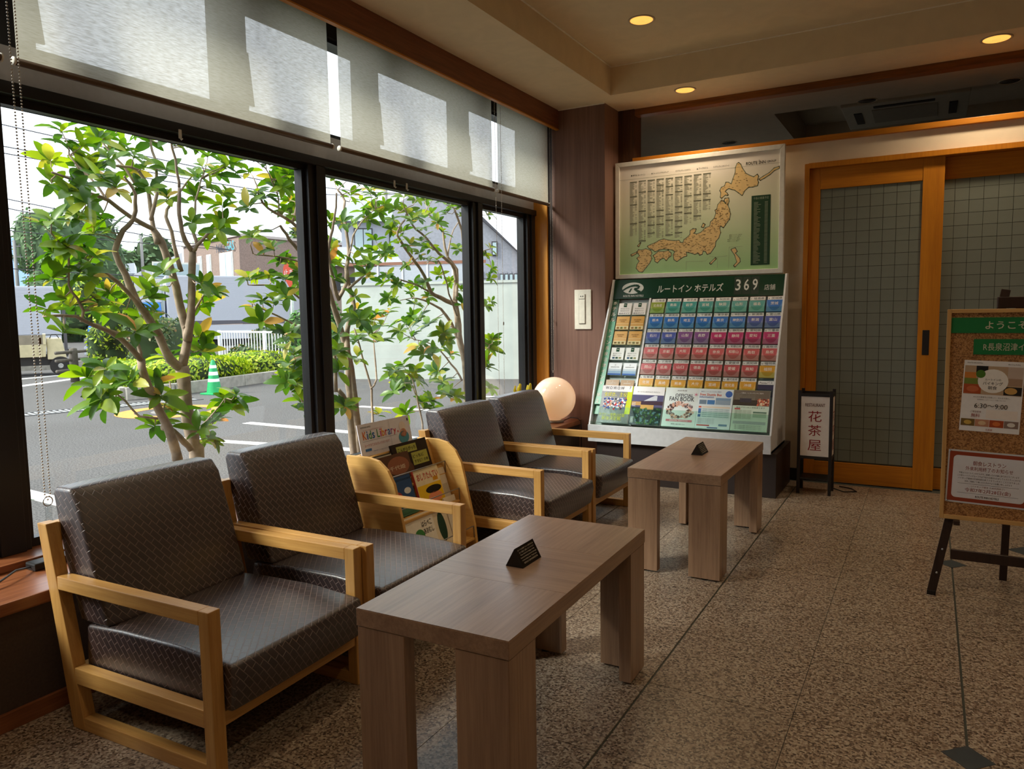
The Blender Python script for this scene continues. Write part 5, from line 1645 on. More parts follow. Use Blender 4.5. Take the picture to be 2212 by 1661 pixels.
lettering('RESTAURANT', (-0.655, LY0 + .0025, .615), (1, 0, 0), (0, 0, 1), paper('grey_brown_ink', S(110, 84, 80)), ln_, height=.022, width=.125)
for ch, z in (('花', .538), ('茶', .442), ('屋', .340)):
    lettering(ch, (-0.655, LY0 + .0025, z), (1, 0, 0), (0, 0, 1), CRIM, ln_, height=.074, width=.084)
    lettering(ch, (LX1 - .0015, 5.44, z), (0, 1, 0), (0, 0, 1), CRIM, ln_, height=.07, width=.08)
MB().tube([(-.55, 5.52, .02), (-.48, 5.50, .006), (-.40, 5.54, .006), (-.44, 5.62, .006), (-.52, 5.66, .006)], .004, 6).build('power_cord', BLACK, ln_, world=True, smooth=True)

# ------------------------------------------------------------------ cork board on an easel
ez = thing('easel', 'dark brown wooden easel with crossbar carrying the cork board', 'easel', (0.335, 3.75, 0))
EW = wood('easel_wood', S(58, 38, 30), S(38, 24, 20), 'Z', rough=.5)
for s in (-1, 1):
    leg = MB().bar((0.335 + s * .289, 3.680, 0.012), (0.335 + s * .055, 3.825, 1.33), .034, .022, up=(0, 1, 0)).build('front_leg', EW, ez, world=True, bevel=.002)
    MB().box(0.335 + s * .289 - .017, 0.335 + s * .289 + .017, 3.665, 3.695, 0, .02).build('rubber_foot', BLACK, leg, world=True, bevel=.003)
    for z in (.10, .205):
        k = z / 1.33
        MB().ball((0.335 + s * (.289 - .234 * k), 3.667 + .145 * k, z), .005, 8, 6).build('peg', STEEL, leg, world=True)
MB().bar((0.335, 4.02, 0.0), (0.335, 3.86, 1.30), .030, .022, up=(0, 1, 0)).build('rear_leg', EW, ez, world=True, bevel=.002)
MB().box(.112, .558, 3.668, 3.684, .172, .214).build('crossbar', EW, ez, world=True, bevel=.002)
for x in (.13, .54):
    MB().box(x - .012, x + .012, 3.655, 3.72, .326, .345).build('rest_peg', EW, ez, world=True, bevel=.002)
MB().box(.25, .42, 3.79, 3.84, 1.252, 1.30).build('top_clamp', EW, ez, world=True, bevel=.004)
bd = thing('cork_board', 'cork notice board with pale wooden frame on the dark easel', 'notice board', (0.335, 3.69, 0.346))
BX0, BX1, BZ0, BZ1, BY = .065, .604, .346, 1.250, 3.682
PINE = wood('pine_frame', S(214, 172, 110), S(188, 142, 84), 'Z', rough=.5)
PINEX = wood('pine_frame', S(214, 172, 110), S(188, 142, 84), 'X', rough=.5)
for (a, b, c, d, mt) in ((BX0, BX0 + .016, BZ0, BZ1, PINE), (BX1 - .016, BX1, BZ0, BZ1, PINE), (BX0 + .016, BX1 - .016, BZ0, BZ0 + .018, PINEX), (BX0 + .016, BX1 - .016, BZ1 - .016, BZ1, PINEX)):
    MB().box(a, b, BY - .004, BY + .018, c, d).build('frame_rail', mt, bd, world=True, bevel=.0015)
ck, nt, cb2 = new_mat('cork')
g = N(nt, 'ShaderNodeNewGeometry')
vo = N(nt, 'ShaderNodeTexVoronoi')
vo.inputs['Scale'].default_value = 230
nt.links.new(g.outputs['Position'], vo.inputs['Vector'])
sc_ = N(nt, 'ShaderNodeSeparateColor')
nt.links.new(vo.outputs['Color'], sc_.inputs[0])
rpc = ramp(nt, [(.1, S(120, 80, 44)), (.5, S(164, 116, 66)), (.9, S(184, 136, 84))])
nt.links.new(sc_.outputs[0], rpc.inputs['Fac'])
nt.links.new(rpc.outputs[0], cb2.inputs['Base Color'])
cb2.inputs['Roughness'].default_value = .9
MB().box(BX0 + .014, BX1 - .014, BY + .004, BY + .014, BZ0 + .016, BZ1 - .014).build('cork_sheet', ck, bd, world=True)
YB = BY + .004
GRN = paper('green_felt', S(36, 120, 66))
CRE = paper('cream_ink', S(206, 206, 180))


def strip(label, x0, x1, z0, z1, s, w, h):
    t = thing('green_strip', label, 'sign strip', ((x0 + x1) / 2, YB - .002, (z0 + z1) / 2), 0, 'green strips on the cork board')
    MB().box(x0, x1, YB - .003, YB, z0, z1).build('strip', GRN, t, world=True)
    lettering(s, ((x0 + x1) / 2, YB - .004, (z0 + z1) / 2), (1, 0, 0), (0, 0, 1), CRE, t, height=h, width=w)


strip('green welcome strip at the top of the cork board',   .122, .430, 1.150, 1.215, 'ようこそ', .145, .032)
t = bpy.data.objects['green_strip']
t.children[1].location.x -= .045
strip('green branch name strip below the welcome strip', .165, .500, 1.060, 1.125, 'R長泉沼津インター第2', .265, .032)
po_ = thing('breakfast_poster', 'white breakfast buffet poster with food pictures on the cork board', 'poster', (.240, YB - .002, .875), math.radians(0))
rotp = math.radians(-2.0)


def bp(u, v, n=.0):
    """poster coordinates, turned slightly clockwise"""
    c, s = math.cos(rotp), math.sin(rotp)
    return Vector((.237 + u * c - v * s, YB - .002 - n, .883 + u * s + v * c))


BU, BVv = Vector((math.cos(rotp), 0, math.sin(rotp))), Vector((-math.sin(rotp), 0, math.cos(rotp)))


def prect(u0, u1, v0, v1, col, n=.0006, nm='print_patch', parent=None):
    return MB().quad(bp(u0, v0, n), bp(u1, v0, n), bp(u1, v1, n), bp(u0, v1, n)).build(nm, paper('patch_%d_%d_%d' % col, S(*col)), parent or po_, world=True)


def pdisc(u, v, ru, rv, col, n=.001):
    mb = MB()
    mb.v = [tuple(bp(u + ru * math.cos(2 * PI * q / 24), v + rv * math.sin(2 * PI * q / 24), n)) for q in range(24)]
    mb.f = [tuple(range(24))]
    mb.build('print_spot', paper('patch_%d_%d_%d' % col, S(*col)), po_, world=True)


def ptext(s, u, v, w, h, col, n=.0016):
    lettering(s, bp(u, v, n), BU, BVv, paper('patch_%d_%d_%d' % col, S(*col)), po_, height=h, width=w)


MB().hexa([bp(-.107, -.150, 0), bp(.107, -.150, 0), bp(.107, -.150, -.0015), bp(-.107, -.150, -.0015)], [bp(-.107, .150, 0), bp(.107, .150, 0), bp(.107, .150, -.0015), bp(-.107, .150, -.0015)]).build('sheet', WHITE_PAPER, po_, world=True)
prect(-.103, .103, .008, .128, (188, 160, 130))
for (u0, u1, v0, v1, c) in ((-.103, -.04, .010, .05, (176, 84, 46)), (-.103, -.05, .05, .075, (120, 136, 60)), (-.103, -.06, .075, .10, (206, 130, 60)), (-.062, -.02, .100, .128, (34, 34, 34)), (.04, .103, .01, .045, (44, 40, 38)), (.045, .103, .05, .08, (170, 140, 116)), (.05, .103, .08, .128, (196, 176, 160))):
    prect(u0, u1, v0, v1, c, .0008)
pdisc(.065, .028, .022, .014, (206, 160, 90), .0011)
pdisc(-.07, .03, .022, .013, (200, 110, 70), .0011)
pdisc(0.0, .066, .054, .050, (240, 236, 228), .0013)
pdisc(-.045, .094, .017, .017, (78, 120, 44), .0015)
ptext('ルートインの', .0, .072, .056, .009, (60, 50, 44))
ptext('バイキング', .0, .056, .070, .014, (44, 36, 34))
ptext('朝食', .0, .038, .032, .015, (44, 36, 34))
ptext('ROUTE INN HOTELS', -.068, .140, .055, .005, (90, 90, 90))
ptext('Morning Buffet', .070, .138, .042, .005, (90, 90, 90))
ptext('みんなの朝食を心を楽しく、みんな元気に。', .0, -.003, .13, .007, (80, 70, 66))
ptext('新鮮野菜たっぷり ヘルシーな朝ごはんです', .0, -.014, .10, .005, (110, 100, 96))
ptext('6:30～9:00', .0, -.040, .118, .020, (44, 40, 38))
ptext('ご宿泊者様', -.052, -.066, .038, .008, (120, 60, 56))
ptext('無料', -.052, -.082, .032, .016, (150, 48, 46))
prect(-.015, .096, -.092, -.055, (238, 228, 218))
for k, c in enumerate(((120, 96, 50), (196, 140, 110), (176, 80, 40), (140, 120, 110))):
    prect(-.103 + .0515 * k, -.053 + .0515 * k, -.128, -.098, c)
    pdisc(-.078 + .0515 * k, -.113, .014, .009, ((206, 170, 80), (220, 190, 150), (216, 120, 60), (226, 220, 210))[k], .0011)
ptext('花茶屋', .0, -.140, .024, .008, (150, 48, 46))

nt_ = thing('notice_sheet', 'laminated notice with red border in the lower part of the cork board', 'notice', (.245, YB - .002, .50))
rotp = math.radians(-1.6)


def npt(u, v, n=0.0):
    c, s = math.cos(rotp), math.sin(rotp)
    return Vector((.239 + u * c - v * s, YB - .002 - n, .533 + u * s + v * c))


NU, NV = Vector((math.cos(rotp), 0, math.sin(rotp))), Vector((-math.sin(rotp), 0, math.cos(rotp)))
MB().hexa([npt(-.152, -.115, 0), npt(.152, -.115, 0), npt(.152, -.115, -.0012), npt(-.152, -.115, -.0012)], [npt(-.152, .115, 0), npt(.152, .115, 0), npt(.152, .115, -.0012), npt(-.152, .115, -.0012)]).build('laminate', gloss('laminate_film', S(206, 206, 208), .2), nt_, world=True)
MB().quad(npt(-.146, -.108, .0004), npt(.146, -.108, .0004), npt(.146, .108, .0004), npt(-.146, .108, .0004)).build('red_border', gloss('brick_red_print', S(150, 66, 44), .25), nt_, world=True)
rr = []
for (cu, cv, a0) in ((.115, .076, 0), (-.115, .076, 90), (-.115, -.076, 180), (.115, -.076, 270)):
    for q in range(5):
        a = math.radians(a0 + 22.5 * q)
        rr.append(npt(cu + .016 * math.cos(a), cv + .016 * math.sin(a), .0008))
mb = MB()
mb.v = [tuple(p) for p in rr]
mb.f = [tuple(range(len(rr)))]
mb.build('white_field', gloss('notice_white', S(222, 222, 226), .22), nt_, world=True)
for s, v, w, h, c in (('朝食レストラン', .062, .118, .020, (140, 62, 50)), ('外来利用終了のお知らせ', .038, .170, .018, (140, 62, 50)), ('平素よりルートインホテルズをご愛顧いただき誠にありがとうございます', .018, .215, .008, (80, 70, 70)), ('この度ルートイングループでは下記の日程をもちましてレストランにおける', .006, .225, .008, (80, 70, 70)),
                        ('バイキング朝食の外来利用を終了させていただくこととなりました', -.006, .22, .008, (80, 70, 70)), ('何卒ご理解ご了承いただきますようお願い申し上げます', -.018, .17, .008, (80, 70, 70)), ('（バイキング朝食 外来利用終了）', -.038, .12, .008, (150, 110, 100)), ('令和7年2月28日(金)', -.056, .165, .020, (140, 50, 46)), ('ROUTE INN HOTELS', -.082, .085, .009, (50, 44, 44))):
    lettering(s, npt(0 if w > .1 else .0, v, .0014), NU, NV, paper('patch_%d_%d_%d' % c, S(*c)), nt_, height=h, width=w)
for v in (-.029, -.070):
    MB().quad(npt(-.11, v, .0012), npt(.11, v, .0012), npt(.11, v + .0012, .0012), npt(-.11, v + .0012, .0012)).build('print_line', paper('patch_120_110_110', S(120, 110, 110)), nt_, world=True)
for (u, v) in ((-.146, .109), (.146, .109), (-.146, -.109), (.146, -.109)):
    MB().ball(tuple(npt(u, v, .003)), .004, 8, 6).build('push_pin', STEEL, nt_, world=True)

# ------------------------------------------------------------------ roller blinds
def chain_into(mb, pts, step=.0105, r=.0033):
    for (a, b) in zip(pts[:-1], pts[1:]):
        a, b = Vector(a), Vector(b)
        n = max(1, int((b - a).length / step))
        for i in range(n):
            mb.ball(tuple(a + (b - a) * i / n), r, 6, 4)
    return mb


XB_ = -2.69
BL = [('farthest from the pillar, behind the camera', 0.40, 1.40, None), ('beside the chain with a ring weight', 1.445, 2.960, 'left'), ('in the middle over the book rack', 3.020, 4.575, None), ('beside the pillar', 4.635, 5.445, 'both')]
RAIL = plain('brown_bottom_rail', S(104, 84, 66), rough=.4)
CAPM = plain('white_end_cap', S(226, 222, 212), rough=.4)
CHN = plain('steel_bead_chain', S(196, 190, 180), rough=.3, metal=.5)
for lab, a, b, ch in BL:
    t = thing('roller_blind', 'cream woven roller blind ' + lab, 'blind', (XB_, (a + b) / 2, 2.12), 0, 'cream roller blinds')
    fab = MB()
    n = 24
    for i in range(n + 1):
        u = i / n
        y = a + .008 + (b - a - .016) * u
        fab.v += [(XB_ + .0015 * math.sin(9 * u), y, 2.128), (XB_, y, 2.80)]
    for i in range(n):
        fab.f.append((2 * i, 2 * i + 2, 2 * i + 3, 2 * i + 1))
    fab.build('fabric', blind_fabric(), t, world=True, smooth=True)
    MB().lathe([(.030, a + .01), (.030, b - .01)], 16, (XB_ - .03, 0, 2.80), 'Y').build('roller_tube', blind_fabric(), t, world=True, smooth=True)
    MB().lathe([(.0125, a), (.0125, b)], 14, (XB_, 0, 2.122), 'Y').build('bottom_rail', RAIL, t, world=True, smooth=True)
    for y in (a - .006, b):
        MB().lathe([(.006, y), (.0145, y + .001), (.0145, y + .006)], 14, (XB_, 0, 2.122), 'Y').build('end_cap', CAPM, t, world=True, smooth=True)
    if ch:
        sides = {'left': [(a - .028, a - .002, .64)], 'both': [(a - .075, a + .005, .62), (b - .03, b + .012, .78)]}[ch]
        for (ya, yb, zb) in sides:
            mb = MB()
            chain_into(mb, [(XB_ + .03, ya, 2.80), (XB_ + .03, ya + .004, zb + .02), (XB_ + .03, (ya + yb) / 2, zb), (XB_ + .03, yb - .004, zb + .02), (XB_ + .03, yb, 2.80)])
            tag(mb.build('bead_chain', CHN, t, world=True, smooth=True), kind='stuff')
            MB().lathe([(.0045, 0), (.0045, .022)], 8, (XB_ + .03, yb, 1.18)).build('chain_joiner', RAIL, t, world=True)
            if ch == 'left':
                ym = (ya + yb) / 2
                MB().tube([(XB_ + .03, ym + .016 * math.cos(q * PI / 8), zb - .006 + .016 * math.sin(q * PI / 8)) for q in range(17)], .002, 6, cap=False).build('ring', STEEL, t, world=True, smooth=True)
                MB().lathe([(.006, 0), (.010, .004), (.010, .060), (.006, .068)], 12, (XB_ + .03, ym, zb - .090)).build('chain_weight', clear_glass('clear_plastic', (.9, .92, .92, 1), 1.0), t, world=True, smooth=True)
for k, y in enumerate((2.16, 3.62, 3.74)):
    t = thing('frame_clip', ['small white clip on the transom rail above the bushy tree', 'small white clip on the transom rail, nearer the book rack of the two', 'small white clip on the transom rail, nearer the pillar of the two'][k], 'clip', (-2.81, y, 2.045), 0, 'white clips on the transom rail')
    MB().box(-2.812, -2.806, y - .007, y + .007, 2.022, 2.06).build('tab', CAPM, t, world=True, bevel=.002)
    MB().tube([(-2.808, y, 2.024), (-2.802, y, 2.016), (-2.795, y, 2.020)], .003, 6).build('hook', CAPM, t, world=True)

# ------------------------------------------------------------------ ceiling downlights
RING = plain('downlight_ring', S(196, 178, 150), rough=.4)
LENS = emitter('lit_amber_lens', (1.0, 0.48, 0.10, 1), 0.85)
LAMP_W = 2.0


def downlight(label, x, y, z, lit=True, r=.083, group='lit ceiling downlights', energy=None):
    t = thing('ceiling_downlight', label, 'downlight', (x, y, z), 0, group)
    MB().lathe([(r, -.0005), (r, -.004), (r * .93, -.006), (r * .86, -.004), (r * .84, .0)], 32).build('trim_ring', RING, t, smooth=True)
    mb = MB()
    for k in range(6):
        q = r * (.84 - .10 * k)
        mb.lathe([(q, -.003 - .0006 * k), (q - r * .05, -.0055 - .0006 * k), (q - r * .10, -.003 - .0006 * (k + 1))], 32)
    mb.build('ribbed_lens', LENS if lit else plain('dark_lens', S(60, 56, 50), rough=.4), t, smooth=True)
    if lit:
        ld = bpy.data.lights.new('downlight_lamp', 'AREA')
        ld.shape = 'DISK'
        ld.size = r * 1.4
        ld.energy = energy or LAMP_W
        ld.color = (1.0, .78, .52)
        ld.spread = math.radians(130)
        lo = bpy.data.objects.new('lamp', ld)
        C.objects.link(lo)
        lo.parent = t
        lo.location = (0, 0, -.012)
    return t


downlight('lit amber downlight in the raised ceiling above the nearer table', -1.612, 4.58, Z_C)
downlight('lit amber downlight in the soffit above the framed map', -1.597, 5.475, Z_S, r=.078, energy=4.0)
downlight('lit amber downlight in the soffit above the cork board', .293, 5.455, Z_S, r=.085, energy=4.0)
k = 0
for y in (2.7, .8, -1.1):  # unseen downlights added to raise the fill light in the lobby
    for x in (-1.612, .3, 2.2):
        k += 1
        downlight('unseen lit downlight added to the raised lobby ceiling for fill light', x, y, Z_C)
downlight('unseen lit downlight added over the easel side for fill light', .3, 4.58 - .9, Z_C)  # this one and the next are likewise added unseen to brighten the room
downlight('unseen lit downlight added toward the opposite wall for fill light', 2.2, 4.58, Z_C)
for lab, x, y in (('unlit downlight in the restaurant ceiling beside the air conditioner', -.476, 6.50), ('unlit downlight in the restaurant ceiling past the air conditioner', .44, 6.50), ('unlit downlight in the restaurant ceiling above the framed map', -1.724, 7.378)):
    downlight(lab, x, y, Z_S, lit=False, r=.075, group='unlit restaurant downlights')

# ceiling cassette in the restaurant recess
ac = thing('air_conditioner', 'ceiling cassette air conditioner in the dim restaurant recess', 'air conditioner', (-.24, 7.28, 2.9))
ACW = plain('grey_white_panel', S(176, 170, 156), rough=.5)
MB().box(-.70, .22, 6.85, 7.72, 2.90, 2.94).build('panel', ACW, ac, world=True, bevel=.01)
MB().box(-.62, .14, 6.93, 7.64, 2.94, 3.115).build('housing', ACW, ac, world=True)
MB().box(-.46, -.02, 6.93, 6.98, 2.893, 2.901).build('air_slot', BLACK, ac, world=True)
MB().box(-.62, -.56, 7.1, 7.5, 2.893, 2.901).build('air_slot', BLACK, ac, world=True)
MB().box(.08, .14, 7.1, 7.5, 2.893, 2.901).build('air_slot', BLACK, ac, world=True)
MB().box(-.48, .0, 7.05, 7.52, 2.892, 2.901).build('grille', plain('grille_grey', S(140, 134, 122), rough=.6), ac, world=True, bevel=.003)
# ------------------------------------------------------------------ outside
G = -0.25
ASPH = asphalt()
struct('ground', MB().quad((-400, -300, G), (300, -300, G), (300, 400, G), (-400, 400, G)), ASPH, label='grey asphalt of the car park and road outside', cat='ground')
LINEW = plain('road_paint', S(200, 198, 194), rough=.8, noise=.08, scale=25)
CONC = plain('weathered_concrete', S(150, 146, 136), rough=.9, noise=.2, scale=9, bump=.3)


def flat(name, label, cat, poly, z, mat, group=None):
    return tag(MB().prism(poly, 'Z', G, G + z).build(name, mat, None), label, cat, group)


def stripe(label, p, q, w, group='white parking lines'):
    p, q = Vector((p[0], p[1], 0)), Vector((q[0], q[1], 0))
    d = (q - p).normalized()
    s = Vector((-d.y, d.x, 0)) * (w / 2)
    flat('parking_line', label, 'road marking', [(v.x, v.y) for v in (p - s, q - s, q + s, p + s)], .004, LINEW, group)


stripe('white parking line beside the azalea sprig at the window post', (-7.3, 3.55), (-4.4, 3.35), .17)
stripe('white parking line behind the bushy tree trunk', (-8.4, 6.05), (-4.4, 6.55), .16)
stripe('white parking line ending behind the leafy window post tree', (-8.55, 7.42), (-4.4, 7.30), .16)
stripe('white parking line behind the sapling', (-8.3, 9.56), (-4.4, 9.70), .15)
stripe('white parking line in front of the white wall', (-8.0, 11.45), (-4.4, 12.2), .15)
stripe('white road line near the log fence', (-18.3, 9.3), (-19.7, 12.1), .30, 'white road lines')
stripe('white road line near the dump truck', (-20.4, 9.4), (-21.2, 13.2), .32, 'white road lines')
# painted orange ring around a manhole
rg = thing('manhole', 'round manhole cover inside a painted orange ring', 'manhole', (-10.75, 7.85, G))
mb = MB()
n = 40
for k in range(n):
    a = 2 * PI * k / n
    mb.v += [(.86 * math.cos(a), .86 * math.sin(a), .004), (.58 * math.cos(a), .58 * math.sin(a), .004)]
for k in range(n):
    i, j = 2 * k, 2 * ((k + 1) % n)
    mb.f.append((i, j, j + 1, i + 1))
mb.build('orange_ring', plain('orange_paint', S(224, 140, 60), rough=.8, noise=.12, scale=12), rg)
MB().lathe([(.34, 0), (.34, .006), (.02, .008)], 24).build('cover', plain('grey_iron', S(126, 120, 116), rough=.6), rg)
# drain channel
dr = thing('drain_channel', 'steel drain grating crossing the car park', 'drain', (-12.5, 7.5, G))
mb = MB()
p0, p1 = Vector((-13.0, 5.4, 0)), Vector((-12.0, 9.3, 0))
dd = (p1 - p0).normalized()
ss = Vector((-dd.y, dd.x, 0))
for s in (-.22, .22):
    MB().bar(p0 + ss * s + Vector((0, 0, G + .004)), p1 + ss * s + Vector((0, 0, G + .004)), .05, .012).build('edge_bar', plain('dark_iron', S(70, 70, 72), rough=.6), dr, world=True)
L_ = (p1 - p0).length
for k in range(int(L_ / .09)):
    c = p0 + dd * (.045 + .09 * k) + Vector((0, 0, G + .005))
    mb.bar(c - ss * .19, c + ss * .19, .03, .01)
tag(mb.build('grating', plain('galvanised', S(170, 172, 172), rough=.5, metal=.4), dr, world=True), kind='stuff')

# green and white cone
cn = thing('traffic_cone', 'green traffic cone with white bands in front of the planter', 'cone', (-12.43, 10.02, G))
CG = plain('cone_green', S(24, 160, 92), rough=.45, noise=.06)
CWH = plain('cone_white', S(232, 236, 232), rough=.4)
MB().box(-.19, .19, -.19, .19, 0, .03).build('foot', CG, cn, bevel=.008)
hs = [(.03, .145, CG), (.25, .112, CWH), (.31, .103, CG), (.38, .092, CWH), (.45, .082, CG), (.52, .071, CWH), (.58, .062, CG), (.68, .028, None)]
for (z0, r0, mt), (z1, r1, _) in zip(hs[:-1], hs[1:]):
    MB().lathe([(r0, z0), (r1, z1)], 24).build('band' if mt is CWH else 'cone_section', mt, cn, smooth=False)

# kerbed planter with clipped shrubs
KS = [(-17.6, 10.6), (-16.3, 9.9), (-15.1, 9.3), (-14.0, 8.8), (-13.1, 8.56), (-12.98, 9.5), (-13.12, 10.5), (-13.33, 11.5), (-13.52, 12.5), (-13.80, 13.62), (-14.05, 14.4)]
pln = thing('planter_kerb', 'weathered concrete kerb around the roadside planter', 'kerb', (-13.3, 10.5, G))
for (a, b) in zip(KS[:-1], KS[1:]):
    p, q = Vector((a[0], a[1], G + .12)), Vector((b[0], b[1], G + .12))
    d = (q - p).normalized() * .006
    MB().bar(p + d, q - d, .16, .24).build('kerb_stone', CONC, pln, world=True, bevel=.012)
flat('planter_soil', 'dark soil bed inside the planter kerb', 'soil', [(-17.5, 10.65), (-13.18, 8.66), (-13.2, 10.5), (-13.9, 14.3), (-18.5, 15.8)], .16, plain('soil', S(84, 70, 56), rough=1, noise=.3, scale=12), None)


def leaf_quads(mb, c, nrm, size):
    n = Vector(nrm) + Vector((random.uniform(-.7, .7), random.uniform(-.7, .7), random.uniform(-.3, .9)))
    n.normalize()
    a = n.cross(Vector((random.uniform(-1, 1), random.uniform(-1, 1), random.uniform(-1, 1))))
    if a.length < 1e-3:
        a = n.cross(Vector((0, 0, 1)))
    a.normalize()
    b = n.cross(a)
    s = size * random.uniform(.6, 1.3)
    c = Vector(c)
    i = len(mb.v)
    mb.v += [tuple(c - a * s), tuple(c + b * s * .45), tuple(c + a * s), tuple(c - b * s * .45)]
    mb.f.append((i, i + 1, i + 2, i + 3))


AZ = leaf_mat('azalea_leaves', [(0, S(96, 130, 30)), (.45, S(150, 176, 44)), (.8, S(190, 204, 60)), (1, S(214, 214, 84))], .3, .5, True)
HD = leaf_mat('hedge_leaves', [(0, S(44, 66, 38)), (.5, S(70, 96, 52)), (.85, S(110, 124, 66)), (1, S(176, 140, 104))], .25, .5, True)
BG = leaf_mat('bush_leaves', [(0, S(50, 92, 46)), (.5, S(84, 134, 64)), (1, S(136, 176, 96))], .3, .45, True)
TR = leaf_mat('far_tree_leaves', [(0, S(56, 84, 58)), (.5, S(82, 112, 72)), (1, S(122, 150, 96))], .25, .6, True)
COREG = plain('foliage_core', S(44, 62, 32), rough=1, noise=.3, scale=5)


def shrub(name, label, cat, centre, radii, n, size, mat, blobs=1, group=None, squareness=2.6, rz=0):
    """clipped shrub: rounded core plus a coat of separate leaves"""
    t = thing(name, label, cat, (centre[0], centre[1], centre[2] - radii[2]), rz, group)
    core = MB()
    lv = MB()
    parts = [((0, 0, 0), 1.0)]
    if blobs > 1:
        parts = [((random.uniform(-.65, .65) * radii[0], random.uniform(-.65, .65) * radii[1], random.uniform(-.55, .7) * radii[2]), random.uniform(.4, .62)) for _ in range(blobs)]
    for (off, k) in parts:
        prof = []
        R_ = [r * k for r in radii]

        def surf(u, v):
            cu, su, cv, sv = math.cos(u), math.sin(u), math.cos(v), math.sin(v)
            e = 2.0 / squareness
            f = lambda x: math.copysign(abs(x) ** e, x)
            return Vector((off[0] + R_[0] * f(cu) * f(cv), off[1] + R_[1] * f(su) * f(cv), radii[2] + off[2] + R_[2] * f(sv)))
        i0 = len(core.v)
        nu, nv = 14, 7
        for j in range(nv + 1):
            for i in range(nu):
                p = surf(2 * PI * i / nu, -PI / 2 + PI * j / nv)
                c0 = Vector((off[0], off[1], radii[2] + off[2]))
                core.v.append(tuple(c0 + (p - c0) * .93))
        for j in range(nv):
            for i in range(nu):
                a = i0 + j * nu + i
                b = i0 + j * nu + (i + 1) % nu
                core.f.append((a, b, b + nu, a + nu))
        for _ in range(max(30, int(n / len(parts)))):
            u, v = random.uniform(0, 2 * PI), math.asin(random.uniform(-.8, 1))
            p = surf(u, v)
            c0 = Vector((off[0], off[1], radii[2] + off[2]))
            d = p - c0
            leaf_quads(lv, c0 + d * random.uniform(.92, 1.06), d.normalized(), size)
    core.build('leafy_core', COREG, t, smooth=True)
    tag(lv.build('leaves', mat, t), kind='stuff')
    return t


shrub('azalea_hedge', 'low bright yellow green azalea hedge behind the traffic cone', 'shrub', (-13.85, 10.4, .13), (.62, 1.75, .30), 4200, .045, AZ, rz=.12)
shrub('azalea_hedge', 'low bright yellow green azalea clump at the planter end by the fence', 'shrub', (-14.5, 12.9, .13), (.7, 1.0, .30), 2200, .045, AZ, rz=.2)
shrub('azalea_hedge', 'low bright yellow green azalea clump at the planter corner by the log fence', 'shrub', (-15.0, 9.75, .12), (1.0, .55, .28), 2200, .045, AZ, rz=-.35)
shrub('clipped_hedge', 'square dark clipped hedge with reddish tips behind the azaleas', 'hedge', (-15.75, 11.3, .60), (.45, 1.22, .66), 4200, .05, HD, squareness=6, rz=.637 - .0)
shrub('bush', 'tall loose green bush beside the red road sign', 'bush', (-14.1, 14.35, .75), (.75, .85, 1.0), 3600, .075, BG, blobs=9)
shrub('bush', 'leafy creeper bush behind the white picket fence', 'bush', (-16.6, 15.7, .35), (1.5, .7, .6), 2600, .07, HD, blobs=7)
shrub('young_tree', 'pale yellow green young tree behind the blue truck cab', 'tree', (-17.4, 10.9, 1.05), (.55, .65, 1.25), 1600, .06, AZ, blobs=7)

# white picket fence
fn = thing('picket_fence', 'white metal picket fence at the end of the planter', 'fence', (-17.0, 15.2, G))
FW = plain('white_fence_paint', S(222, 226, 228), rough=.45)
F0, F1, FC = Vector((-19.3, 15.85, 0)), Vector((-14.9, 14.75, 0)), Vector((-16.55, 15.16, 0))
zt = .84
up = Vector((0, 0, 1))
for z in (zt, -.12):
    MB().bar(F0 + up * z, F1 + up * z, .045, .05).build('rail', FW, fn, world=True)
MB().bar(F0 + up * zt, F0 + Vector((3.2, 3.9, 0)) + up * zt, .045, .05).build('rail', FW, fn, world=True)
L_ = (F1 - F0).length
d = (F1 - F0).normalized()
pk = MB().box(-.011, .011, -.011, .011, 0, zt + .12).build('picket', FW, None)
C.objects.unlink(pk)
for k in range(int(L_ / .17) + 1):
    p = F0 + d * (.17 * k)
    o = pk.copy()
    C.objects.link(o)
    o.parent = fn
    o.location = p + up * (-.12) - fn.location
for p in (F0, FC, F1):
    MB().box(p.x - .035, p.x + .035, p.y - .035, p.y + .035, G, zt + .04).build('post', FW, fn, world=True)

# red road sign
sg = thing('road_sign', 'red road sign with white Japanese letters on a white pole', 'road sign', (-15.0, 14.74, G))
MB().lathe([(.045, 0), (.045, 2.9), (.02, 2.98)], 12).build('pole', FW, sg, smooth=True)
e = Vector((.705, .709, 0))
nrm = Vector((.709, -.705, 0))
c = Vector((-15.0, 14.74, 2.42)) + nrm * .06
sh = [(-.06, -.36), (.06, -.36), (.16, -.16), (.20, .02), (.19, .16), (.13, .28), (.05, .34), (-.05, .34), (-.13, .28), (-.19, .16), (-.20, .02), (-.16, -.16)]
mb = MB()
k = len(sh)
for t_ in (0, .02):
    mb.v += [tuple(c + e * a + up * b + nrm * t_) for a, b in sh]
mb.f = [tuple(reversed(range(k))), tuple(range(k, 2 * k))] + [(i, (i + 1) % k, k + (i + 1) % k, k + i) for i in range(k)]
mb.build('plate', plain('sign_red', S(206, 76, 52), rough=.4), sg, world=True)
lettering('止まれ', c + nrm * .022 + up * .03, e, up, FW, sg, height=.15, width=.36)

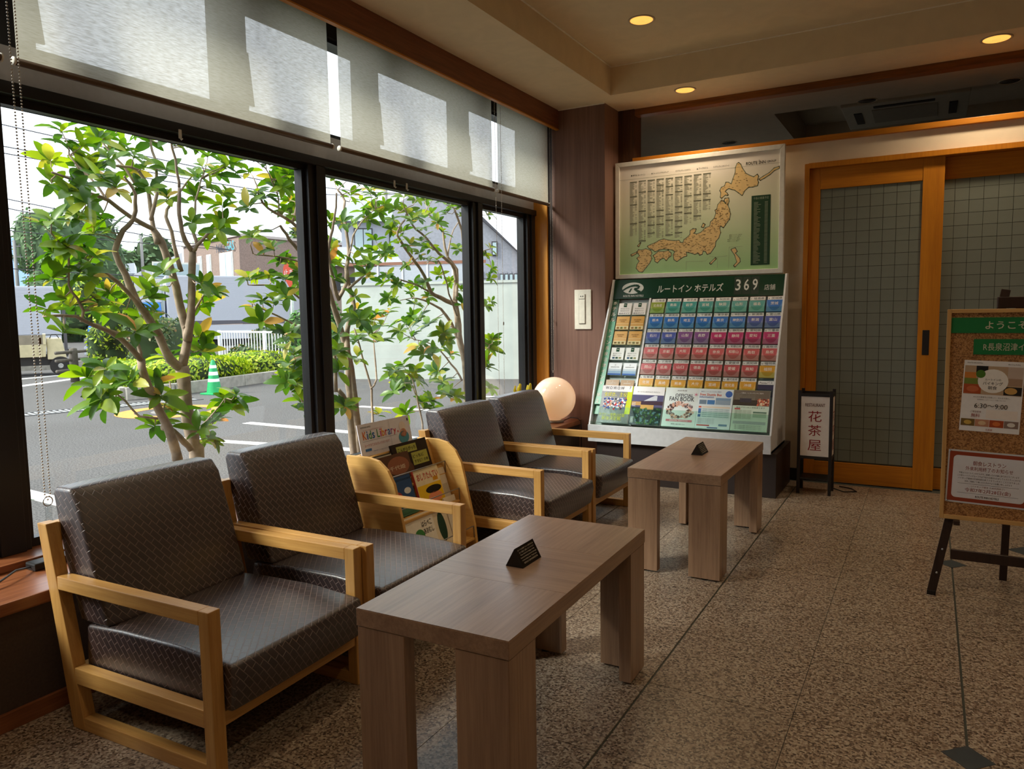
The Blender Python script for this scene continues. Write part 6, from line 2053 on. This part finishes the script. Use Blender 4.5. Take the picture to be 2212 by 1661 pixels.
# log fence
lf = thing('log_fence', 'mossy concrete log post with horizontal rails at the roadside', 'fence', (-18.26, 10.67, G))
LOG = plain('concrete_log', S(98, 92, 84), rough=.95, noise=.25, scale=14, bump=.4)
MB().lathe([(.10, 0), (.095, .75), (.085, .82), (.02, .84)], 14).build('post', LOG, lf, smooth=True)
for z in (.30, .55, .74):
    MB().tube([(-18.0, 10.1, G + z), (-18.26, 10.67, G + z), (-19.2, 12.6, G + z)], .04, 8).build('rail', LOG, lf, world=True, smooth=True)
tag(MB().bar((-25.0, 11.2, G + .12), (-22.0, 15.6, G + .12), .3, .24).build('road_kerb', CONC, None), 'long low concrete road kerb in front of the dump truck', 'kerb')


def facing(px, py, label, name, cat):
    """a thing whose local x runs across the line of sight and y away from the room"""
    D_ = math.hypot(px, py)
    dx, dy = px / D_, py / D_
    return thing(name, label, cat, (px, py, G), math.atan2(-dx, dy))


TYRE = plain('tyre', S(34, 33, 33), rough=.9)
HUB = plain('steel_hub', S(170, 168, 164), rough=.4, metal=.4)


def wheel(t, x, y, r, w):
    wl = MB().lathe([(r * .55, y), (r * .96, y + .005), (r, y + w * .2), (r, y + w * .8), (r * .96, y + w)], 24, (x, 0, r), 'Y').build('wheel', TYRE, t)
    MB().lathe([(r * .12, y - .012), (r * .2, y - .015), (r * .3, y + .01), (r * .55, y), (r * .58, y + .012)], 20, (x, 0, r), 'Y').build('hub', HUB, wl)


# small dump truck, cream coloured
dt = facing(-21.1, 11.55, 'cream coloured small dump truck with loaded bed on the road', 'dump_truck', 'truck')
CRM = plain('worn_cream_paint', S(196, 184, 146), rough=.6, noise=.15, scale=6)
GRB = plain('dusty_board', S(140, 130, 112), rough=.9, noise=.15, scale=6)
MB().hexa([(-2.6, 0, .52), (.02, 0, .52), (.02, 1.5, .52), (-2.6, 1.5, .52)], [(-2.6, -.03, .86), (.06, -.03, .86), (.06, 1.53, .86), (-2.6, 1.53, .86)]).build('bed', CRM, dt, bevel=.01)
MB().hexa([(-2.6, -.02, .86), (.06, -.02, .86), (.06, .05, .86), (-2.6, .05, .86)], [(-2.6, -.05, 1.12), (.04, -.05, 1.12), (.04, .02, 1.12), (-2.6, .02, 1.12)]).build('side_board', GRB, dt)
for x in (-2.2, -1.5, -.8, -.1):
    MB().box(x - .03, x + .03, -.05, 0, .52, .86).build('rib', CRM, dt)
MB().box(-.02, .05, -.06, 1.5, .86, 1.14).build('head_board', CRM, dt)
MB().lathe([(1.0, 0), (.7, .12), (.02, .2)], 16, (-1.5, .75, 1.0)).build('load_of_soil', plain('brown_soil', S(120, 88, 66), rough=1, noise=.3, scale=6), dt)
MB().hexa([(.06, .05, .44), (.52, .05, .44), (.52, 1.45, .44), (.06, 1.45, .44)], [(.06, .08, 1.02), (.42, .08, 1.02), (.42, 1.42, 1.02), (.06, 1.42, 1.02)]).build('cab', CRM, dt, bevel=.03)
MB().tube([(.14, .1, 1.02), (.18, .1, 1.12), (.30, .1, 1.12), (.36, .1, 1.02)], .012, 6).build('mirror_bracket', BLACK, dt)
MB().box(-2.6, .5, .2, 1.3, .28, .5).build('chassis', BLACK, dt)
wheel(dt, .36, .02, .26, .2)
wheel(dt, -2.0, .02, .26, .2)

# white corrugated box lorry at the left
WHT = plain('white_panel_paint', S(184, 187, 196), rough=.5, noise=.04)


def corrugated(t, x0, x1, z0, z1, y, pitch=.048, name='ribbed_panel'):
    mb = MB()
    z = z0
    while z < z1 - .001:
        mb.box(x0, x1, y, y + .03, z, min(z + pitch * .72, z1))
        mb.box(x0, x1, y + .012, y + .03, min(z + pitch * .72, z1), min(z + pitch, z1))
        z += pitch
    return mb.build(name, WHT, t)


lt = facing(-26.2, 14.95, 'white ribbed box lorry parked behind the dump truck', 'box_lorry', 'truck')
corrugated(lt, -5.6, 0, 1.05, 2.62, 0)
MB().box(-5.6, .02, .03, 2.3, 1.02, 2.68).build('box_body', WHT, lt, bevel=.02)
MB().box(-5.6, 0, .0, .05, .45, 1.0).build('lower_panel', WHT, lt)
MB().box(-5.6, 0.3, .3, 2.0, .30, .50).build('chassis', BLACK, lt)
MB().box(-1.4, .35, -.02, .02, .36, .46).build('under_guard', STEEL, lt)
wheel(lt, -.7, .1, .38, .25)
wheel(lt, -4.4, .1, .38, .25)
MB().box(.06, .16, .1, .5, .25, 2.15).build('corner_post', plain('dark_post', S(80, 78, 80)), lt)

# lorry with blue cab and white ribbed box
bt = facing(-24.95, 16.6, 'lorry with bright blue cab and white ribbed box', 'lorry', 'truck')
BLU = plain('truck_blue', S(40, 122, 206), rough=.35, noise=.05)
MB().hexa([(-1.35, 0, .55), (1.15, 0, .55), (1.15, 2.2, .55), (-1.35, 2.2, .55)], [(-1.25, .05, 1.30), (1.15, .05, 1.30), (1.15, 2.15, 1.30), (-1.25, 2.15, 1.30)]).build('cab_lower', BLU, bt, bevel=.05)
MB().hexa([(-.45, .05, 1.30), (1.15, .05, 1.30), (1.15, 2.15, 1.30), (-.45, 2.15, 1.30)], [(.0, .12, 2.10), (1.10, .12, 2.10), (1.10, 2.08, 2.10), (.0, 2.08, 2.10)]).build('cab_upper', BLU, bt, bevel=.05)
MB().hexa([(-.36, .03, 1.36), (.55, .03, 1.36), (.55, .08, 1.36), (-.36, .08, 1.36)], [(-.02, .09, 1.95), (.55, .09, 1.95), (.55, .13, 1.95), (-.02, .13, 1.95)]).build('side_window', plain('cab_glass', S(120, 132, 140), rough=.15), bt)
MB().hexa([(.1, .2, 2.10), (1.15, .2, 2.10), (1.15, 2.0, 2.10), (.1, 2.0, 2.10)], [(.7, .2, 2.75), (1.15, .2, 2.75), (1.15, 2.0, 2.75), (.7, 2.0, 2.75)]).build('wind_deflector', WHT, bt, bevel=.03)
MB().box(-1.42, -1.30, .0, 2.2, .28, .58).build('bumper', WHT, bt, bevel=.03)
gr = MB()
for z in (.62, .72, .82):
    gr.box(-1.40, -.45, -.03, .0, z, z + .05)
gr.build('grille', STEEL, bt)
MB().box(-1.35, 1.2, .1, 2.0, .25, .58).build('chassis', BLACK, bt)
wheel(bt, .2, -.02, .42, .28)
corrugated(bt, 1.35, 6.6, 1.42, 3.02, 0)
MB().box(1.30, 6.65, .03, 2.3, 1.35, 3.08).build('box_body', WHT, bt, bevel=.02)
MB().box(1.30, 6.65, -.01, .03, 1.28, 1.42).build('dark_sill', plain('lorry_sill', S(86, 84, 92), rough=.5), bt)
MB().box(1.9, 6.5, .0, .05, .72, 1.26).build('side_skirt', WHT, bt)
MB().box(1.2, 6.5, .3, 2.0, .45, .75).build('frame', BLACK, bt)
wheel(bt, 5.2, .05, .46, .28)
wheel(bt, 2.4, .05, .46, .28)

# long pale retaining wall with rail and panels above
rw = thing('retaining_wall', 'long pale concrete retaining wall at the edge of the car park', 'wall', (-9.5, 14.7, G))
RWM = plain('pale_wall_render', S(172, 178, 170), rough=.9, noise=.08, scale=2.5)
W0, W1 = Vector((-12.3, 13.75, 0)), Vector((-2.5, 17.25, 0))
MB().bar(W0 + up * .86, W1 + up * .86, .25, 2.22).build('wall_face', RWM, rw, world=True)
MB().bar(W0 + up * 2.0, W1 + up * 2.0, .30, .06).build('coping', RWM, rw, world=True)
d = (W1 - W0).normalized()
pf = thing('panel_fence', 'grey panel fence with rusty rail above the pale retaining wall', 'fence', (-11.4, 14.2, 2.03))
PNL = plain('pale_grey_panel', S(156, 160, 168), rough=.6)
for k in range(5):
    a = W0 + d * (.15 + .62 * k) + Vector((-.1, .35, 0))
    MB().bar(a + up * 2.22, a + d * .56 + up * 2.22, .03, .44).build('panel', PNL, pf, world=True)
    MB().bar(a + d * .59 + up * 2.0, a + d * .59 + up * 2.5, .05, .05).build('post', plain('fence_post_grey', S(170, 172, 176)), pf, world=True)
MB().bar(W0 + Vector((-.1, .35, 2.50)), W0 + d * 3.4 + Vector((-.1, .35, 2.50)), .06, .07).build('rail', plain('rust_rail', S(126, 84, 66), rough=.7), pf, world=True)

# brown gas company office
ob = thing('office_building', 'brown brick office building with a gas company sign', 'building', (-46, 40, G))
BRK = plain('brown_brick', S(136, 116, 106), rough=.85, noise=.22, scale=14)
A2, B2 = Vector((-51.6, 39.4, 0)), Vector((-41.5, 36.1, 0))
MB().prism([(A2.x, A2.y), (B2.x, B2.y), (-40.7, 46.0), (-51.0, 49.0)], 'Z', G, 6.82).build('wall_block', BRK, ob, world=True)
MB().prism([(A2.x - .1, A2.y - .1), (B2.x + .1, B2.y - .15), (-40.5, 46.2), (-51.2, 49.2)], 'Z', 6.82, 7.0).build('parapet', plain('parapet_grey', S(176, 166, 160)), ob, world=True)
dw = (B2 - A2).normalized()
nw = Vector((dw.y, -dw.x, 0))
WFR = plain('pale_window_frame', S(222, 220, 210), rough=.5)
WGL = plain('reflecting_window', S(166, 186, 190), rough=.15)


def bwin(t, o, dv, nv, s0, s1, z0, z1, panes=1):
    P = lambda s, z, n: o + dv * s + nv * n + up * z
    f = MB().hexa([P(s0 - .08, z0 - .08, .06), P(s1 + .08, z0 - .08, .06), P(s1 + .08, z0 - .08, 0), P(s0 - .08, z0 - .08, 0)], [P(s0 - .08, z1 + .08, .06), P(s1 + .08, z1 + .08, .06), P(s1 + .08, z1 + .08, 0), P(s0 - .08, z1 + .08, 0)]).build('window', WFR, t, world=True)
    w = (s1 - s0) / panes
    for k in range(panes):
        a, b = s0 + w * k + .03, s0 + w * (k + 1) - .03
        MB().hexa([P(a, z0, .09), P(b, z0, .09), P(b, z0, .05), P(a, z0, .05)], [P(a, z1, .09), P(b, z1, .09), P(b, z1, .05), P(a, z1, .05)]).build('pane', WGL, f, world=True)


bwin(ob, A2, dw, nw, 3.05, 3.75, 2.6, 5.85)
bwin(ob, A2, dw, nw, 4.85, 5.55, 2.6, 5.85)
bwin(ob, A2, dw, nw, 7.3, 9.5, 2.6, 5.80, 2)
d3 = (Vector((-40.7, 46.0, 0)) - B2).normalized()
bwin(ob, B2, d3, Vector((d3.y, -d3.x, 0)), 1.5, 2.5, 2.6, 5.4)
lettering('NICI', A2 + dw * 7.75 + nw * .12 + up * 6.22, dw, up, plain('sign_navy', S(40, 50, 66)), ob, height=.62, width=1.6)
lettering('GAS', A2 + dw * 9.35 + nw * .12 + up * 6.26, dw, up, plain('sign_teal', S(60, 150, 170)), ob, height=.66, width=1.45)
MB().prism([(-.28, .1), (.0, .48), (.30, .1), (.12, .1), (.12, -.3), (-.02, -.3), (-.02, .1)], 'Z', 0, .08).build('sign_leaf', plain('sign_teal', S(60, 150, 170)), ob)
o = ob.children[-1]
o.matrix_local = Matrix.Translation(A2 + dw * 6.35 + nw * .1 + up * 6.2 - ob.location) @ Matrix(((dw.x, 0, nw.x, 0), (dw.y, 0, nw.y, 0), (0, 1, 0, 0), (0, 0, 0, 1)))

wb = facing(-57.0, 40.6, 'plain white warehouse left of the brown office', 'warehouse', 'building')
MB().hexa([(-1.6, 0, 0), (2.2, 0, 0), (2.2, 8, 0), (-1.6, 8, 0)], [(-1.6, 0, 5.2), (2.2, 0, 7.1), (2.2, 8, 7.1), (-1.6, 8, 5.2)]).build('wall_block', plain('warehouse_white', S(214, 216, 220), rough=.6), wb)
MB().box(-6.5, -1.7, 2, 9, 0, 5.4).build('side_shed', plain('shed_grey', S(176, 184, 192), rough=.6), wb)
MB().hexa([(-6.7, 1.8, 5.4), (-1.5, 1.8, 5.4), (-1.5, 9.2, 5.4), (-6.7, 9.2, 5.4)], [(-6.7, 1.8, 5.6), (-1.5, 1.8, 6.3), (-1.5, 9.2, 6.3), (-6.7, 9.2, 5.6)]).build('shed_roof', plain('shed_roof_grey', S(186, 190, 196)), wb)
MB().box(.2, .8, -.05, .02, 2.2, 4.2).build('window', WGL, wb)

# grey houses behind the retaining wall
gh = facing(-16.6, 27.2, 'grey slate sided gable house behind the retaining wall', 'house', 'building')
SLATE = plain('grey_siding', S(146, 148, 156), rough=.8, noise=.12, scale=10)
MB().prism([(-3.7, 0), (1.75, 0), (1.75, 3.95), (-1.9, 7.2), (-3.7, 6.0)], 'Y', 0, 3.0).build('gable_block', SLATE, gh)
MB().hexa([(1.62, -.25, 3.98), (1.95, -.25, 3.70), (1.95, 3.2, 3.70), (1.62, 3.2, 3.98)], [(-1.95, -.25, 7.22), (-1.85, -.25, 7.42), (-1.85, 3.2, 7.42), (-1.95, 3.2, 7.22)]).build('roof_edge', plain('dark_roof', S(66, 66, 72), rough=.7), gh)
mb = MB()
for k in range(28):
    mb.box(-3.68 + .195 * k, -3.64 + .195 * k, -.03, .0, 0, 3.3)
mb.build('battens', SLATE, gh)
f = MB().box(.42, .66, -.06, .0, 3.95, 4.55).build('window', plain('black_window_frame', S(40, 40, 44)), gh)
MB().box(.46, .62, -.08, -.06, 4.0, 4.5).build('pane', WGL, f)
for k in range(5):
    f = MB().box(.75 + .2 * k, .9 + .2 * k, -.06, .0, 2.88, 3.2).build('window', plain('black_window_frame', S(40, 40, 44)), gh)
    MB().box(.77 + .2 * k, .88 + .2 * k, -.07, -.06, 2.92, 3.16).build('pane', WGL, f)
h2 = facing(-23.6, 29.7, 'pale two storey house with dark framed windows behind the garden wall', 'house', 'building')
MB().box(-2.2, 2.0, 0, 7, 0, 6.1).build('wall_block', plain('pale_house_render', S(170, 175, 184), rough=.8, noise=.06), h2)
MB().hexa([(-2.5, -.4, 6.1), (2.3, -.4, 6.1), (2.3, 7.4, 6.1), (-2.5, 7.4, 6.1)], [(-1.6, .8, 7.3), (1.6, .8, 7.3), (1.6, 6.0, 7.3), (-1.6, 6.0, 7.3)]).build('roof', plain('grey_roof_tiles', S(150, 156, 166), rough=.8), h2)
for (x0, x1) in ((-1.6, -.7), (.1, 1.0)):
    f = MB().box(x0, x1, -.06, .0, 4.7, 5.8).build('window', plain('black_window_frame', S(40, 40, 44)), h2)
    MB().box(x0 + .05, (x0 + x1) / 2 - .02, -.08, -.06, 4.76, 5.74).build('pane', WGL, f)
    MB().box((x0 + x1) / 2 + .02, x1 - .05, -.08, -.06, 4.76, 5.74).build('pane', WGL, f)
h3 = facing(-19.2, 22.3, 'brown roofed low house behind the panel fence', 'house', 'building')
MB().box(-1.3, 1.6, 0, 2, 0, 3.4).build('wall_block', plain('brown_house_wall', S(128, 112, 102), rough=.8, noise=.1), h3)
MB().box(-.9, .6, -.06, 0, 2.5, 3.0).build('window', plain('black_window_frame', S(40, 40, 44)), h3)
MB().hexa([(-1.5, -.4, 3.4), (1.8, -.4, 3.4), (1.8, 2.3, 3.4), (-1.5, 2.3, 3.4)], [(-1.0, .8, 4.2), (1.3, .8, 4.2), (1.3, 1.4, 4.2), (-1.0, 1.4, 4.2)]).build('roof', plain('house_roof_slate', S(150, 152, 160), rough=.8), h3)

# far tree, hills
shrub('broad_tree', 'huge rounded green tree beyond the road', 'tree', (-51.5, 30.8, 4.0), (2.7, 2.7, 4.6), 7000, .22, TR, blobs=16)
bpy.data.objects['broad_tree'].children[0].data.materials[0] = plain('tree_core', S(70, 92, 62), rough=1, noise=.35, scale=2)
for k, (x, y, r, h) in enumerate(((-112, 97, 7, 8), (-103, 110, 6, 7), (-123, 85, 6, 6.5))):
    shrub('hill_trees', ['wooded rise behind the brown office, highest clump', 'wooded rise behind the brown office, clump toward the red sign', 'wooded rise behind the white warehouse'][k], 'trees', (x, y, h - .3 + 2), (r, r, h + 2), 1400, .7, TR, blobs=8)
shrub('distant_trees', 'low line of far trees below the blue mountain', 'trees', (-62, 27, 1.6), (5, 8, 2.2), 1600, .35, TR, blobs=10)
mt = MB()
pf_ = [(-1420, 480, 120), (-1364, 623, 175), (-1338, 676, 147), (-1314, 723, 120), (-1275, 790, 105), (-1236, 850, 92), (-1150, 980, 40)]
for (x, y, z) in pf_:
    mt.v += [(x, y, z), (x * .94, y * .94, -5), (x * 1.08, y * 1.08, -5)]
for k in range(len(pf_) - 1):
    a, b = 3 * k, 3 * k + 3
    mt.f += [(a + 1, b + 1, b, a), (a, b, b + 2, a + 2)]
tag(mt.build('mountain', plain('haze_tinted_slopes', S(128, 156, 196), rough=1, noise=.06, scale=.02), None, smooth=True), 'distant mountain ridge with haze put into its blue colour', 'mountain')  # aerial haze is painted into the blue base colour of the slopes

# poles and wires
POLE = plain('utility_pole_grey', S(130, 128, 126), rough=.8)


def pole(label, x, y, top, arms=True, r=.14):
    t = thing('utility_pole', label, 'utility pole', (x, y, G), 0, 'utility poles')
    MB().lathe([(r, 0), (r * .7, top - G)], 10).build('shaft', POLE, t, smooth=True)
    if arms:
        for z in (top - .4 - G, top - 1.1 - G):
            MB().bar((-.55, -.5, z), (.55, .5, z), .07, .07).build('crossarm', POLE, t)
            for s in (-.9, -.45, .45, .9):
                MB().lathe([(.04, 0), (.05, .06), (.03, .14)], 8, (.5 * s, .45 * s, z + .03)).build('insulator', plain('insulator_grey', S(96, 92, 92)), t)
    return t


pole('utility pole with crossarms above the pale house roof', -31.1, 39.15, 11.2)
pole('utility pole with crossarms below the mountain', -53.2, 27.7, 6.6)
pole('utility pole at the end of the wires beyond the pale wall', -9.1, 23.6, 6.2)
pole('thin utility pole beside the white warehouse', -49.3, 34.2, 7.2, False)
WR = plain('cable_black', S(60, 60, 66), rough=.6)
WIRES = [((-27, 13.09, 7.86), (-20.43, 21.97, 6.0)), ((-27.02, 13.04, 7.14), (-20.44, 21.96, 5.71)), ((-27.02, 13.03, 6.92), (-20.45, 21.95, 5.5)), ((-28.87, 13.81, 5.8), (-24.32, 20.8, 4.31)), ((-28.88, 13.79, 5.49), (-24.33, 20.78, 3.94)), ((-45.16, 21.45, 6.44), (-38.02, 32.47, 5.45)), ((-40.7, 19.19, 4.05), (-35.47, 27.69, 3.49)),
         ((-13.5, 21.0, 5.4), (-11.4, 22.2, 4.64)), ((-13.5, 21.0, 5.25), (-11.4, 22.2, 4.52)), ((-13.5, 21.0, 5.12), (-11.4, 22.2, 4.28)), ((-20.44, 21.96, 5.92), (-13.5, 21.0, 5.4)), ((-20.43, 21.97, 6.18), (-13.5, 21.0, 5.25))]
for k, (p, q) in enumerate(WIRES):
    p, q = Vector(p), Vector(q)
    pts = []
    ext = (q - p) * .35
    a, b = (p - ext, q) if k < 7 else (p, q + ext * 3 if 7 <= k < 10 else q)
    for i in range(9):
        u = i / 8
        v = a + (b - a) * u
        v.z -= .12 * (1 - (2 * u - 1) ** 2)
        pts.append(v)
    tag(MB().tube(pts, .017 if k < 5 or k > 6 else .022, 5).build('power_line', WR, None, smooth=True), 'thin black overhead wire crossing the sky', 'wire', 'overhead wires')

# ------------------------------------------------------------------ shrubs right outside the window
BARK = plain('grey_brown_bark', S(166, 146, 126), rough=.9, noise=.28, scale=22, bump=.6)
LEAFM = leaf_mat('glossy_leaf', [(0, S(52, 86, 28)), (.35, S(80, 120, 38)), (.65, S(112, 146, 46)), (.88, S(154, 174, 58)), (.96, S(196, 190, 80)), (1, S(206, 140, 90))], .42, .32, False)
LEAFI = leaf_mat('glossy_leaf_small', [(0, S(52, 86, 28)), (.35, S(80, 120, 38)), (.65, S(112, 146, 46)), (.9, S(154, 174, 58)), (1, S(204, 160, 84))], .42, .32, True)


def leaf_shape(L, W, droop, fold):
    """pointed leaf along +x, folded on its midrib and drooping"""
    v, f = [], []
    st = [(0, .04), (.16, .52), (.42, 1.0), (.70, .88), (.90, .46), (1.0, .02)]
    for u, w in st:
        x = L * u
        z = -droop * L * u * u
        h = W / 2 * w
        v += [(x, -h, z + fold * h), (x, 0, z), (x, h, z + fold * h)]
    for i in range(len(st) - 1):
        a = 3 * i
        f += [(a, a + 3, a + 4, a + 1), (a + 1, a + 4, a + 5, a + 2)]
    return v, f


SHAPES = [leaf_shape(.112, .046, .22, .35), leaf_shape(.125, .052, .35, .25), leaf_shape(.095, .040, .12, .45), leaf_shape(.105, .048, .5, .2)]
LEAF_OBJ = []
for (v, f) in SHAPES:
    mb = MB()
    mb.v, mb.f = v, f
    o = mb.build('leaf', LEAFM, None, smooth=True)
    C.objects.unlink(o)
    LEAF_OBJ.append(o)


def tree(label, branches, sprigs, seed, scale_hi=.92, base=None):
    rnd = random.Random(seed)
    b0 = branches[0][2][0]
    t = thing('window_shrub', label, 'shrub', (b0[0] / 100, b0[1] / 100, G + .1), 0, 'shrubs planted outside the window')
    inv = Vector(t.location)
    for k, (r0, r1, pts) in enumerate(branches):
        P = [Vector(p) / 100 for p in pts]
        if k == 0 or P[0].z < .45:
            P.insert(0, Vector((P[0].x + rnd.uniform(-.03, .03), P[0].y + rnd.uniform(-.03, .03), G + .02)))
        # subdivide with slight wander
        Q = []
        for i in range(len(P) - 1):
            n = max(2, int((P[i + 1] - P[i]).length / .07))
            for j in range(n):
                u = j / n
                a, b = P[max(i - 1, 0)], P[min(i + 2, len(P) - 1)]
                p0, p1 = P[i], P[i + 1]
                q = .5 * ((2 * p0) + (p1 - a) * u + (2 * a - 5 * p0 + 4 * p1 - b) * u * u + (3 * p0 - a - 3 * p1 + b) * u ** 3)
                Q.append(q + Vector((rnd.uniform(-1, 1), rnd.uniform(-1, 1), rnd.uniform(-1, 1))) * .004)
        Q.append(P[-1])
        R_ = [(r0 + (r1 - r0) * i / (len(Q) - 1)) / 1000 * rnd.uniform(.92, 1.1) for i in range(len(Q))]
        mb = MB().tube([q - inv for q in Q], R_, 9 if r0 > 12 else 6)
        mb.build('trunk' if k == 0 else 'branch', BARK, t, smooth=True)
    items = []
    tw = MB()
    for s in sprigs:
        tip, root = Vector(s[:3]) / 100, Vector(s[3:]) / 100
        d = tip - root
        if d.length > .01:
            mid = root + d * .5 + Vector((rnd.uniform(-.02, .02), rnd.uniform(-.02, .02), rnd.uniform(-.03, .01)))
            tw.tube([root - inv, mid - inv, tip - inv], [.004, .003, .002], 5)
        ax = d.normalized() * .6 + Vector((rnd.uniform(-.4, .4), rnd.uniform(-.4, .4), .7)) if d.length > .01 else Vector((rnd.uniform(-.5, .5), rnd.uniform(-.5, .5), 1))
        ax.normalize()
        a = ax.cross(Vector((.3, .9, .2))).normalized()
        b = ax.cross(a)
        n = rnd.choice([6, 7, 8, 9, 10])
        ph = rnd.uniform(0, 6)
        big = 1.12 if tip.z < 1.25 else scale_hi
        for k in range(n):
            th = ph + 2.4 * k
            el = rnd.uniform(.15, .75)
            dv = (a * math.cos(th) + b * math.sin(th)) * math.cos(el) + ax * math.sin(el)
            dv.normalize()
            side = ax.cross(dv)
            if side.length < 1e-3:
                side = Vector((0, 1, 0))
            side.normalize()
            nn = dv.cross(side).normalized()
            if nn.dot(ax) < 0:
                side, nn = -side, -nn
            sc = big * rnd.uniform(.62, 1.15)
            M = Matrix((dv, side, nn)).transposed().to_4x4()
            M = Matrix.Translation(tip - inv + ax * rnd.uniform(-.02, .015)) @ M @ Matrix.Scale(sc, 4)
            items.append((sc, rnd.randrange(4), M))
    tag(tw.build('twigs', BARK, t, smooth=True), kind='stuff')
    items.sort(key=lambda q: -q[0])
    for (sc, k, M) in items[:300]:
        o = LEAF_OBJ[k].copy()
        C.objects.link(o)
        o.parent = t
        o.matrix_local = M
    rest = MB()
    for (sc, k, M) in items[300:]:
        v, f = SHAPES[k]
        i0 = len(rest.v)
        rest.v += [tuple(M @ Vector(p)) for p in v]
        rest.f += [tuple(i + i0 for i in q) for q in f]
    if rest.v:
        tag(rest.build('small_leaves', LEAFI, t, smooth=True), kind='stuff')
    return t


flat('planting_bed', 'narrow soil bed along the foot of the window wall', 'soil', [(-3.0, 2.1), (-3.0, 6.2), (-3.95, 6.2), (-3.95, 2.1)], .05, plain('soil', S(84, 70, 56), rough=1, noise=.3, scale=12))
tree('broad bushy shrub with forked trunk outside the window, next to the ring weight chain', TREE_A_BRANCHES, TREE_A_SPRIGS, 3)
tree('slender many stemmed shrub outside, half hidden by the middle window post', TREE_B_BRANCHES, TREE_B_SPRIGS, 5, .85)
tree('tall shrub with pale forked stems outside the window beside the pillar bay', TREE_C_BRANCHES, TREE_C_SPRIGS, 7, .78)
# low azaleas by the glass
for lab, x, y, z, s in (('small bright green azalea sprig at the foot of the window behind the farthest armchair', -3.35, 1.72, .30, 1.0), ('small bright green azalea sprig between the farthest armchair and the trunk', -3.25, 1.98, .22, 1.1)):
    t = thing('azalea_sprig', lab, 'plant', (x, y, G), 0, 'azalea sprigs at the window foot')
    rnd = random.Random(int(x * -100))
    st = MB()
    pts = []
    for k in range(9):
        a = rnd.uniform(0, 2 * PI)
        r_ = rnd.uniform(.04, .20) * s
        p = (r_ * math.cos(a), r_ * math.sin(a), z - G + rnd.uniform(-.14, .16))
        st.tube([(0, 0, 0), (p[0] * .4, p[1] * .4, p[2] * .5), p], [.006, .004, .002], 5)
        pts.append(Vector(p))
    st.build('stems', BARK, t, smooth=True)
    for p in pts:
        for k in range(7):
            th, el = 2.4 * k, rnd.uniform(.1, .9)
            dv = Vector((math.cos(th) * math.cos(el), math.sin(th) * math.cos(el), math.sin(el)))
            side = Vector((-math.sin(th), math.cos(th), 0))
            M = Matrix((dv, side, dv.cross(side))).transposed().to_4x4()
            o = LEAF_OBJ[rnd.randrange(4)].copy()
            C.objects.link(o)
            o.parent = t
            o.matrix_local = Matrix.Translation(p) @ M @ Matrix.Scale(.5 * rnd.uniform(.8, 1.2), 4)
